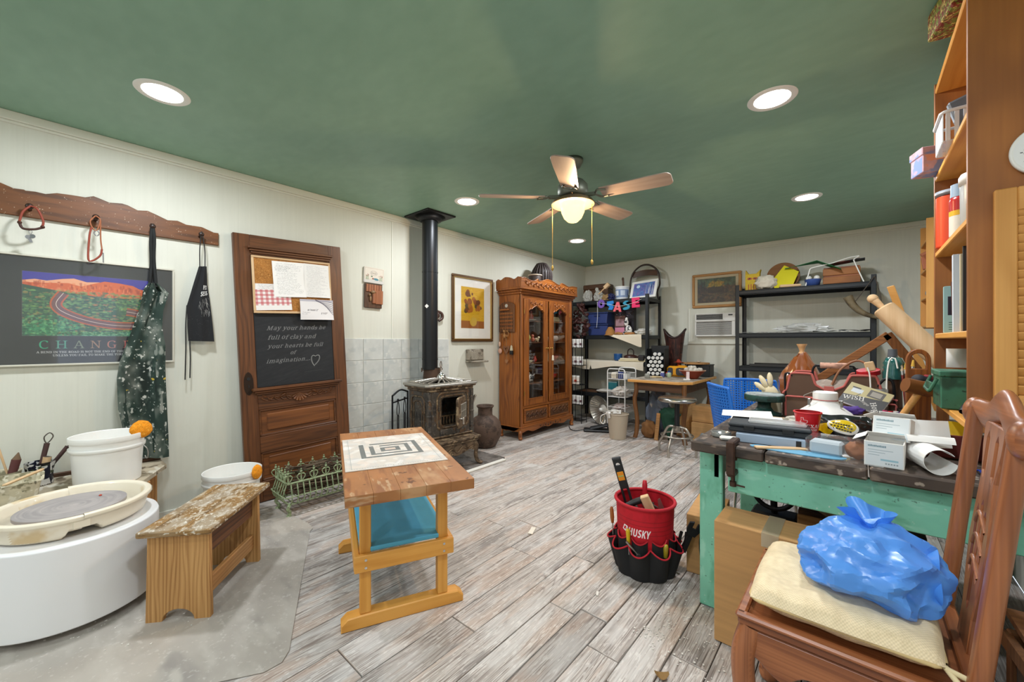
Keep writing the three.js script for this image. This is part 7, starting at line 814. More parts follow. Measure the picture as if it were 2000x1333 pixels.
// things on the bench
const tb = (x, z, dy = 0) => [x, TB + dy, z];
{
  let o = thing('glass_coaster', 'ridged clear glass coaster at the bench corner', 'glass coaster', tb(-0.475, -2.02)); M('coaster', L([[0, 0.002], [0.04, 0.001], [0.042, 0.004], [0.042, 0.02], [0.036, 0.022], [0.034, 0.008], [0, 0.006]], { seg: 30 }), mat(0x8f908c, 0.2, { metalness: 0.3 }), o);
  solo('chalk_piece', 'white lump of plaster beside the clamp', 'plaster piece', B(0.07, 0.018, 0.025, 0, 0.01, 0, { b: 0.007, r: [0, 0.3, 0] }), M_white, tb(-0.43, -1.955));
  o = thing('c_clamp', 'rusty C clamp gripping the front edge of the workbench', 'clamp', tb(-0.395, -1.853)); const rust = grime(0x4a3226, 0.6, { metalness: 0.3 }); M('frame', [B(0.032, 0.022, 0.1, 0, 0.014, -0.028, { b: 0.005 }), B(0.032, 0.14, 0.022, 0, -0.045, 0.02, { b: 0.005 }), B(0.03, 0.022, 0.07, 0, -0.112, -0.01, { b: 0.005 })], rust, o); M('screw', [ROD([0, -0.155, -0.02], [0, -0.055, -0.02], 0.008), C(0.016, 0.016, 0.01, 0, -0.054, -0.02), C(0.013, 0.013, 0.02, 0, -0.16, -0.02)], rust, o); M('tommy_bar', ROD([-0.01, -0.162, -0.02], [0.045, -0.162, -0.012], 0.0035), rust, o);
  o = thing('hardback_book', 'white and blue hardback book under the black tool case', 'book', tb(-0.29, -2.06), 0.12); M('pages', B(0.235, 0.03, 0.16, 0, 0.018, 0), mat(0xcfd4da, 0.8), o); M('cover', [B(0.245, 0.003, 0.17, 0, 0.0345, 0), B(0.245, 0.003, 0.17, 0, 0.002, 0), B(0.245, 0.034, 0.003, 0, 0.018, 0.085)], mat(0x9fb0c4, 0.4), o); M('spine_mark', B(0.018, 0.026, 0.002, 0.1, 0.018, 0.0875), M_black, o);
  o = thing('tool_case', 'black plastic tool case lying on the hardback book', 'case', tb(-0.3, -2.1, 0.037), 0.12); M('case_half', B(0.3, 0.02, 0.2, 0, 0.011, 0, { b: 0.005 }), mat(0x26292d, 0.5), o); M('case_half', B(0.3, 0.016, 0.2, 0, 0.031, 0, { b: 0.005 }), mat(0x2c3034, 0.5), o); for (const x of [-0.07, 0.07]) M('latch', B(0.04, 0.02, 0.006, x, 0.022, 0.102), M_black, o); M('clear_cover', B(0.21, 0.012, 0.09, 0.03, 0.046, 0.02, { b: 0.004 }), M_poly, o);
  solo('loose_sheet', 'loose white sheet on the black case', 'paper', SH((u, v) => [lerp(-0.09, 0.12, u), 0.003 + 0.008 * v * u, lerp(0.07, -0.1, v)], 8, 6, 0.001, { uv: false }), M_paper, tb(-0.42, -2.2, 0.08), 0.2);
  o = thing('spiral_notebook', 'white lined notebook behind the black case', 'notebook', tb(-0.4, -2.42), 0.15); M('pages', B(0.23, 0.035, 0.15, 0, 0.018, 0), M_paper, o); M('ruled_lines', Array.from({ length: 7 }, (_, i) => B(0.21, 0.0006, 0.0015, 0, 0.0358, -0.06 + i * 0.02, { b: 0 })), mat(0x9aa4b0, 0.8), o, { kind: 'stuff' });
  solo('packaging_wad', 'crumpled clear and grey packaging behind the red cup', 'packaging', LUMP(0.05, 0, 0.03, 0, { s: [1.6, 0.6, 1], amp: 0.25, freq: 3, seed: 91, ridge: true, flat: -0.03, facet: 0.5 }), mat(0xb9b4a8, 0.7), tb(-0.2, -2.45)); solo('twisted_rope', 'short twist of pale rope beside the notebook', 'rope', TU([[-0.08, 0.014, 0], [-0.02, 0.016, 0.012], [0.04, 0.014, -0.008], [0.09, 0.014, 0.006]], 0.013), mat(0xa8957a, 0.9), tb(-0.27, -2.58));
  solo('wooden_stirrer', 'pale flat wooden stick at the bench front', 'wood stick', B(0.19, 0.008, 0.03, 0, 0.005, 0, { b: 0.002, r: [0, 0.55, 0] }), matT(rawTex, 0.7), tb(-0.235, -1.935)); solo('blue_cloth', 'light blue folded paper cloth under the book', 'cloth', E(smooth([[-0.13, -0.02], [0, -0.04], [0.14, -0.03], [0.16, 0.02], [0, 0.03], [-0.12, 0.02]], 4, true), 0.003, { r: [-PI / 2, 0, 0], y: 0.0 }), mat(0x6aa6c8, 0.8), tb(-0.2, -1.925, 0.0018));
  const ct = pic(512, 256, (g, w, h) => { g.fillStyle = '#c4101c'; g.fillRect(0, 0, w, h); g.fillStyle = '#f0e6e4'; const c = w * 0.5; g.beginPath(); [[c - 52, 60], [c - 52, 36], [c - 36, 36], [c - 36, 56], [c - 10, 60], [c - 12, 78], [c - 30, 92], [c - 46, 78], [c - 62, 74]].forEach(([x, y], i) => (i ? g.lineTo(x, y) : g.moveTo(x, y))); g.closePath(); g.lineWidth = 3; g.strokeStyle = '#f0e6e4'; g.stroke(); write(g, 'TEXAS', c - 48, 124, 42, '#f4ecea', 'serif', { style: 'bold' }); write(g, 'CLASSIC', c - 50, 152, 30, '#f4ecea', 'serif', { style: 'bold' }); write(g, 'PHARMACY', c - 48, 172, 18, '#f4ecea'); write(g, '1200', c - 10, 214, 17, '#f4ecea'); write(g, '.COM', c - 6, 236, 17, '#f4ecea'); });
  o = thing('red_cup', 'red plastic cup with white lettering on the workbench', 'cup', tb(-0.165, -2.165)); const cg = new THREE.CylinderGeometry(0.049, 0.032, 0.125, 40, 1, true); cg.userData.uv = true; cg.rotateY(PI + Math.atan2(0.165, 2.165) + 0.12); M('cup_wall', place(cg, 0, 0.064, 0), phys(0xffffff, 0.3, { map: ct, side: THREE.DoubleSide }), o); M('cup_rim', L([[0.047, 0.124], [0.052, 0.125], [0.052, 0.131], [0.046, 0.131]], { seg: 40 }), M_red, o); M('cup_base', C(0.032, 0.032, 0.004, 0, 0.003, 0), M_red, o);
  const kt = pic(256, 160, (g, w, h) => { g.fillStyle = '#17181a'; g.fillRect(0, 0, w, h); g.fillStyle = '#d9b414'; g.fillRect(0, h * 0.42, w * 0.3, h * 0.2); g.beginPath(); g.moveTo(0, h * 0.35); g.lineTo(w * 0.4, h * 0.7); g.lineTo(w * 0.3, h * 0.85); g.lineTo(0, h * 0.5); g.fill(); g.fillStyle = '#e8e4dc'; g.beginPath(); g.ellipse(w * 0.55, h * 0.5, 68, 42, 0.2, 0, 7); g.fill(); g.fillStyle = '#d8b818'; g.beginPath(); g.ellipse(w * 0.55, h * 0.46, 58, 34, 0.2, 0, 7); g.fill(); g.fillStyle = '#3a3420'; for (const [a, b, c] of [[0.38, 0.36, 0.3], [0.35, 0.46, 0.38], [0.4, 0.56, 0.3]]) for (let i = 0; i < 7; i++) g.fillRect(w * (a + i * c / 7), h * (b + i * 0.012), 9, 9); });
  o = thing('black_yellow_package', 'glossy black and yellow foil package beside the red cup', 'package', tb(-0.055, -2.19), [-0.5, -0.1, 0]); M('foil_pouch', SH((u, v) => [lerp(-0.1, 0.1, u), 0.012 + lerp(0, 0.12, v) , 0.03 * Math.sin(u * PI) * Math.sin(v * PI) + 0.006 * Math.sin(u * 13 + v * 7)], 20, 14, 0.02), phys(0xffffff, 0.18, { map: kt, clearcoat: 0.6 }), o);
  o = thing('clear_clamshell', 'clear clamshell package with blue sponge and brown lump', 'package', tb(-0.055, -1.965), -0.15); M('blue_block', B(0.1, 0.05, 0.06, -0.035, 0.028, 0, { b: 0.008 }), mat(0xb4c0c8, 0.7), o); M('brown_block', LUMP(0.036, 0.06, 0.035, 0, { s: [1, 0.9, 0.9], amp: 0.2, freq: 3, seed: 5 }), mat(0x8a4f24, 0.6), o); M('clear_shell', [B(0.19, 0.07, 0.1, 0, 0.0365, 0, { b: 0.012 }), B(0.25, 0.002, 0.14, 0.01, 0.0015, 0)], phys(0xffffff, 0.06, { transmission: 0.96, thickness: 0, ior: 1.35 }), o);
  // downlight fitting upside down
  o = thing('light_fitting', 'white recessed light fitting lying upside down on a book', 'light fitting', tb(-0.125, -2.6, 0.066)); M('trim_dish', L([[0.05, 0.075], [0.06, 0.05], [0.075, 0.035], [0.105, 0.012], [0.112, 0.004], [0.11, 0], [0.1, 0.0], [0.05, 0.045]], { seg: 48 }), mat(0xe9e8e4, 0.4), o); M('driver_can', L([[0.05, 0.07], [0.052, 0.075], [0.052, 0.108], [0.048, 0.113], [0, 0.114]], { seg: 40 }), mat(0xeeede9, 0.4), o); M('red_gasket', TU(Array.from({ length: 20 }, (_, i) => [Math.cos(i * PI / 10) * 0.053, 0.073, Math.sin(i * PI / 10) * 0.053]), 0.0016, { closed: true, n: 60, seg: 5 }), mat(0xb0302a, 0.5), o); for (const a of [0.5, 2.6]) M('spring_clip', [B(0.012, 0.035, 0.01, Math.cos(a) * 0.075, 0.06, Math.sin(a) * 0.075), TU([[Math.cos(a) * 0.075, 0.075, Math.sin(a) * 0.075], [Math.cos(a) * 0.1, 0.09, Math.sin(a) * 0.1], [Math.cos(a) * 0.1 + 0.05, 0.12, Math.sin(a) * 0.1]], 0.0018, { seg: 5 })], M_steel, o);
  o = thing('hardback_book', 'closed white book with a blue spine below the light fitting', 'book', tb(-0.08, -2.58), 0.2); M('pages', B(0.24, 0.05, 0.3, 0, 0.032, 0), mat(0xd8d2c6, 0.85), o); M('cover', [B(0.25, 0.006, 0.31, 0, 0.0605, 0), B(0.25, 0.006, 0.31, 0, 0.004, 0)], mat(0xc9c4b8, 0.6), o); M('spine', B(0.006, 0.06, 0.31, 0.123, 0.032, 0), mat(0x31506a, 0.6), o);
}
{
  // brown tool tote with pink binding
  const o = thing('tool_tote', 'brown canvas tool tote with pink trim and a tube handle', 'tool tote', tb(-0.1, -2.95)), cv = mat(0x5d4536, 0.9), pk = mat(0xb86058, 0.85);
  const panel = [[-0.235, 0], [0.255, 0], [0.255, 0.13], [0.2, 0.16], [0.175, 0.25], [0.075, 0.25], [0.045, 0.19], [0.0, 0.165], [-0.04, 0.165], [-0.08, 0.19], [-0.1, 0.25], [-0.195, 0.25], [-0.215, 0.16], [-0.235, 0.13]];
  for (const z of [0.1, -0.1]) { M('side_panel', E(panel, 0.006, { z }), cv, o); M('pink_binding', TU(panel.slice(2).map(([x, y]) => [x, y, z]), 0.007, { n: 80, t: 0.15, seg: 6 }), pk, o); }
  M('tote_base', B(0.49, 0.01, 0.2, 0.01, 0.006, 0), cv, o); for (const x of [-0.235, 0.255]) M('end_panel', B(0.006, 0.13, 0.2, x, 0.066, 0), cv, o);
  M('front_pocket', [E([[-0.22, 0.0], [-0.03, 0.0], [-0.03, 0.115], [-0.22, 0.115]], 0.006, { z: 0.112 }), E([[0.05, 0.0], [0.25, 0.0], [0.25, 0.11], [0.05, 0.11]], 0.006, { z: 0.112 })], mat(0x6b5242, 0.9), o); M('pocket_binding', [TU([[-0.22, 0.0, 0.114], [-0.22, 0.115, 0.116], [-0.03, 0.115, 0.116]], 0.006, { t: 0.05, n: 30, seg: 6 }), TU([[0.05, 0.11, 0.116], [0.25, 0.11, 0.116], [0.25, 0, 0.116]], 0.006, { t: 0.05, n: 30, seg: 6 })], pk, o); M('strap', B(0.045, 0.19, 0.006, -0.02, 0.09, 0.106), pk, o);
  M('handle_wire', [TU([[-0.1, 0.17, 0.0], [-0.1, 0.27, 0], [-0.085, 0.295, 0], [0.08, 0.295, 0], [0.095, 0.27, 0], [0.1, 0.17, 0]], 0.006, { t: 0.1, n: 40 })], M_iron, o); M('grip', C(0.017, 0.017, 0.13, 0, 0.297, 0, { r: [0, 0, PI / 2] }), grime(0xd6a690, 0.8), o); M('end_hook', [TU([[0.18, 0.2, 0.1], [0.21, 0.24, 0.1], [0.24, 0.22, 0.1], [0.245, 0.1, 0.1]], 0.006), TU([[-0.22, 0.1, 0.1], [-0.225, 0.23, 0.1], [-0.21, 0.25, 0.1], [-0.19, 0.235, 0.1]], 0.006)], M_iron, o); M('label_patch', B(0.1, 0.025, 0.003, 0.14, 0.05, 0.1165), mat(0x7a5c3c, 0.6), o);
  solo('tote_contents', 'bundle of rumpled grey rags inside the tool tote', 'rags', LUMP(0.1, 0, 0, 0, { s: [1.6, 0.9, 0.7], amp: 0.25, freq: 3, seed: 97, ridge: true, facet: 0.6 }), mat(0xa2958a, 0.9), tb(-0.07, -2.95, 0.12)); solo('red_dish', 'bright red plastic dish lying in the tool tote', 'lid', C(0.05, 0.052, 0.022, 0, 0, 0, { r: [0.2, 0, 0.1] }), mat(0xb81420, 0.4), tb(0.045, -2.93, 0.27)); solo('brown_hose', 'loop of brown leather cord over the tool tote', 'cord', TU([[-0.05, 0.16, 0.04], [-0.01, 0.25, 0.03], [0.06, 0.3, 0.0], [0.12, 0.26, 0.02], [0.14, 0.2, 0.03]], 0.006), mat(0x8a5c3c, 0.6), tb(-0.06, -2.94, 0.03));
  solo('work_glove', 'cream cotton work glove flopped at the end of the tool tote', 'glove', [S(0.05, 0, 0.11, 0, { s: [0.9, 1.2, 0.5], r: [0, 0, 0.3] }), ...[[-0.05, 0.15, 0.9], [-0.035, 0.185, 0.5], [0.0, 0.2, 0.1]].map(([x, y, r]) => S(0.02, x, y, 0.01, { s: [0.8, 2.2, 0.8], r: [0, 0, r] })), S(0.018, -0.075, 0.1, 0.01, { s: [2, 0.8, 0.8] }), C(0.045, 0.05, 0.1, 0.01, 0.05, 0)], mat(0xddd0ae, 0.95), tb(-0.41, -2.93)); 
  const t2 = thing('clay_bag', 'amber plastic bag of clay with a twisted neck', 'clay bag', tb(-0.27, -3.16)); M('bag', LUMP(0.12, 0, 0.16, 0, { s: [1.0, 1.35, 0.8], amp: 0.12, freq: 3, seed: 101, ridge: true, facet: 0.5, flat: -0.158, f: (v) => { if (v.y > 0.06) { const k = clamp((v.y - 0.06) / 0.11); v.x *= 1 - 0.75 * k; v.z *= 1 - 0.75 * k; v.y += 0.06 * k; } } }), phys(0x8f4e22, 0.18, { clearcoat: 0.8, transmission: 0.15, thickness: 0 }), t2); M('twisted_neck', [L([[0.02, 0.36], [0.013, 0.375], [0.02, 0.4], [0.03, 0.42], [0.022, 0.42], [0.008, 0.385], [0, 0.38]], { seg: 18 })], phys(0xc99a68, 0.3, { clearcoat: 0.5 }), t2);
  const w = pic(256, 192, (g, W, H) => { g.fillStyle = '#a89c6c'; g.fillRect(0, 0, W, H); g.fillStyle = '#2c2926'; g.beginPath(); g.moveTo(0, H * 0.62); g.lineTo(W, H * 0.38); g.lineTo(W, H); g.lineTo(0, H); g.fill(); g.fillStyle = '#4a443c'; g.fillRect(W * 0.5, H * 0.08, W * 0.36, H * 0.34); g.fillStyle = '#8a8478'; g.fillRect(W * 0.56, H * 0.14, W * 0.24, H * 0.22); g.fillStyle = '#b9c0c4'; g.fillRect(W * 0.12, H * 0.22, W * 0.26, H * 0.2); g.fillStyle = '#26241f'; g.fillRect(W * 0.1, H * 0.16, W * 0.2, H * 0.06); write(g, 'WISH', W * 0.06, H * 0.84, 46, '#d8d4cc', 'serif', { r: -0.28 }); write(g, 'hope', W * 0.45, H * 0.72, 26, '#bdb8ae', 'serif', { r: 0.4 }); write(g, 'Hope', W * 0.66, H * 0.66, 44, '#d8d4cc', 'serif', { r: 0.9 }); });
  const bk = thing('chalk_style_book', 'square book lettered WISH and Hope leaning on the tool tote', 'book', tb(0.01, -2.72, 0.11)); bk.rotation.set(-0.75, 0, -0.42, 'YXZ'); M('book_block', B(0.18, 0.14, 0.012, 0, 0.05, 0), M_paper, bk); M('cover_print', PL(0.178, 0.138, 0, 0.05, 0.0066), matT(w, 0.5), bk);
  solo('purple_cloth', 'purple cloth scrap beside the lettered book', 'cloth', LUMP(0.04, 0, 0.02, 0, { s: [1.2, 0.5, 0.8], amp: 0.3, freq: 3, seed: 103 }), mat(0x4a2f80, 0.8), tb(-0.02, -2.68, 0.066));
}
{
  // banding wheel
  let o = thing('banding_wheel', 'dark green paint-spattered banding wheel', 'banding wheel', tb(-0.42, -2.78)); const gm = grime(0x1f4a42, 0.5); M('turntable', L([[0, 0.086], [0.1, 0.086], [0.104, 0.09], [0.104, 0.118], [0.1, 0.122], [0, 0.122]], { seg: 48 }), gm, o); M('pedestal', L([[0.085, 0.002], [0.088, 0.014], [0.05, 0.024], [0.034, 0.05], [0.034, 0.086], [0, 0.086]], { seg: 40 }), gm, o); M('caked_top', C(0.096, 0.098, 0.004, 0, 0.124, 0, { seg: 40 }), grime(0x9aa4a4, 0.8), o);
  solo('paper_scrap', 'tan triangular paper scrap at the bench edge', 'paper scrap', E([[0, 0], [0.1, 0.02], [0.06, 0.09]], 0.002, { r: [-PI / 2 + 0.15, 0, 0] }), mat(0xb98f66, 0.9), tb(-0.53, -2.75, 0.003));
  // tall things at the back
  o = thing('glass_insulator', 'teal ridged glass insulator on a wooden post', 'insulator', tb(0.145, -2.9)); M('wooden_post', C(0.03, 0.036, 0.24, 0, 0.1205, 0), M_brown, o, { g: 'y' }); M('insulator_cap', L([[0.045, 0.24], [0.047, 0.27], [0.042, 0.29], [0.046, 0.3], [0.04, 0.31], [0.045, 0.322], [0.038, 0.335], [0.032, 0.352], [0, 0.356]], { seg: 32 }), phys(0x1f5a56, 0.15, { clearcoat: 0.6 }), o); M('grey_stopper', C(0.018, 0.02, 0.04, -0.005, 0.376, 0), mat(0x50555c, 0.5), o);
  o = thing('wire_basket_jar', 'glass jar wrapped in white bent wires holding a wooden tool', 'jar', tb(0.085, -2.84)); M('jar_body', L([[0, 0.002], [0.034, 0.002], [0.038, 0.02], [0.038, 0.19], [0.034, 0.19], [0.034, 0.01], [0, 0.01]], { seg: 24 }), phys(0xd5d8d6, 0.12, { transmission: 0.6, thickness: 0 }), o); MM('bent_wire', [TU([[0.03, 0.1, 0.02], [0.03, 0.25, 0.02], [0.04, 0.34, 0.02], [0.06, 0.35, 0.02], [0.07, 0.3, 0.02]], 0.0035), TU([[-0.03, 0.1, 0.02], [-0.035, 0.25, 0.02], [-0.045, 0.3, 0.02]], 0.0035)], M_white, o); M('wooden_paddle', B(0.04, 0.05, 0.01, -0.035, 0.305, 0.01, { b: 0.004, r: [0, 0, 0.25] }), M_raw, o);
  const q = rng(88), bm = [0x7a1f18, 0x3a2a20, 0xb08a4a, 0x5a3020, 0xc9b48a, 0x2a2a2e]; for (let i = 0; i < 6; i++) { const a = [0.175 + q() * 0.02, TB + 0.002, -2.76 - q() * 0.05], b = [0.205 + (i - 2.5) * 0.012, TB + 0.24 + q() * 0.06, -2.84 - q() * 0.05], t = thing('artist_brush', ['dark red', 'dark brown', 'tan', 'reddish brown', 'cream', 'black'][i] + ' handled artist brush in the bunch behind the hide mallet', 'brush', a, 0, 'artist brushes in the bunch'); const e = [b[0] - a[0], b[1] - a[1], b[2] - a[2]]; M('handle', ROD([0, 0, 0], e, 0.004, 0.006, { seg: 8 }), mat(bm[i], 0.4), t); M('ferrule', ROD(e, e.map((v) => v * 1.08), 0.0065, 0.007, { seg: 8 }), M_steel, t); M('bristles', ROD(e.map((v) => v * 1.08), e.map((v) => v * 1.2), 0.008, 0.004, { seg: 8 }), mat(i % 2 ? 0xc9a040 : 0xb9a58a, 0.9), t); }
  o = thing('brush_holder', 'dark metal can holding the artist brushes', 'can', tb(0.186, -2.79)); M('can_wall', L([[0, 0.001], [0.036, 0.001], [0.036, 0.1], [0.034, 0.1], [0.034, 0.004], [0, 0.004]], { seg: 24 }), mat(0x3a2f2a, 0.5), o);
  o = thing('rolling_pin', 'big pale wooden rolling pin leaning against the bookcase', 'rolling pin', [0, 0, 0]); const A = V(0.05, 1.455, -3.0), Bv = V(0.4, 1.0, -2.92), D = Bv.clone().sub(A).normalize(), P = (t) => A.clone().addScaledVector(D, t).toArray(); M('barrel', [ROD(P(0.1), P(0.47), 0.05, 0.05, { seg: 32 }), ROD(P(0.092), P(0.1), 0.042, 0.05, { seg: 32 }), ROD(P(0.47), P(0.478), 0.05, 0.042, { seg: 32 })], matT(rawTex, 0.6), o, { g: 'y' }); for (const [a, b, s] of [[0.0, 0.095, 1], [0.575, 0.478, -1]]) M('handle', [ROD(P(a + s * 0.02), P(b), 0.022, 0.012, { seg: 20 }), S(0.0245, ...P(a + s * 0.024), {})], M_raw, o);
  o = thing('wooden_square', 'weathered wooden angle bracket standing behind the tote', 'wooden bracket', [0, 0, -3.08]); const wm = matT(pineTex, 0.7, { color: 0xc0a890 }); M('arm', BAR([-0.2, 0.95, 0], [0.135, 1.235, 0], 0.045, 0.03), wm, o, { g: 'x' }); M('arm', BAR([0.125, 1.24, 0], [0.36, 0.85, 0], 0.045, 0.03), wm, o, { g: 'y' }); M('foot_post', BAR([0.34, 0.765, 0], [0.34, 0.9, 0], 0.045, 0.03), wm, o, { g: 'y' });
  solo('arched_handle_board', 'brown board with an arched hand hole', 'board', E([[-0.042, 0], [0.042, 0], [0.042, 0.35], ...arc(0, 0.35, 0.042, 0.052, 0, PI, 14), [-0.042, 0.35]], 0.02, { b: 0.003, holes: [[[-0.026, 0.31], [0.026, 0.31], [0.026, 0.352], ...arc(0, 0.352, 0.026, 0.03, 0, PI, 10), [-0.026, 0.352]]] }), matT(oakTex, 0.5), tb(0.215, -2.66), 0.1, { g: 'y' });
  o = thing('leather_mallet', 'brown hide mallet with a wooden handle', 'mallet', tb(0.2, -2.5, 0.235), [0.3, 0.35, -0.35]); M('mallet_head', [C(0.032, 0.032, 0.09, 0, 0, 0, { r: [0, 0, PI / 2] }), C(0.033, 0.033, 0.006, 0.02, 0, 0, { r: [0, 0, PI / 2] }), C(0.02, 0.032, 0.03, 0.058, 0, 0, { r: [0, 0, -PI / 2] })], mat(0x7a4a24, 0.35), o); M('handle', ROD([0.015, -0.02, 0], [-0.03, -0.24, 0.03], 0.014, 0.012), M_gold, o);
  o = thing('zip_case', 'dark grey rounded case with a red strap', 'case', tb(0.232, -2.57, 0.25), [0, 0.5, -0.45]); M('case_body', [C(0.026, 0.026, 0.06, 0, 0.0, 0, { r: [0, 0, PI / 2] }), S(0.026, -0.03, 0, 0), S(0.026, 0.03, 0, 0)], mat(0x2b2c33, 0.7), o); M('red_strap', B(0.05, 0.014, 0.03, 0.01, 0.03, 0, { b: 0.004 }), mat(0x8a1c28, 0.6), o);
  for (const [i, c, n] of [[0, 0xb82460, 'pink'], [1, 0xc01f30, 'red'], [2, 0xdedcd8, 'white'], [3, 0x5a2090, 'purple'], [4, 0x2a2a34, 'dark grey']]) { const m = thing('marker', n + ' marker standing in the row before the mallet', 'marker', tb(0.1 + i * 0.019, -2.62 + (i % 2) * 0.012)); M('barrel', C(0.0085, 0.0085, 0.06, 0, 0.031, 0), mat(n === 'white' ? 0xdedcd8 : 0x38383c, 0.4), m); M('cap', C(0.0093, 0.0093, 0.045, 0, 0.083, 0), mat(c, 0.35), m); }
  solo('yellow_cutter', 'yellow and black snap-off cutter leaning before the markers', 'cutter', [BAR([0, 0.02, 0], [-0.035, 0.1, -0.03], 0.018, 0.01), ], mat(0xdcb60e, 0.4), tb(0.1, -2.5)); 
  each('sanding_block', ['lower grey sanding block beside the mallet handle', 'upper grey sanding block beside the mallet handle'], 'sanding block', [B(0.07, 0.04, 0.05, 0, 0.021, 0, { b: 0.005 }), B(0.06, 0.035, 0.045, 0.005, 0.06, 0, { b: 0.005, r: [0, 0.3, 0] })], mat(0xa0937c, 0.9), tb(0.21, -2.32)); solo('paper_pile', 'pile of loose papers behind the green tin', 'papers', [0, 1, 2, 3].map((i) => B(0.15, 0.004, 0.2, 0, 0.003 + i * 0.0045, 0, { r: [0, i * 0.12, 0], b: 0 })), M_paper, tb(0.4, -2.5));
  // long tray and small boxes at the front right
  o = thing('compartment_tray', 'dark wooden tray with dividers and red side boards', 'tray', tb(0.2, -2.26), 0.06); M('tray_floor', B(0.3, 0.008, 0.15, 0, 0.005, 0), M_brown, o); for (const z of [-0.075, 0.075]) M('side_board', B(0.3, 0.085, 0.01, 0, 0.047, z), mat(0x6a2018, 0.6), o); for (const x of [-0.15, -0.05, 0.05, 0.15]) M('divider', B(0.008, 0.085, 0.14, x, 0.047, 0), M_brown, o);
  solo('yellow_disc', 'yellow plastic disc handle in the compartment tray', 'handle', C(0.045, 0.045, 0.022, 0, 0, 0, { r: [0.9, 0, 0.2], seg: 28 }), mat(0xd6ae10, 0.4), tb(0.275, -2.27, 0.085));
  const lt = pic(192, 128, (g, W, H) => { g.fillStyle = '#dfe6e9'; g.fillRect(0, 0, W, H); g.fillStyle = '#6f8d98'; for (let i = 0; i < 12; i++) g.fillRect(14 + i * 8, 16 - (i % 3), 6, 9 + (i % 3)); g.fillStyle = '#9fb0b8'; for (const [x, y, w] of [[14, 40, 130], [14, 54, 90], [14, 68, 60]]) g.fillRect(x, y, w, 3); g.fillStyle = '#9cc4d0'; g.fillRect(80, 88, 90, 10); g.fillStyle = '#9aa6ac'; for (let i = 0; i < 5; i++) g.fillRect(104 + i * 14, 108, 9, 8); }), lm = matT(lt, 0.6);
  const white = (l, pos, ry, rx = 0) => { const b = thing('white_carton', l, 'carton', pos, 0); b.rotation.set(rx, ry, 0, 'YXZ'); M('carton_shell', [B(0.1, 0.085, 0.003, 0, 0.043, 0.06), B(0.1, 0.085, 0.003, 0, 0.043, -0.06), B(0.003, 0.085, 0.12, -0.05, 0.043, 0), B(0.003, 0.085, 0.12, 0.05, 0.043, 0), B(0.1, 0.003, 0.12, 0, 0.002, 0)], M_paper, b); M('label_print', PL(0.096, 0.08, 0, 0.043, 0.0622), lm, b); M('top_flap', [B(0.1, 0.002, 0.07, 0, 0.097, -0.03, { r: [-0.35, 0, 0] }), B(0.04, 0.002, 0.1, -0.066, 0.092, 0, { r: [0, 0, 0.5] })], M_paper, b); };
  white('open white printed carton at the front edge of the bench', tb(0.075, -1.955), -0.1); white('open white printed carton tipped on the one before it', tb(0.105, -2.07, 0.06), -0.25, -0.25);
  solo('rolled_paper', 'white rolled paper tube lying open at the bench front', 'paper roll', SH((u, v) => { const a = u * 5.6 + 0.6; return [Math.cos(a) * 0.04, 0.042 + Math.sin(a) * 0.04, lerp(0.08, -0.1, v)]; }, 40, 4, 0.0015, { uv: false }), M_paper, tb(0.185, -1.975), 0.25); each('instruction_leaflet', ['upright white leaflet tucked behind the paper roll', 'folded white leaflet lying across the paper roll'], 'leaflet', [SH((u, v) => [lerp(-0.06, 0.06, u), 0.06 + v * 0.09, -0.03 + 0.012 * Math.sin(u * 4) + v * -0.04], 8, 8, 0.001, { uv: false }), SH((u, v) => [lerp(-0.07, 0.05, u), 0.085 + 0.02 * Math.sin(v * PI), lerp(-0.01, 0.03, v)], 8, 6, 0.001, { uv: false })], M_paper, tb(0.2, -2.03), 0.15);
}

// ---------- bookcase on the right wall, with its side panel to the camera ----------
const BX = 0.262, BN = -1.885, BF = -2.62;
{
  const o = thing('wall_bookcase', 'large plywood bookcase hung above the workbench', 'bookcase', [0, 0, 0]), W = XR - BX - 0.004, cx = BX + W / 2, zc = (BN + BF) / 2, lz = BN - BF;
  M('side_panel', B(W, 1.44, 0.02, cx, 1.635, BN - 0.01, { b: 0.0015 }), M_ply, o, { g: 'y' }); M('side_panel', B(W, 1.44, 0.02, cx, 1.635, BF + 0.01, { b: 0.0015 }), M_ply, o, { g: 'y' }); M('back_panel', B(0.012, 1.44, lz - 0.04, XR - 0.012, 1.635, zc, { b: 0 }), matT(plyTex, 0.6), o, { g: 'y' });
  for (const y of [0.926, 1.222, 1.585, 1.925, 2.32]) M('shelf', B(W - 0.016, 0.022, lz - 0.042, cx - 0.006, y, zc), matT(mapleTex, 0.55), o, { g: 'z' });
}
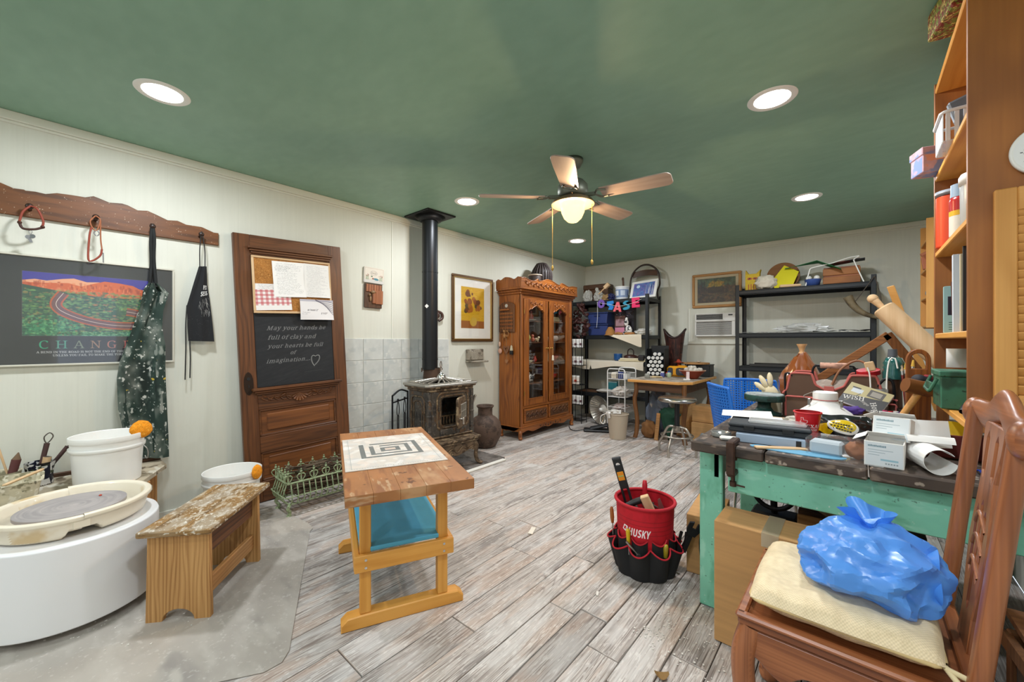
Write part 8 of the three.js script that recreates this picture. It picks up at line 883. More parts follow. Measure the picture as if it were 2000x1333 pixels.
{
  const o = thing('louvred_shutter', 'honey-coloured louvred shutter hung on the bookcase side', 'shutter', [0.462, 1.31, BN + 0.004]), h = 0.69, w = 0.3; for (const s of [-1, 1]) M('stile', B(0.045, h, 0.022, s * (w / 2 - 0.0225), 0, 0.012, { b: 0.003 }), M_gold, o, { g: 'y' }); for (const y of [h / 2 - 0.035, -h / 2 + 0.04]) M('rail', B(w - 0.09, 0.07, 0.02, 0, y, 0.012), M_gold, o);
  for (let i = 0; i < 21; i++) M('louver', B(w - 0.09, 0.031, 0.006, 0, -h / 2 + 0.09 + i * 0.0262, 0.012, { r: [0.5, 0, 0], b: 0.0015 }), M_gold, o);
  const t = thing('dial_thermometer', 'round white dial thermometer on the bookcase side', 'thermometer', [0.415, 1.755, BN + 0.001]); const dt = pic(256, 256, (g, W, H) => { g.fillStyle = '#e9eaea'; g.fillRect(0, 0, W, H); write(g, '-20', 24, 140, 40, '#33363a', 'sans-serif', { style: 'bold' }); write(g, '-40', 38, 192, 40, '#33363a', 'sans-serif', { style: 'bold' });  });
  M('dial_case', L([[0, 0], [0.072, 0], [0.074, 0.014], [0.07, 0.02], [0.066, 0.016], [0, 0.014]], { seg: 48, r: [PI / 2, 0, 0] }), M_white, t); const d = new THREE.CircleGeometry(0.066, 40); d.userData.uv = true; M('dial_face', d.translate(0, 0, 0.0165), matT(dt, 0.4), t); M('needle', BAR([0, 0, 0.018], [0.03, 0.035, 0.018], 0.004, 0.001), M_red, t);
}
// bookcase contents
{
  const pt = pic(192, 288, (g, w, h) => { g.fillStyle = '#9fc4c0'; g.fillRect(0, 0, w, h); write(g, 'Pottery', 40, 30, 30, '#22332f', 'serif', { style: 'bold' }); write(g, '#1 Lids - Pot', 44, 50, 15, '#22332f', 'serif', { style: 'bold' }); g.fillStyle = '#2a1f30'; g.fillRect(w * 0.12, h * 0.22, w * 0.72, h * 0.4); g.fillStyle = '#c06a90'; g.beginPath(); g.ellipse(w * 0.5, h * 0.4, 34, 26, 0, 0, 7); g.fill();  for (let i = 0; i < 4; i++) { g.fillStyle = '#3f5a55'; g.fillRect(28, h * (0.77 + i * 0.05), 90 - i * 8, 4); } });
  const s1 = 1.2335; let o = thing('pottery_booklet', 'pale teal pottery booklet with a pink picture', 'booklet', [0.335, s1, -2.565]); M('booklet_block', B(0.1, 0.205, 0.016, 0, 0.1035, 0), mat(0x9fc4c0, 0.5), o); M('cover_print', PL(0.098, 0.203, 0, 0.1035, 0.0085), matT(pt, 0.45), o);
  const book = (l, z, h, d, th, col, lean = 0, x = 0.4) => { const b = thing('book', l, 'book', [x, s1, z]); b.rotation.x = lean; M('pages', B(d - 0.008, h - 0.008, th - 0.006, 0.004, h / 2 + 0.0005, 0), M_paper, b); M('cover', [B(d, h, 0.003, 0, h / 2 + 0.0005, th / 2 - 0.0015), B(d, h, 0.003, 0, h / 2 + 0.0005, -th / 2 + 0.0015), B(0.003, h, th, -d / 2, h / 2 + 0.0005, 0)], mat(col, 0.5), b); return b; };
  book('dark brown book leaning inward beside the teal booklet', -2.44, 0.22, 0.2, 0.016, 0x4a1f14, -0.22); book('thin blue-grey book beside the leaning brown book', -2.34, 0.25, 0.2, 0.012, 0x6a86a8, -0.05); book('tall white clay book with a pale blue spine', -2.28, 0.3, 0.24, 0.022, 0xd9e2ea, -0.03); book('cream spiral handbook nearest the side panel', -2.21, 0.29, 0.22, 0.016, 0xd0bd98, -0.02); book('black slim book behind the cream handbook', -2.16, 0.31, 0.22, 0.012, 0x24211f, -0.01);
  const s2 = 1.5965; o = thing('orange_canister', 'bright orange plastic canister with grey lid on the middle shelf', 'canister', [0.302, s2, -2.52]); M('canister_body', L([[0, 0.001], [0.042, 0.001], [0.045, 0.01], [0.045, 0.22], [0.04, 0.225], [0, 0.225]], { seg: 28 }), mat(0xd5420f, 0.4), o); M('canister_lid', L([[0, 0.226], [0.047, 0.226], [0.047, 0.246], [0, 0.248]], { seg: 28 }), mat(0x9a9ea4, 0.4), o);
  o = thing('spray_can', 'red and yellow spray can with pale label', 'spray can', [0.312, s2, -2.36]); M('can', L([[0, 0.001], [0.034, 0.001], [0.034, 0.16], [0.03, 0.175], [0.016, 0.185], [0, 0.186]], { seg: 24 }), mat(0xb01a16, 0.3), o); M('label_band', L([[0.0345, 0.02], [0.0345, 0.1]], { seg: 24 }), mat(0xd7cfc0, 0.4, { side: THREE.DoubleSide }), o); M('yellow_band', L([[0.0347, 0.1], [0.0347, 0.12]], { seg: 24 }), mat(0xd9a514, 0.4, { side: THREE.DoubleSide }), o); M('spray_cap', C(0.03, 0.031, 0.05, 0, 0.2, 0), mat(0x8fa2b4, 0.4), o);
  o = thing('clear_canister', 'clear plastic canister with white lid beside the spray can', 'canister', [0.335, s2, -2.22]); M('canister_body', L([[0, 0.001], [0.045, 0.001], [0.047, 0.18], [0.043, 0.18], [0.042, 0.006], [0, 0.006]], { seg: 28 }), phys(0xe6e6e2, 0.25, { transmission: 0.5, thickness: 0 }), o); M('white_lid', L([[0, 0.18], [0.05, 0.18], [0.05, 0.21], [0.044, 0.222], [0, 0.222]], { seg: 28 }), M_white, o); solo('kraft_packet', 'small kraft cardboard packet on the middle shelf', 'packet', B(0.07, 0.09, 0.05, 0, 0.046, 0, { r: [0, 0.4, 0] }), M_card, [0.33, s2, -2.1]);
  const s3 = 1.9365; o = thing('pastel_box', 'flat keepsake box with pastel cherub print jutting from the shelf', 'box', [0.275, s3, -2.56], [0, 0.35, 0]); const bt = blotch(0xc09aa0, [[0x7a8ab8, 0.5, 3, 0.1], [0xd9967a, 0.56, 4, 0.08]], 251, { su: 0.2, sv: 0.2, w: 128 }); M('box_body', B(0.16, 0.09, 0.09, 0, 0.046, 0), matT(bt, 0.5), o); M('box_lid', B(0.168, 0.035, 0.098, 0, 0.094, 0), matT(bt, 0.45), o);
  o = thing('slotted_basket', 'white slotted plastic basket on the upper shelf', 'basket', [0.34, s3, -2.25]); M('basket_floor', B(0.2, 0.004, 0.18, 0, 0.003, 0), M_poly, o); M('basket_rim', TU(rrect(0.21, 0.19, 0.02).map(([x, z]) => [x, 0.11, z]), 0.006, { closed: true, t: 0.1, n: 60, seg: 6 }), mat(0xe2e2e2, 0.35), o); for (let i = 0; i < 9; i++) for (const s of [-1, 1]) { M('slat', B(0.012, 0.105, 0.003, -0.088 + i * 0.022, 0.056, s * 0.09), mat(0xdcdcdc, 0.35), o); M('slat', B(0.003, 0.105, 0.012, s * 0.1, 0.056, -0.08 + i * 0.02), mat(0xdcdcdc, 0.35), o); } solo('grey_box_lid', 'grey plastic box standing in the slotted basket', 'box', B(0.06, 0.17, 0.04, 0, 0.09, 0, { b: 0.006, r: [0.2, 0, 0.3] }), mat(0x6a6f76, 0.5), [0.31, s3 + 0.006, -2.25]); 
  solo('patterned_tin', 'green and red patterned tin on the topmost shelf', 'tin', [B(0.16, 0.1, 0.2, 0, 0.051, 0, { b: 0.004 })], matT(blotch(0x7a2a1c, [[0x6f7a2a, 0.5, 14, 0.04], [0xc9b86a, 0.62, 18, 0.03]], 253, { su: 0.12, sv: 0.12, w: 128 }), 0.4), [0.3, 2.332, -2.1], 0.2);
  o = thing('ammo_box', 'green metal ammunition style box with a bail handle', 'metal box', [0.385, 0.938, -2.33], 0.02); const am = grime(0x3d7a5e, 0.5); M('box_body', B(0.29, 0.125, 0.17, 0, 0.0635, 0, { b: 0.004 }), am, o); M('box_lid', B(0.3, 0.022, 0.18, 0, 0.136, 0, { b: 0.004 }), am, o); M('bail_handle', [TU([[-0.152, 0.12, -0.07], [-0.17, 0.07, -0.07], [-0.172, 0.065, 0.06], [-0.152, 0.115, 0.07]], 0.006, { t: 0.1 }), B(0.006, 0.03, 0.12, -0.165, 0.085, 0, { b: 0.002 })], am, o);
  o = thing('pill_bottle', 'white plastic bottle standing behind the green metal box', 'bottle', [0.4, 0.938, -2.49]); M('bottle_body', L([[0, 0.001], [0.035, 0.001], [0.037, 0.17], [0.02, 0.19], [0.02, 0.2], [0, 0.2]], { seg: 24 }), M_white, o); M('cap', C(0.024, 0.024, 0.03, 0, 0.213, 0), M_white, o); solo('folded_paper', 'crumpled white paper behind the green metal box', 'paper', SH((u, v) => [lerp(-0.05, 0.05, u), 0.15 + v * 0.08, 0.03 * Math.sin(u * 5) * v], 8, 6, 0.001, { uv: false }), M_paper, [0.335, 0.938, -2.49]);
  solo('black_bag_roll', 'black curved strap lying before the green metal box', 'strap', TU([[-0.05, 0.0, 0.03], [-0.03, 0.025, 0.0], [0.03, 0.03, 0.0], [0.06, 0.0, 0.03]], 0.012), M_black, [0.33, 0.95, -2.12]);
}
// small gold shelf further along the wall
{
  const o = thing('spice_shelf', 'narrow golden wooden wall shelf beyond the bookcase', 'wall shelf', [0, 0, 0]), x0 = 0.45, w = XR - x0 - 0.004, z0 = -4.96, z1 = -5.38; M('side_panel', B(w, 0.95, 0.018, x0 + w / 2, 1.79, z0), M_gold, o, { g: 'y' }); M('side_panel', B(w, 0.95, 0.018, x0 + w / 2, 1.79, z1), M_gold, o, { g: 'y' }); M('back_panel', B(0.008, 0.95, 0.4, XR - 0.008, 1.79, (z0 + z1) / 2), M_gold, o, { g: 'y' }); for (const y of [1.33, 1.58, 1.83, 2.08]) M('shelf', B(w - 0.012, 0.016, 0.398, x0 + w / 2 - 0.004, y, (z0 + z1) / 2), M_gold, o, { g: 'z' });
  each('seed_packet', ['upright reddish packet on the golden wall shelf', 'tilted reddish packet atop another on the golden wall shelf'], 'packet', [B(0.08, 0.11, 0.05, 0, 0.056, 0, { r: [0, 0, 0.12] }), B(0.06, 0.06, 0.06, -0.01, 0.12, 0.01, { r: [0.3, 0.2, 0.5] })], mat(0xb06a4a, 0.7), [0.475, 1.839, -5.08]); each('twine_ball', ['largest grey twine ball on the golden wall shelf', 'smaller grey twine ball beside the largest one', 'topmost grey twine ball of the three'], 'twine', [S(0.04, 0, 0.041, 0), S(0.035, 0.0, 0.041, 0.09), S(0.03, 0, 0.105, 0.04)], mat(0x8a8880, 0.95), [0.5, 1.589, -5.15]); solo('small_tin', 'small white and teal tin at the bottom of the golden wall shelf', 'tin', [C(0.035, 0.035, 0.06, 0, 0.031, 0)], mat(0x9ab4b0, 0.4), [0.5, 1.339, -5.1]); solo('key_bunch', 'dark hooks and keys on top of the golden wall shelf', 'keys', [TU([[0, 0, 0], [0.02, 0.06, 0], [0, 0.11, 0.01], [-0.03, 0.07, 0.02]], 0.007), TU([[0.02, 0, 0.03], [0.04, 0.05, 0.03], [0.02, 0.09, 0.03]], 0.007)], M_black, [0.5, 2.09, -5.1]);
}
// below the bookcase, right of the chair: blue wire rack, birdhouse
{
  let o = thing('blue_wire_rack', 'blue coated wire rack on the bench under the bookcase', 'wire rack', [0.43, TB, -1.97]); const bw = mat(0x1d3f9c, 0.4); M('wire', [...[-0.12, -0.06, 0, 0.06, 0.12].flatMap((x) => [ROD([x, 0.004, -0.07], [x, 0.004, 0.07], 0.003), ROD([x, 0.004, 0.07], [x, 0.15, 0.07], 0.003)]), ...[0.004, 0.02].map((y) => ROD([-0.13, y, 0.07], [0.13, y, 0.07], 0.003)), ROD([-0.13, 0.15, 0.07], [0.13, 0.15, 0.07], 0.003), ROD([-0.13, 0.004, -0.07], [0.13, 0.004, -0.07], 0.003)], bw, o); each('flat_white_box', ['lower flat white box on the blue wire rack', 'upper flat white box on the blue wire rack'], 'box', [B(0.22, 0.035, 0.1, 0, 0.02, 0), B(0.2, 0.03, 0.1, 0.005, 0.054, 0)], M_white, [0.43, TB + 0.008, -1.98]);
  o = thing('nest_box', 'rough wooden nest box with round hole and mesh side on the floor', 'nest box', [0.405, 0, -1.47], 0.1); const pw = matT(pineTex, 0.8, { color: 0x9a8878 }); M('roof_board', E([[-0.11, -0.11], [0.14, -0.11], [0.14, 0.13], [-0.11, 0.13]], 0.014, { r: [-PI / 2 + 0.12, 0, 0], y: 0.5, holes: [arc(0.06, 0.02, 0.024, 0.024, 0, 2 * PI, 16).slice(0, -1)] }), pw, o); MM('frame_post', [B(0.025, 0.48, 0.025, -0.1, 0.24, 0.1), B(0.025, 0.48, 0.025, -0.1, 0.24, -0.1), B(0.025, 0.48, 0.025, 0.13, 0.24, 0.1), B(0.025, 0.48, 0.025, 0.13, 0.24, -0.1)], pw, o, { g: 'y' }); MM('frame_rail', [B(0.26, 0.05, 0.018, 0.015, 0.455, 0.113), B(0.26, 0.05, 0.018, 0.015, 0.15, 0.113), B(0.26, 0.03, 0.018, 0.015, 0.02, 0.113), B(0.018, 0.04, 0.22, -0.113, 0.455, 0), B(0.018, 0.04, 0.22, -0.113, 0.15, 0)], pw, o); MM('mesh_side', [B(0.24, 0.28, 0.004, 0.015, 0.3, 0.1, { b: 0 }), B(0.004, 0.28, 0.2, -0.1, 0.3, 0, { b: 0 })], mat(0x4a4440, 0.8), o); M('floor_board', B(0.24, 0.014, 0.22, 0.015, 0.1, 0), pw, o);
}

// ---------- carved chair in the foreground, cushion and blue bag ----------
{
  const o = thing('carved_chair', 'heavy carved mahogany chair with a pierced splat back', 'chair', [0, 0, 0]), X0 = -0.25, X1 = 0.185, Z0 = -1.235, Z1 = -1.68, zc = (Z0 + Z1) / 2;
  M('seat_board', B(X1 - X0, 0.022, Z0 - Z1, (X0 + X1) / 2, 0.432, zc, { b: 0.006 }), M_mahog, o); M('seat_rim', [B(X1 - X0 + 0.01, 0.014, 0.024, (X0 + X1) / 2, 0.448, Z0 - 0.008, { b: 0.005 }), B(X1 - X0 + 0.01, 0.014, 0.024, (X0 + X1) / 2, 0.448, Z1 + 0.008, { b: 0.005 }), B(0.024, 0.014, 0.44, X0 + 0.008, 0.448, zc, { b: 0.005 })], M_mahog, o);
  const skirt = (a, b) => { const L_ = b - a; return [[a, 0], [b, 0], [b, -0.07], ...smooth([[b - L_ * 0.06, -0.075], [b - L_ * 0.2, -0.11], [b - L_ * 0.32, -0.075], [a + L_ * 0.5, -0.068], [a + L_ * 0.32, -0.075], [a + L_ * 0.2, -0.11], [a + L_ * 0.06, -0.075]], 4), [a, -0.07]]; };
  M('seat_rail', E(skirt(X0 + 0.02, X1 - 0.01), 0.022, { b: 0.003, y: 0.42, z: Z0 - 0.014 }), M_mahog, o); M('seat_rail', E(skirt(X0 + 0.02, X1 - 0.01), 0.022, { b: 0.003, y: 0.42, z: Z1 + 0.014 }), M_mahog, o); M('seat_rail', E(skirt(Z1 + 0.02, Z0 - 0.02), 0.022, { b: 0.003, r: [0, -PI / 2, 0], x: X0 + 0.014, y: 0.42 }), M_mahog, o, { g: 'z' });
  for (const [z, s] of [[Z0 - 0.025, 1], [Z1 + 0.025, -1]]) {
    M('front_leg', TU([[X0 + 0.03, 0.42, z], [X0 + 0.012, 0.34, z + s * 0.016], [X0 + 0.016, 0.24, z + s * 0.012], [X0 + 0.03, 0.12, z - s * 0.002], [X0 + 0.018, 0.03, z + s * 0.008], [X0 + 0.0, 0.02, z + s * 0.016]], 0.029, { seg: 12, n: 28 }), M_mahog, o, { g: 'y' });
    M('back_post', SH((u, v) => { const y = lerp(0, 1.02, v), xb = v < 0.42 ? 0.185 + 0.02 * Math.pow(1 - v / 0.42, 2) : 0.185 + 0.062 * (v - 0.42) / 0.58, a = u * 2 * PI, w = lerp(0.023, 0.0215, v); return [xb + Math.cos(a) * w * 0.8, y, z + Math.sin(a) * w]; }, 16, 24, 0, { uv: false }), M_mahog, o, { g: 'y' });
  }
  // crest rail with curled ears
  const cr = []; cr.push(SH((u, v) => { const z = lerp(Z0 - 0.0, Z1 + 0.0, u), t = 2 * u - 1, top = 1.075 - 0.05 * Math.pow(Math.abs(t), 1.5) + 0.012 * Math.cos(u * 4 * PI), bot = 0.985 + 0.02 * Math.cos(u * 2 * PI * 2), a = v * 2 * PI; return [0.252 + 0.012 * (1 - t * t) + Math.cos(a) * 0.019, (top + bot) / 2 + Math.sin(a) * (top - bot) / 2, z]; }, 40, 16, 0, { uv: false })); for (const [z, s] of [[Z0 - 0.006, 1], [Z1 + 0.006, -1]]) cr.push(S(0.042, 0.248, 1.005, z, { s: [0.62, 0.95, 0.75] })); M('crest_rail', cr, M_mahog, o, { g: 'z' });
  // pierced splat
  const sp = [[-0.06, 0.0], [0.06, 0.0], [0.05, 0.1], [0.07, 0.18], [0.085, 0.27], [0.07, 0.36], [0.06, 0.43], [0.085, 0.5], [0.09, 0.56], [-0.09, 0.56], [-0.085, 0.5], [-0.06, 0.43], [-0.07, 0.36], [-0.085, 0.27], [-0.07, 0.18], [-0.05, 0.1]], hl = (c, w, y0, y1) => [[c - w, y0], [c, y0 - 0.015], [c + w, y0], [c + w, y1], [c, y1 + 0.015], [c - w, y1]];
  const sg = M('back_splat', E(sp, 0.014, { b: 0.003, holes: [hl(-0.035, 0.01, 0.2, 0.34), hl(0.035, 0.01, 0.2, 0.34), hl(0, 0.01, 0.12, 0.36), hl(-0.04, 0.012, 0.44, 0.52), hl(0.04, 0.012, 0.44, 0.52)] }), M_mahog, o, { g: 'y' }); sg.position.set(0.197, 0.445, zc); sg.rotation.set(0, -PI / 2, 0); sg.rotation.order = 'YXZ'; sg.rotation.x = -0.1;
  for (const k of [0, 1, 2]) { const fan = M('carved_scallop', TU([[-0.05, 0.2 + k * 0.055, 0.004], [0, 0.235 + k * 0.055, 0.008], [0.05, 0.2 + k * 0.055, 0.004]], 0.006, { n: 12, seg: 6 }), M_mahog, o); fan.position.copy(sg.position); fan.rotation.copy(sg.rotation); }
  M('shoe_rail', B(0.03, 0.03, 0.4, 0.19, 0.452, zc), M_mahog, o, { g: 'z' });
}
{
  const weave = tex(128, 128, (u, v) => { const a = Math.sin(u * 2 * PI * 16), b = Math.sin(v * 2 * PI * 16), n = fbm(u, v, 8, 8, 5, 3); const k = 12 * a * b + (n - 0.5) * 26; return [228 + k, 208 + k, 172 + k]; }, 0.12, 0.12), wb = tex(128, 128, (u, v) => 0.5 + 0.25 * Math.sin(u * 2 * PI * 16) * Math.sin(v * 2 * PI * 16) + 0.2 * Math.sin(v * 2 * PI * 4), 0.12, 0.12, false);
  const o = thing('seat_cushion', 'tufted beige woven seat cushion with ties on the carved chair', 'cushion', [-0.04, 0.456, -1.46]); const f = (s) => (u, v) => { const x = 2 * u - 1, y = 2 * v - 1, e = Math.pow(Math.max(0, 1 - Math.pow(Math.abs(x), 6)), 0.5) * Math.pow(Math.max(0, 1 - Math.pow(Math.abs(y), 6)), 0.5), puck = 1 - 0.35 * Math.exp(-((Math.abs(x) - 0.45) ** 2 + (Math.abs(y) - 0.45) ** 2) * 16), hx = 0.195 * (1 - 0.05 * y * y), hz = 0.2 * (1 - 0.05 * x * x); return [x * hx, 0.034 + s * 0.042 * e * (s > 0 ? puck : 0.85) + 0.003 * Math.sin(x * 9 + y * 4) * e, (s > 0 ? -1 : 1) * y * hz]; };
  M('cushion_pad', [SH(f(1), 40, 40, 0, { uv: false }), SH(f(-1), 20, 20, 0, { uv: false })], matT(weave, 0.95, { bumpMap: wb, bumpScale: 0.0015 }), o, { still: true }); M('piping', TU(rrect(0.375, 0.385, 0.03).map(([x, z]) => [x, 0.03, z]), 0.005, { closed: true, t: 0.2, n: 100, seg: 6 }), mat(0xc9ae7c, 0.95), o); M('tie', [TU([[0.185, 0.03, 0.185], [0.24, 0.02, 0.2], [0.262, -0.02, 0.225], [0.235, -0.07, 0.24], [0.2, -0.09, 0.25]], 0.006), TU([[0.185, 0.03, 0.18], [0.22, 0.0, 0.23], [0.25, -0.06, 0.25], [0.29, -0.1, 0.235]], 0.006)], mat(0xd6c49a, 0.95), o);
  // blue plastic bag
  const b = thing('blue_plastic_bag', 'crumpled bright blue plastic bag resting on the cushion', 'plastic bag', [0.018, 0.52, -1.47]); const bm = phys(0x5aa2f6, 0.36, { clearcoat: 0.35, clearcoatRoughness: 0.25, transmission: 0.28, thickness: 0, side: THREE.DoubleSide });
  const bag = (r, s, seed, f) => LUMP(r, 0, 0, 0, { d: 17, s, amp: 0.16, freq: 1.5, seed, ridge: true, f, facet: 0.38 });
  const g = bag(0.132, [1.03, 0.72, 1.0], 7, (v) => { const k1 = n3(v.x * 26 + 40, v.y * 26 + 40, v.z * 26 + 40, 3), k2 = n3(v.x * 60 + 40, v.y * 60 + 40, v.z * 60 + 40, 9); const k3 = n3(v.x * 13 + 70, v.y * 22 + 70, v.z * 13 + 70, 17), w = 1 + 0.1 * (1 - Math.abs(2 * k1 - 1) - 0.5) + 0.035 * (1 - Math.abs(2 * k2 - 1) - 0.5) + 0.13 * (1 - Math.abs(2 * k3 - 1) - 0.5); v.multiplyScalar(w); v.y += 0.03 * Math.max(0, v.z * -4) ; if (v.y < -0.06) v.y = -0.06 + (v.y + 0.06) * 0.05; }); M('bag_body', g.translate(0, 0.065, 0), bm, b);
  M('gathered_top', [SH((u, v) => { const a = u * 2 * PI, r = 0.018 + v * 0.05 * (1 + 0.35 * Math.sin(a * 5)), y = 0.135 + v * 0.06; return [0.02 + Math.cos(a) * r * 0.8 - v * 0.02, y + 0.012 * Math.sin(a * 3 + 1), -0.06 + Math.sin(a) * r]; }, 48, 8, 0, { uv: false }), SH((u, v) => { const a = u * 2 * PI, r = 0.02 + v * 0.045 * (1 + 0.3 * Math.sin(a * 4 + 1)); return [0.085 + v * 0.05, 0.075 + Math.cos(a) * r, 0.0 + Math.sin(a) * r * 1.2]; }, 40, 6, 0, { uv: false })], bm, b);
}
// ---------- red bucket with pocketed tool organiser ----------
{
  const R = 0.147, cx = -0.853, cz = -2.06, face = Math.atan2(-cx, -cz), ht = pic(1024, 256, (g, w, h) => { g.fillStyle = '#c00a20'; g.fillRect(0, 0, w, h); const q = rng(6); for (let i = 0; i < 200; i++) { g.fillStyle = ['rgba(150,10,24,.18)', 'rgba(205,30,48,.14)', 'rgba(90,20,20,.06)'][i % 3]; g.beginPath(); g.ellipse(q() * w, q() * h, 10 + q() * 40, 4 + q() * 14, q() * 3, 0, 7); g.fill(); } for (let i = 0; i < 4; i++) { g.fillStyle = 'rgba(130,8,20,.5)'; g.fillRect(0, 44 + i * 16, w, 3); } const x = w * 0.4, y = 98; g.strokeStyle = '#f2eeee'; g.lineWidth = 5; g.beginPath(); g.moveTo(x - 34, y - 8); g.lineTo(x - 22, y - 24); g.lineTo(x - 4, y - 22); g.lineTo(x - 16, y - 4); g.closePath(); g.stroke(); g.beginPath(); g.moveTo(x - 12, y + 2); g.quadraticCurveTo(x + 8, y - 8, x - 2, y - 22); g.stroke(); write(g, 'HUSKY', x + 2, y + 6, 40, '#f4f0f0', 'sans-serif', { style: 'bold italic' }); });
  const o = thing('tool_bucket', 'red tool bucket wrapped in a black pocket organiser', 'tool bucket', [cx, 0, cz], face); const cg = new THREE.CylinderGeometry(R, R - 0.014, 0.355, 64, 1, true); cg.userData.uv = true; cg.rotateY(PI - 0.0); M('bucket_wall', place(cg, 0, 0.182, 0), matT(ht, 0.75, { side: THREE.DoubleSide }), o, { label: 'red fabric sleeve with white lettering' }); const rm = mat(0xb01424, 0.8), bk = mat(0x17181a, 0.85); M('rolled_rim', TU(Array.from({ length: 24 }, (_, i) => [Math.cos(i * PI / 12) * (R + 0.002), 0.36, Math.sin(i * PI / 12) * (R + 0.002)]), 0.009, { closed: true, n: 90 }), rm, o); M('bucket_floor', C(R - 0.016, R - 0.016, 0.01, 0, 0.06, 0, { seg: 40 }), M_black, o);
  for (let i = 0; i < 9; i++) { const a0 = i / 9 * 2 * PI + 0.17, da = 2 * PI / 9; const p = M('pocket', SH((u, v) => { const a = a0 + u * da, dip = 0.028 * Math.sin(u * PI), r = R - 0.006 + 0.026 * Math.sin(u * PI) * (0.45 + v) + v * 0.014; return [Math.sin(a) * r, 0.002 + v * (0.165 - dip), Math.cos(a) * r]; }, 12, 8, 0.003, { uv: false }), bk, o); M('pocket_binding', TU(Array.from({ length: 9 }, (_, k) => { const u = k / 8, a = a0 + u * da, r = R + 0.008 + 0.038 * Math.sin(u * PI); return [Math.sin(a) * r, 0.167 - 0.028 * Math.sin(u * PI), Math.cos(a) * r]; }), 0.0042, { n: 16, seg: 6 }), rm, p); M('inner_pocket', SH((u, v) => { const a = a0 + (0.1 + u * 0.8) * da, r = R - 0.004 + 0.012 * Math.sin(u * PI); return [Math.sin(a) * r, 0.12 + v * (0.085 - 0.02 * Math.sin(u * PI)), Math.cos(a) * r]; }, 10, 3, 0.003, { uv: false }), bk, p); M('inner_binding', TU(Array.from({ length: 7 }, (_, k) => { const u = k / 6, a = a0 + (0.1 + u * 0.8) * da, r = R - 0.002 + 0.012 * Math.sin(u * PI); return [Math.sin(a) * r, 0.206 - 0.02 * Math.sin(u * PI), Math.cos(a) * r]; }), 0.0038, { n: 12, seg: 6 }), rm, p); }
  // tools: given in camera-facing axes (right, up, towards)
  const at = (r, y, t) => { const v = V(r, 0, t).applyAxisAngle(V(0, 1, 0), face); return [cx + v.x, y, cz + v.z]; };
  let t = thing('torpedo_level', 'black and yellow spirit level standing in the red bucket', 'spirit level', at(-0.075, 0.3, -0.02), [0, face, 0.28]); M('body', E(rrect(0.045, 0.3, 0.004, 0, 0.12), 0.02, { b: 0.002, holes: [rrect(0.022, 0.085, 0.004, 0, 0.06), arc(0, 0.232, 0.012, 0.012, 0, PI, 10).concat([[-0.012, 0.229], [0.012, 0.229]])] }), M_black, t); M('vial_panel', B(0.036, 0.05, 0.024, 0, 0.172, 0, { b: 0.003 }), mat(0xe08a10, 0.4), t); M('vial', C(0.007, 0.007, 0.028, 0, 0.172, 0.006, { r: [0, 0, PI / 2] }), mat(0x9ab060, 0.2), t); M('end_cap', B(0.047, 0.014, 0.022, 0, 0.267, 0), mat(0x34363a, 0.5), t);
  t = thing('red_pliers', 'red handled pliers upright in the bucket', 'pliers', at(0.0, 0.3, -0.04), [0, face, 0.0]); M('handle', L([[0, 0.0], [0.009, 0], [0.011, 0.06], [0.014, 0.12], [0.01, 0.145], [0, 0.148]], { seg: 14 }), mat(0xc02030, 0.35), t);
  t = thing('saw_handle', 'black curved saw handle lying over the bucket tools', 'saw', at(-0.04, 0.345, 0.035), [0, face, 0]); M('grip', TU([[-0.06, -0.02, 0.02], [-0.02, 0.004, 0.01], [0.02, 0.02, 0], [0.045, 0.018, -0.01]], 0.017), mat(0x1b1d1f, 0.5), t);
  t = thing('wood_block_tool', 'pale wooden block handle rising from the bucket', 'wood block', at(0.045, 0.28, 0.03), [0.15, face, 0.35]); M('block', B(0.042, 0.15, 0.03, 0, 0.05, 0), M_raw, t, { g: 'y' }); t = thing('trowel_blade', 'grey steel trowel blade in the bucket', 'trowel', at(0.09, 0.28, 0.0), [0, face, 0.2]); M('blade', E([[-0.02, 0], [0.022, 0], [0.005, 0.095], [-0.008, 0.09]], 0.003), M_steel, t);
  solo('bucket_hardware', 'jumble of small metal hardware inside the red bucket', 'hardware', Array.from({ length: 40 }, (_, i) => { const a = hash(i, 1, 5) * 6.28, r = hash(i, 2, 5) * 0.1; return ROD([Math.cos(a) * r, 0.25 + hash(i, 3, 5) * 0.05, Math.sin(a) * r], [Math.cos(a) * r + (hash(i, 4, 5) - 0.5) * 0.07, 0.27 + hash(i, 6, 5) * 0.05, Math.sin(a) * r + (hash(i, 5, 5) - 0.5) * 0.07], 0.006, 0.008, { seg: 8 }); }), mat(0x6b6560, 0.4, { metalness: 0.6 }), [cx, 0, cz], 0, { kind: 'stuff' });
  t = thing('chisel', 'wooden handled file standing in a left pocket', 'chisel', at(-0.158, 0.1, 0.02), [0, face, 0.06]); M('blade', ROD([0, 0, 0], [0, 0.12, 0], 0.003), M_steel, t); M('handle', L([[0, 0.12], [0.007, 0.12], [0.011, 0.15], [0.01, 0.19], [0.006, 0.205], [0, 0.207]], { seg: 14 }), mat(0x9c5a24, 0.45), t);
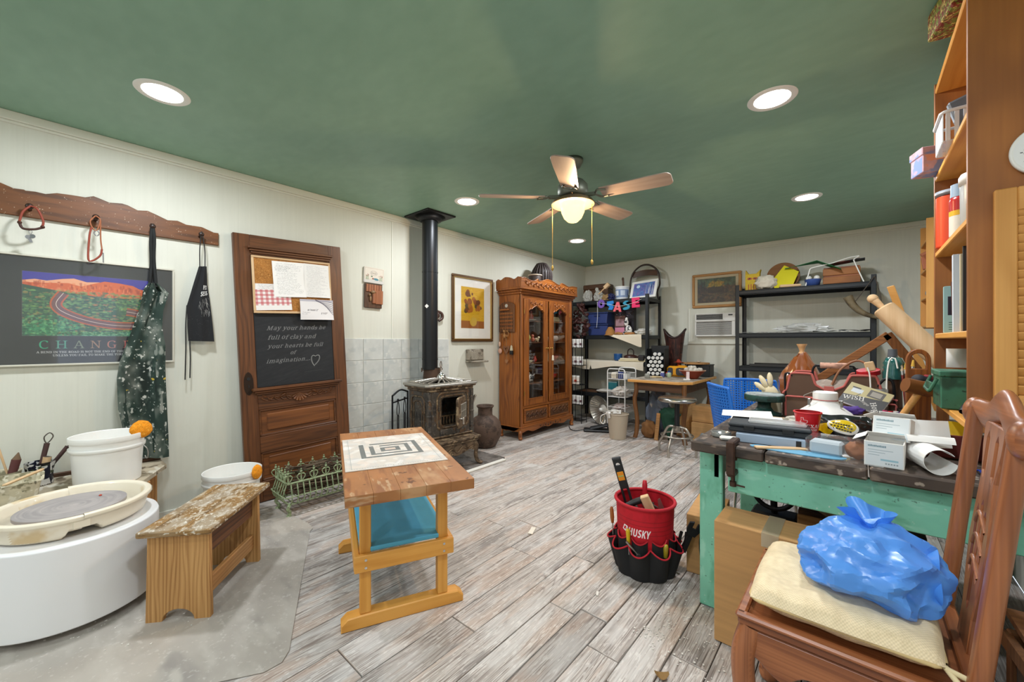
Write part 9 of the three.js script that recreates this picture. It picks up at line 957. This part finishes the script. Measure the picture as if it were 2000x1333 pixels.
  t = thing('screwdriver', 'yellow and black screwdriver in a front pocket', 'screwdriver', at(-0.075, 0.12, 0.133), [0, face, 0.05]); M('handle', L([[0, 0.06], [0.009, 0.06], [0.011, 0.12], [0.008, 0.128], [0, 0.13]], { seg: 10 }), mat(0xd3b212, 0.4), t); M('shank', ROD([0, 0, 0], [0, 0.06, 0], 0.003), M_steel, t); t = thing('socket_wrench', 'silver socket wrench leaning in a front pocket', 'wrench', at(-0.03, 0.13, 0.15), [0, face, 0.75]); M('wrench_body', [ROD([0, 0, 0], [0, 0.085, 0], 0.005, 0.006), C(0.012, 0.012, 0.02, 0, 0.0, 0.004, { r: [PI / 2, 0, 0] })], M_steel, t); t = thing('amber_screwdriver', 'amber handled screwdriver butt in a front right pocket', 'screwdriver', at(0.098, 0.13, 0.122), [0, face, 0]); M('handle', L([[0, 0], [0.011, 0], [0.013, 0.05], [0.01, 0.062], [0, 0.064]], { seg: 14 }), phys(0xa8962a, 0.2, { clearcoat: 0.5 }), t);
  t = thing('adjustable_wrench', 'dark adjustable wrench head beside the bucket', 'wrench', at(0.185, 0.13, 0.04), [0, face, -0.35]); M('shaft', BAR([0, 0, 0], [0, 0.1, 0], 0.022, 0.01), M_iron, t); M('jaw', E([[-0.018, 0.095], [0.02, 0.095], [0.034, 0.13], [0.026, 0.165], [0.014, 0.165], [0.012, 0.135], [-0.006, 0.135], [-0.004, 0.168], [-0.024, 0.16], [-0.028, 0.12]], 0.016, { b: 0.002 }), M_iron, t); t = thing('black_pliers', 'black plier handles in the side pocket', 'pliers', at(0.165, 0.1, -0.01), [0, face, -0.3]); M('handle', [TU([[0, 0, 0], [0.012, 0.07, 0.01], [0.004, 0.12, 0.01]], 0.008), TU([[0, 0, 0], [-0.016, 0.07, 0.012], [-0.02, 0.115, 0.014]], 0.008)], M_black, t);
}
// floor crumbs: chips and offcuts
{ const q = rng(15); for (const [x, z, w, d, c, l] of [[-1.55, -1.98, 0.03, 0.09, 0xe4dccd, 'short white wood offcut on the floor in front of the red bucket'], [-0.93, -1.69, 0.012, 0.03, 0xe2ddd4, 'tiny white paper scrap on the floorboards']]) solo('floor_scrap', l, 'scrap', B(w, 0.006, d, 0, 0.0035, 0, { b: 0.001 }), mat(c, 0.8), [x, 0, z], 0.4); 
  solo('dry_leaf', 'curled dry brown leaf on the floorboards beside the carved chair', 'leaf', SH((u, v) => [(u - 0.5) * 0.05, 0.006 + 0.014 * Math.pow(2 * u - 1, 2), (v - 0.5) * 0.035 * Math.sin(Math.PI * (0.1 + 0.8 * u))], 8, 4, 0.001, { uv: false }), mat(0x8a6a3c, 0.8), [-0.526, 0.001, -1.42], 0.6);
  const g = []; for (let i = 0; i < 260; i++) { const near = i < 180, x = near ? -0.5 + (q() - 0.5) * 0.42 : -2.55 + (q() - 0.5) * 0.9, z = near ? -1.75 + (q() - 0.5) * 0.5 : -0.3 + (q() - 0.3) * 0.5; g.push(B(0.002 + q() * 0.005, 0.002, 0.002 + q() * 0.006, x, near ? 0.0015 : 0.005, z, { b: 0, r: [0, q() * 3, 0] })); } solo('plaster_dust', 'scattered white plaster crumbs on the floor', 'crumbs', g, mat(0xdcd8d0, 0.9), [0, 0, 0], 0, { kind: 'stuff' }); }

// ---------- ceiling fan ----------
{
  const o = thing('ceiling_fan', 'five blade ceiling fan with an amber glass lamp and pull chains', 'ceiling fan', [-1.47, HC, -2.33]), met = mat(0x77796c, 0.45, { metalness: 0.6 }), bl = matT(wood(0xa8968a, 0x8d796c, 271, { rings: 4, fine: 0.2 }), 0.4);
  M('canopy', L([[0, 0], [0.07, 0], [0.068, -0.02], [0.05, -0.055], [0.018, -0.068], [0, -0.068]], { seg: 36 }), met, o); M('downrod', C(0.013, 0.013, 0.08, 0, -0.1, 0), met, o); M('motor_housing', L([[0, -0.13], [0.03, -0.132], [0.075, -0.15], [0.1, -0.18], [0.104, -0.22], [0.098, -0.25], [0.08, -0.262], [0, -0.264]], { seg: 44 }), met, o);
  for (let i = 0; i < 5; i++) { const b = new THREE.Group(); b.name = 'blade'; b.rotation.y = (9 + i * 72) * PI / 180; b.position.y = -0.262; o.add(b); const m = M('blade_board', E([[0.2, -0.058], [0.5, -0.068], ...arc(0.6, -0.032, 0.04, 0.036, -PI / 2, 0, 5), ...arc(0.6, 0.032, 0.04, 0.036, 0, PI / 2, 5), [0.5, 0.068], [0.2, 0.058]], 0.007, { b: 0.0015, r: [-PI / 2 - 0.21, 0, 0] }), bl, b); const k = M('blade_iron', [BAR([0.085, 0.006, 0], [0.17, 0.0, 0], 0.012, 0.026, { up: [0, 1, 0] }), TU([[0.16, 0.004, 0], [0.19, 0.006, 0.045], [0.24, 0.0, 0.035]], 0.007), TU([[0.16, -0.004, 0], [0.19, -0.012, -0.045], [0.24, -0.017, -0.035]], 0.007)], met, b); }
  M('lamp_collar', L([[0.06, -0.264], [0.1, -0.268], [0.135, -0.285], [0.147, -0.305], [0.145, -0.31], [0.12, -0.295], [0.085, -0.285], [0.06, -0.3]], { seg: 48 }), mat(0x8d7558, 0.4, { metalness: 0.4 }), o);
  M('lamp_bowl', L([[0.084, -0.3], [0.084, -0.32], [0.078, -0.36], [0.06, -0.4], [0.035, -0.424], [0.012, -0.432], [0, -0.433]], { seg: 40 }), phys(0xf2c98a, 0.35, { emissive: 0xffd08a, emissiveIntensity: 1.5, side: THREE.DoubleSide }), o, { label: 'glowing amber glass lamp bowl' });
  for (const [x, z, l] of [[-0.11, 0.085, 0.42], [0.1, -0.085, 0.38]]) M('pull_chain', [ROD([x, -0.3, z], [x, -0.3 - l, z], 0.0018, 0.0018, { seg: 6 }), L([[0, -0.3 - l], [0.008, -0.31 - l], [0.009, -0.33 - l], [0, -0.342 - l]], { seg: 12, x, z })], M_brass, o);
  const l = new THREE.PointLight(0xffd7a6, FANLAMP, 0, 2); l.position.set(-1.47, HC - 0.36, -2.33); l.castShadow = true; scene.add(l);
}

renderer.render(scene, camera);
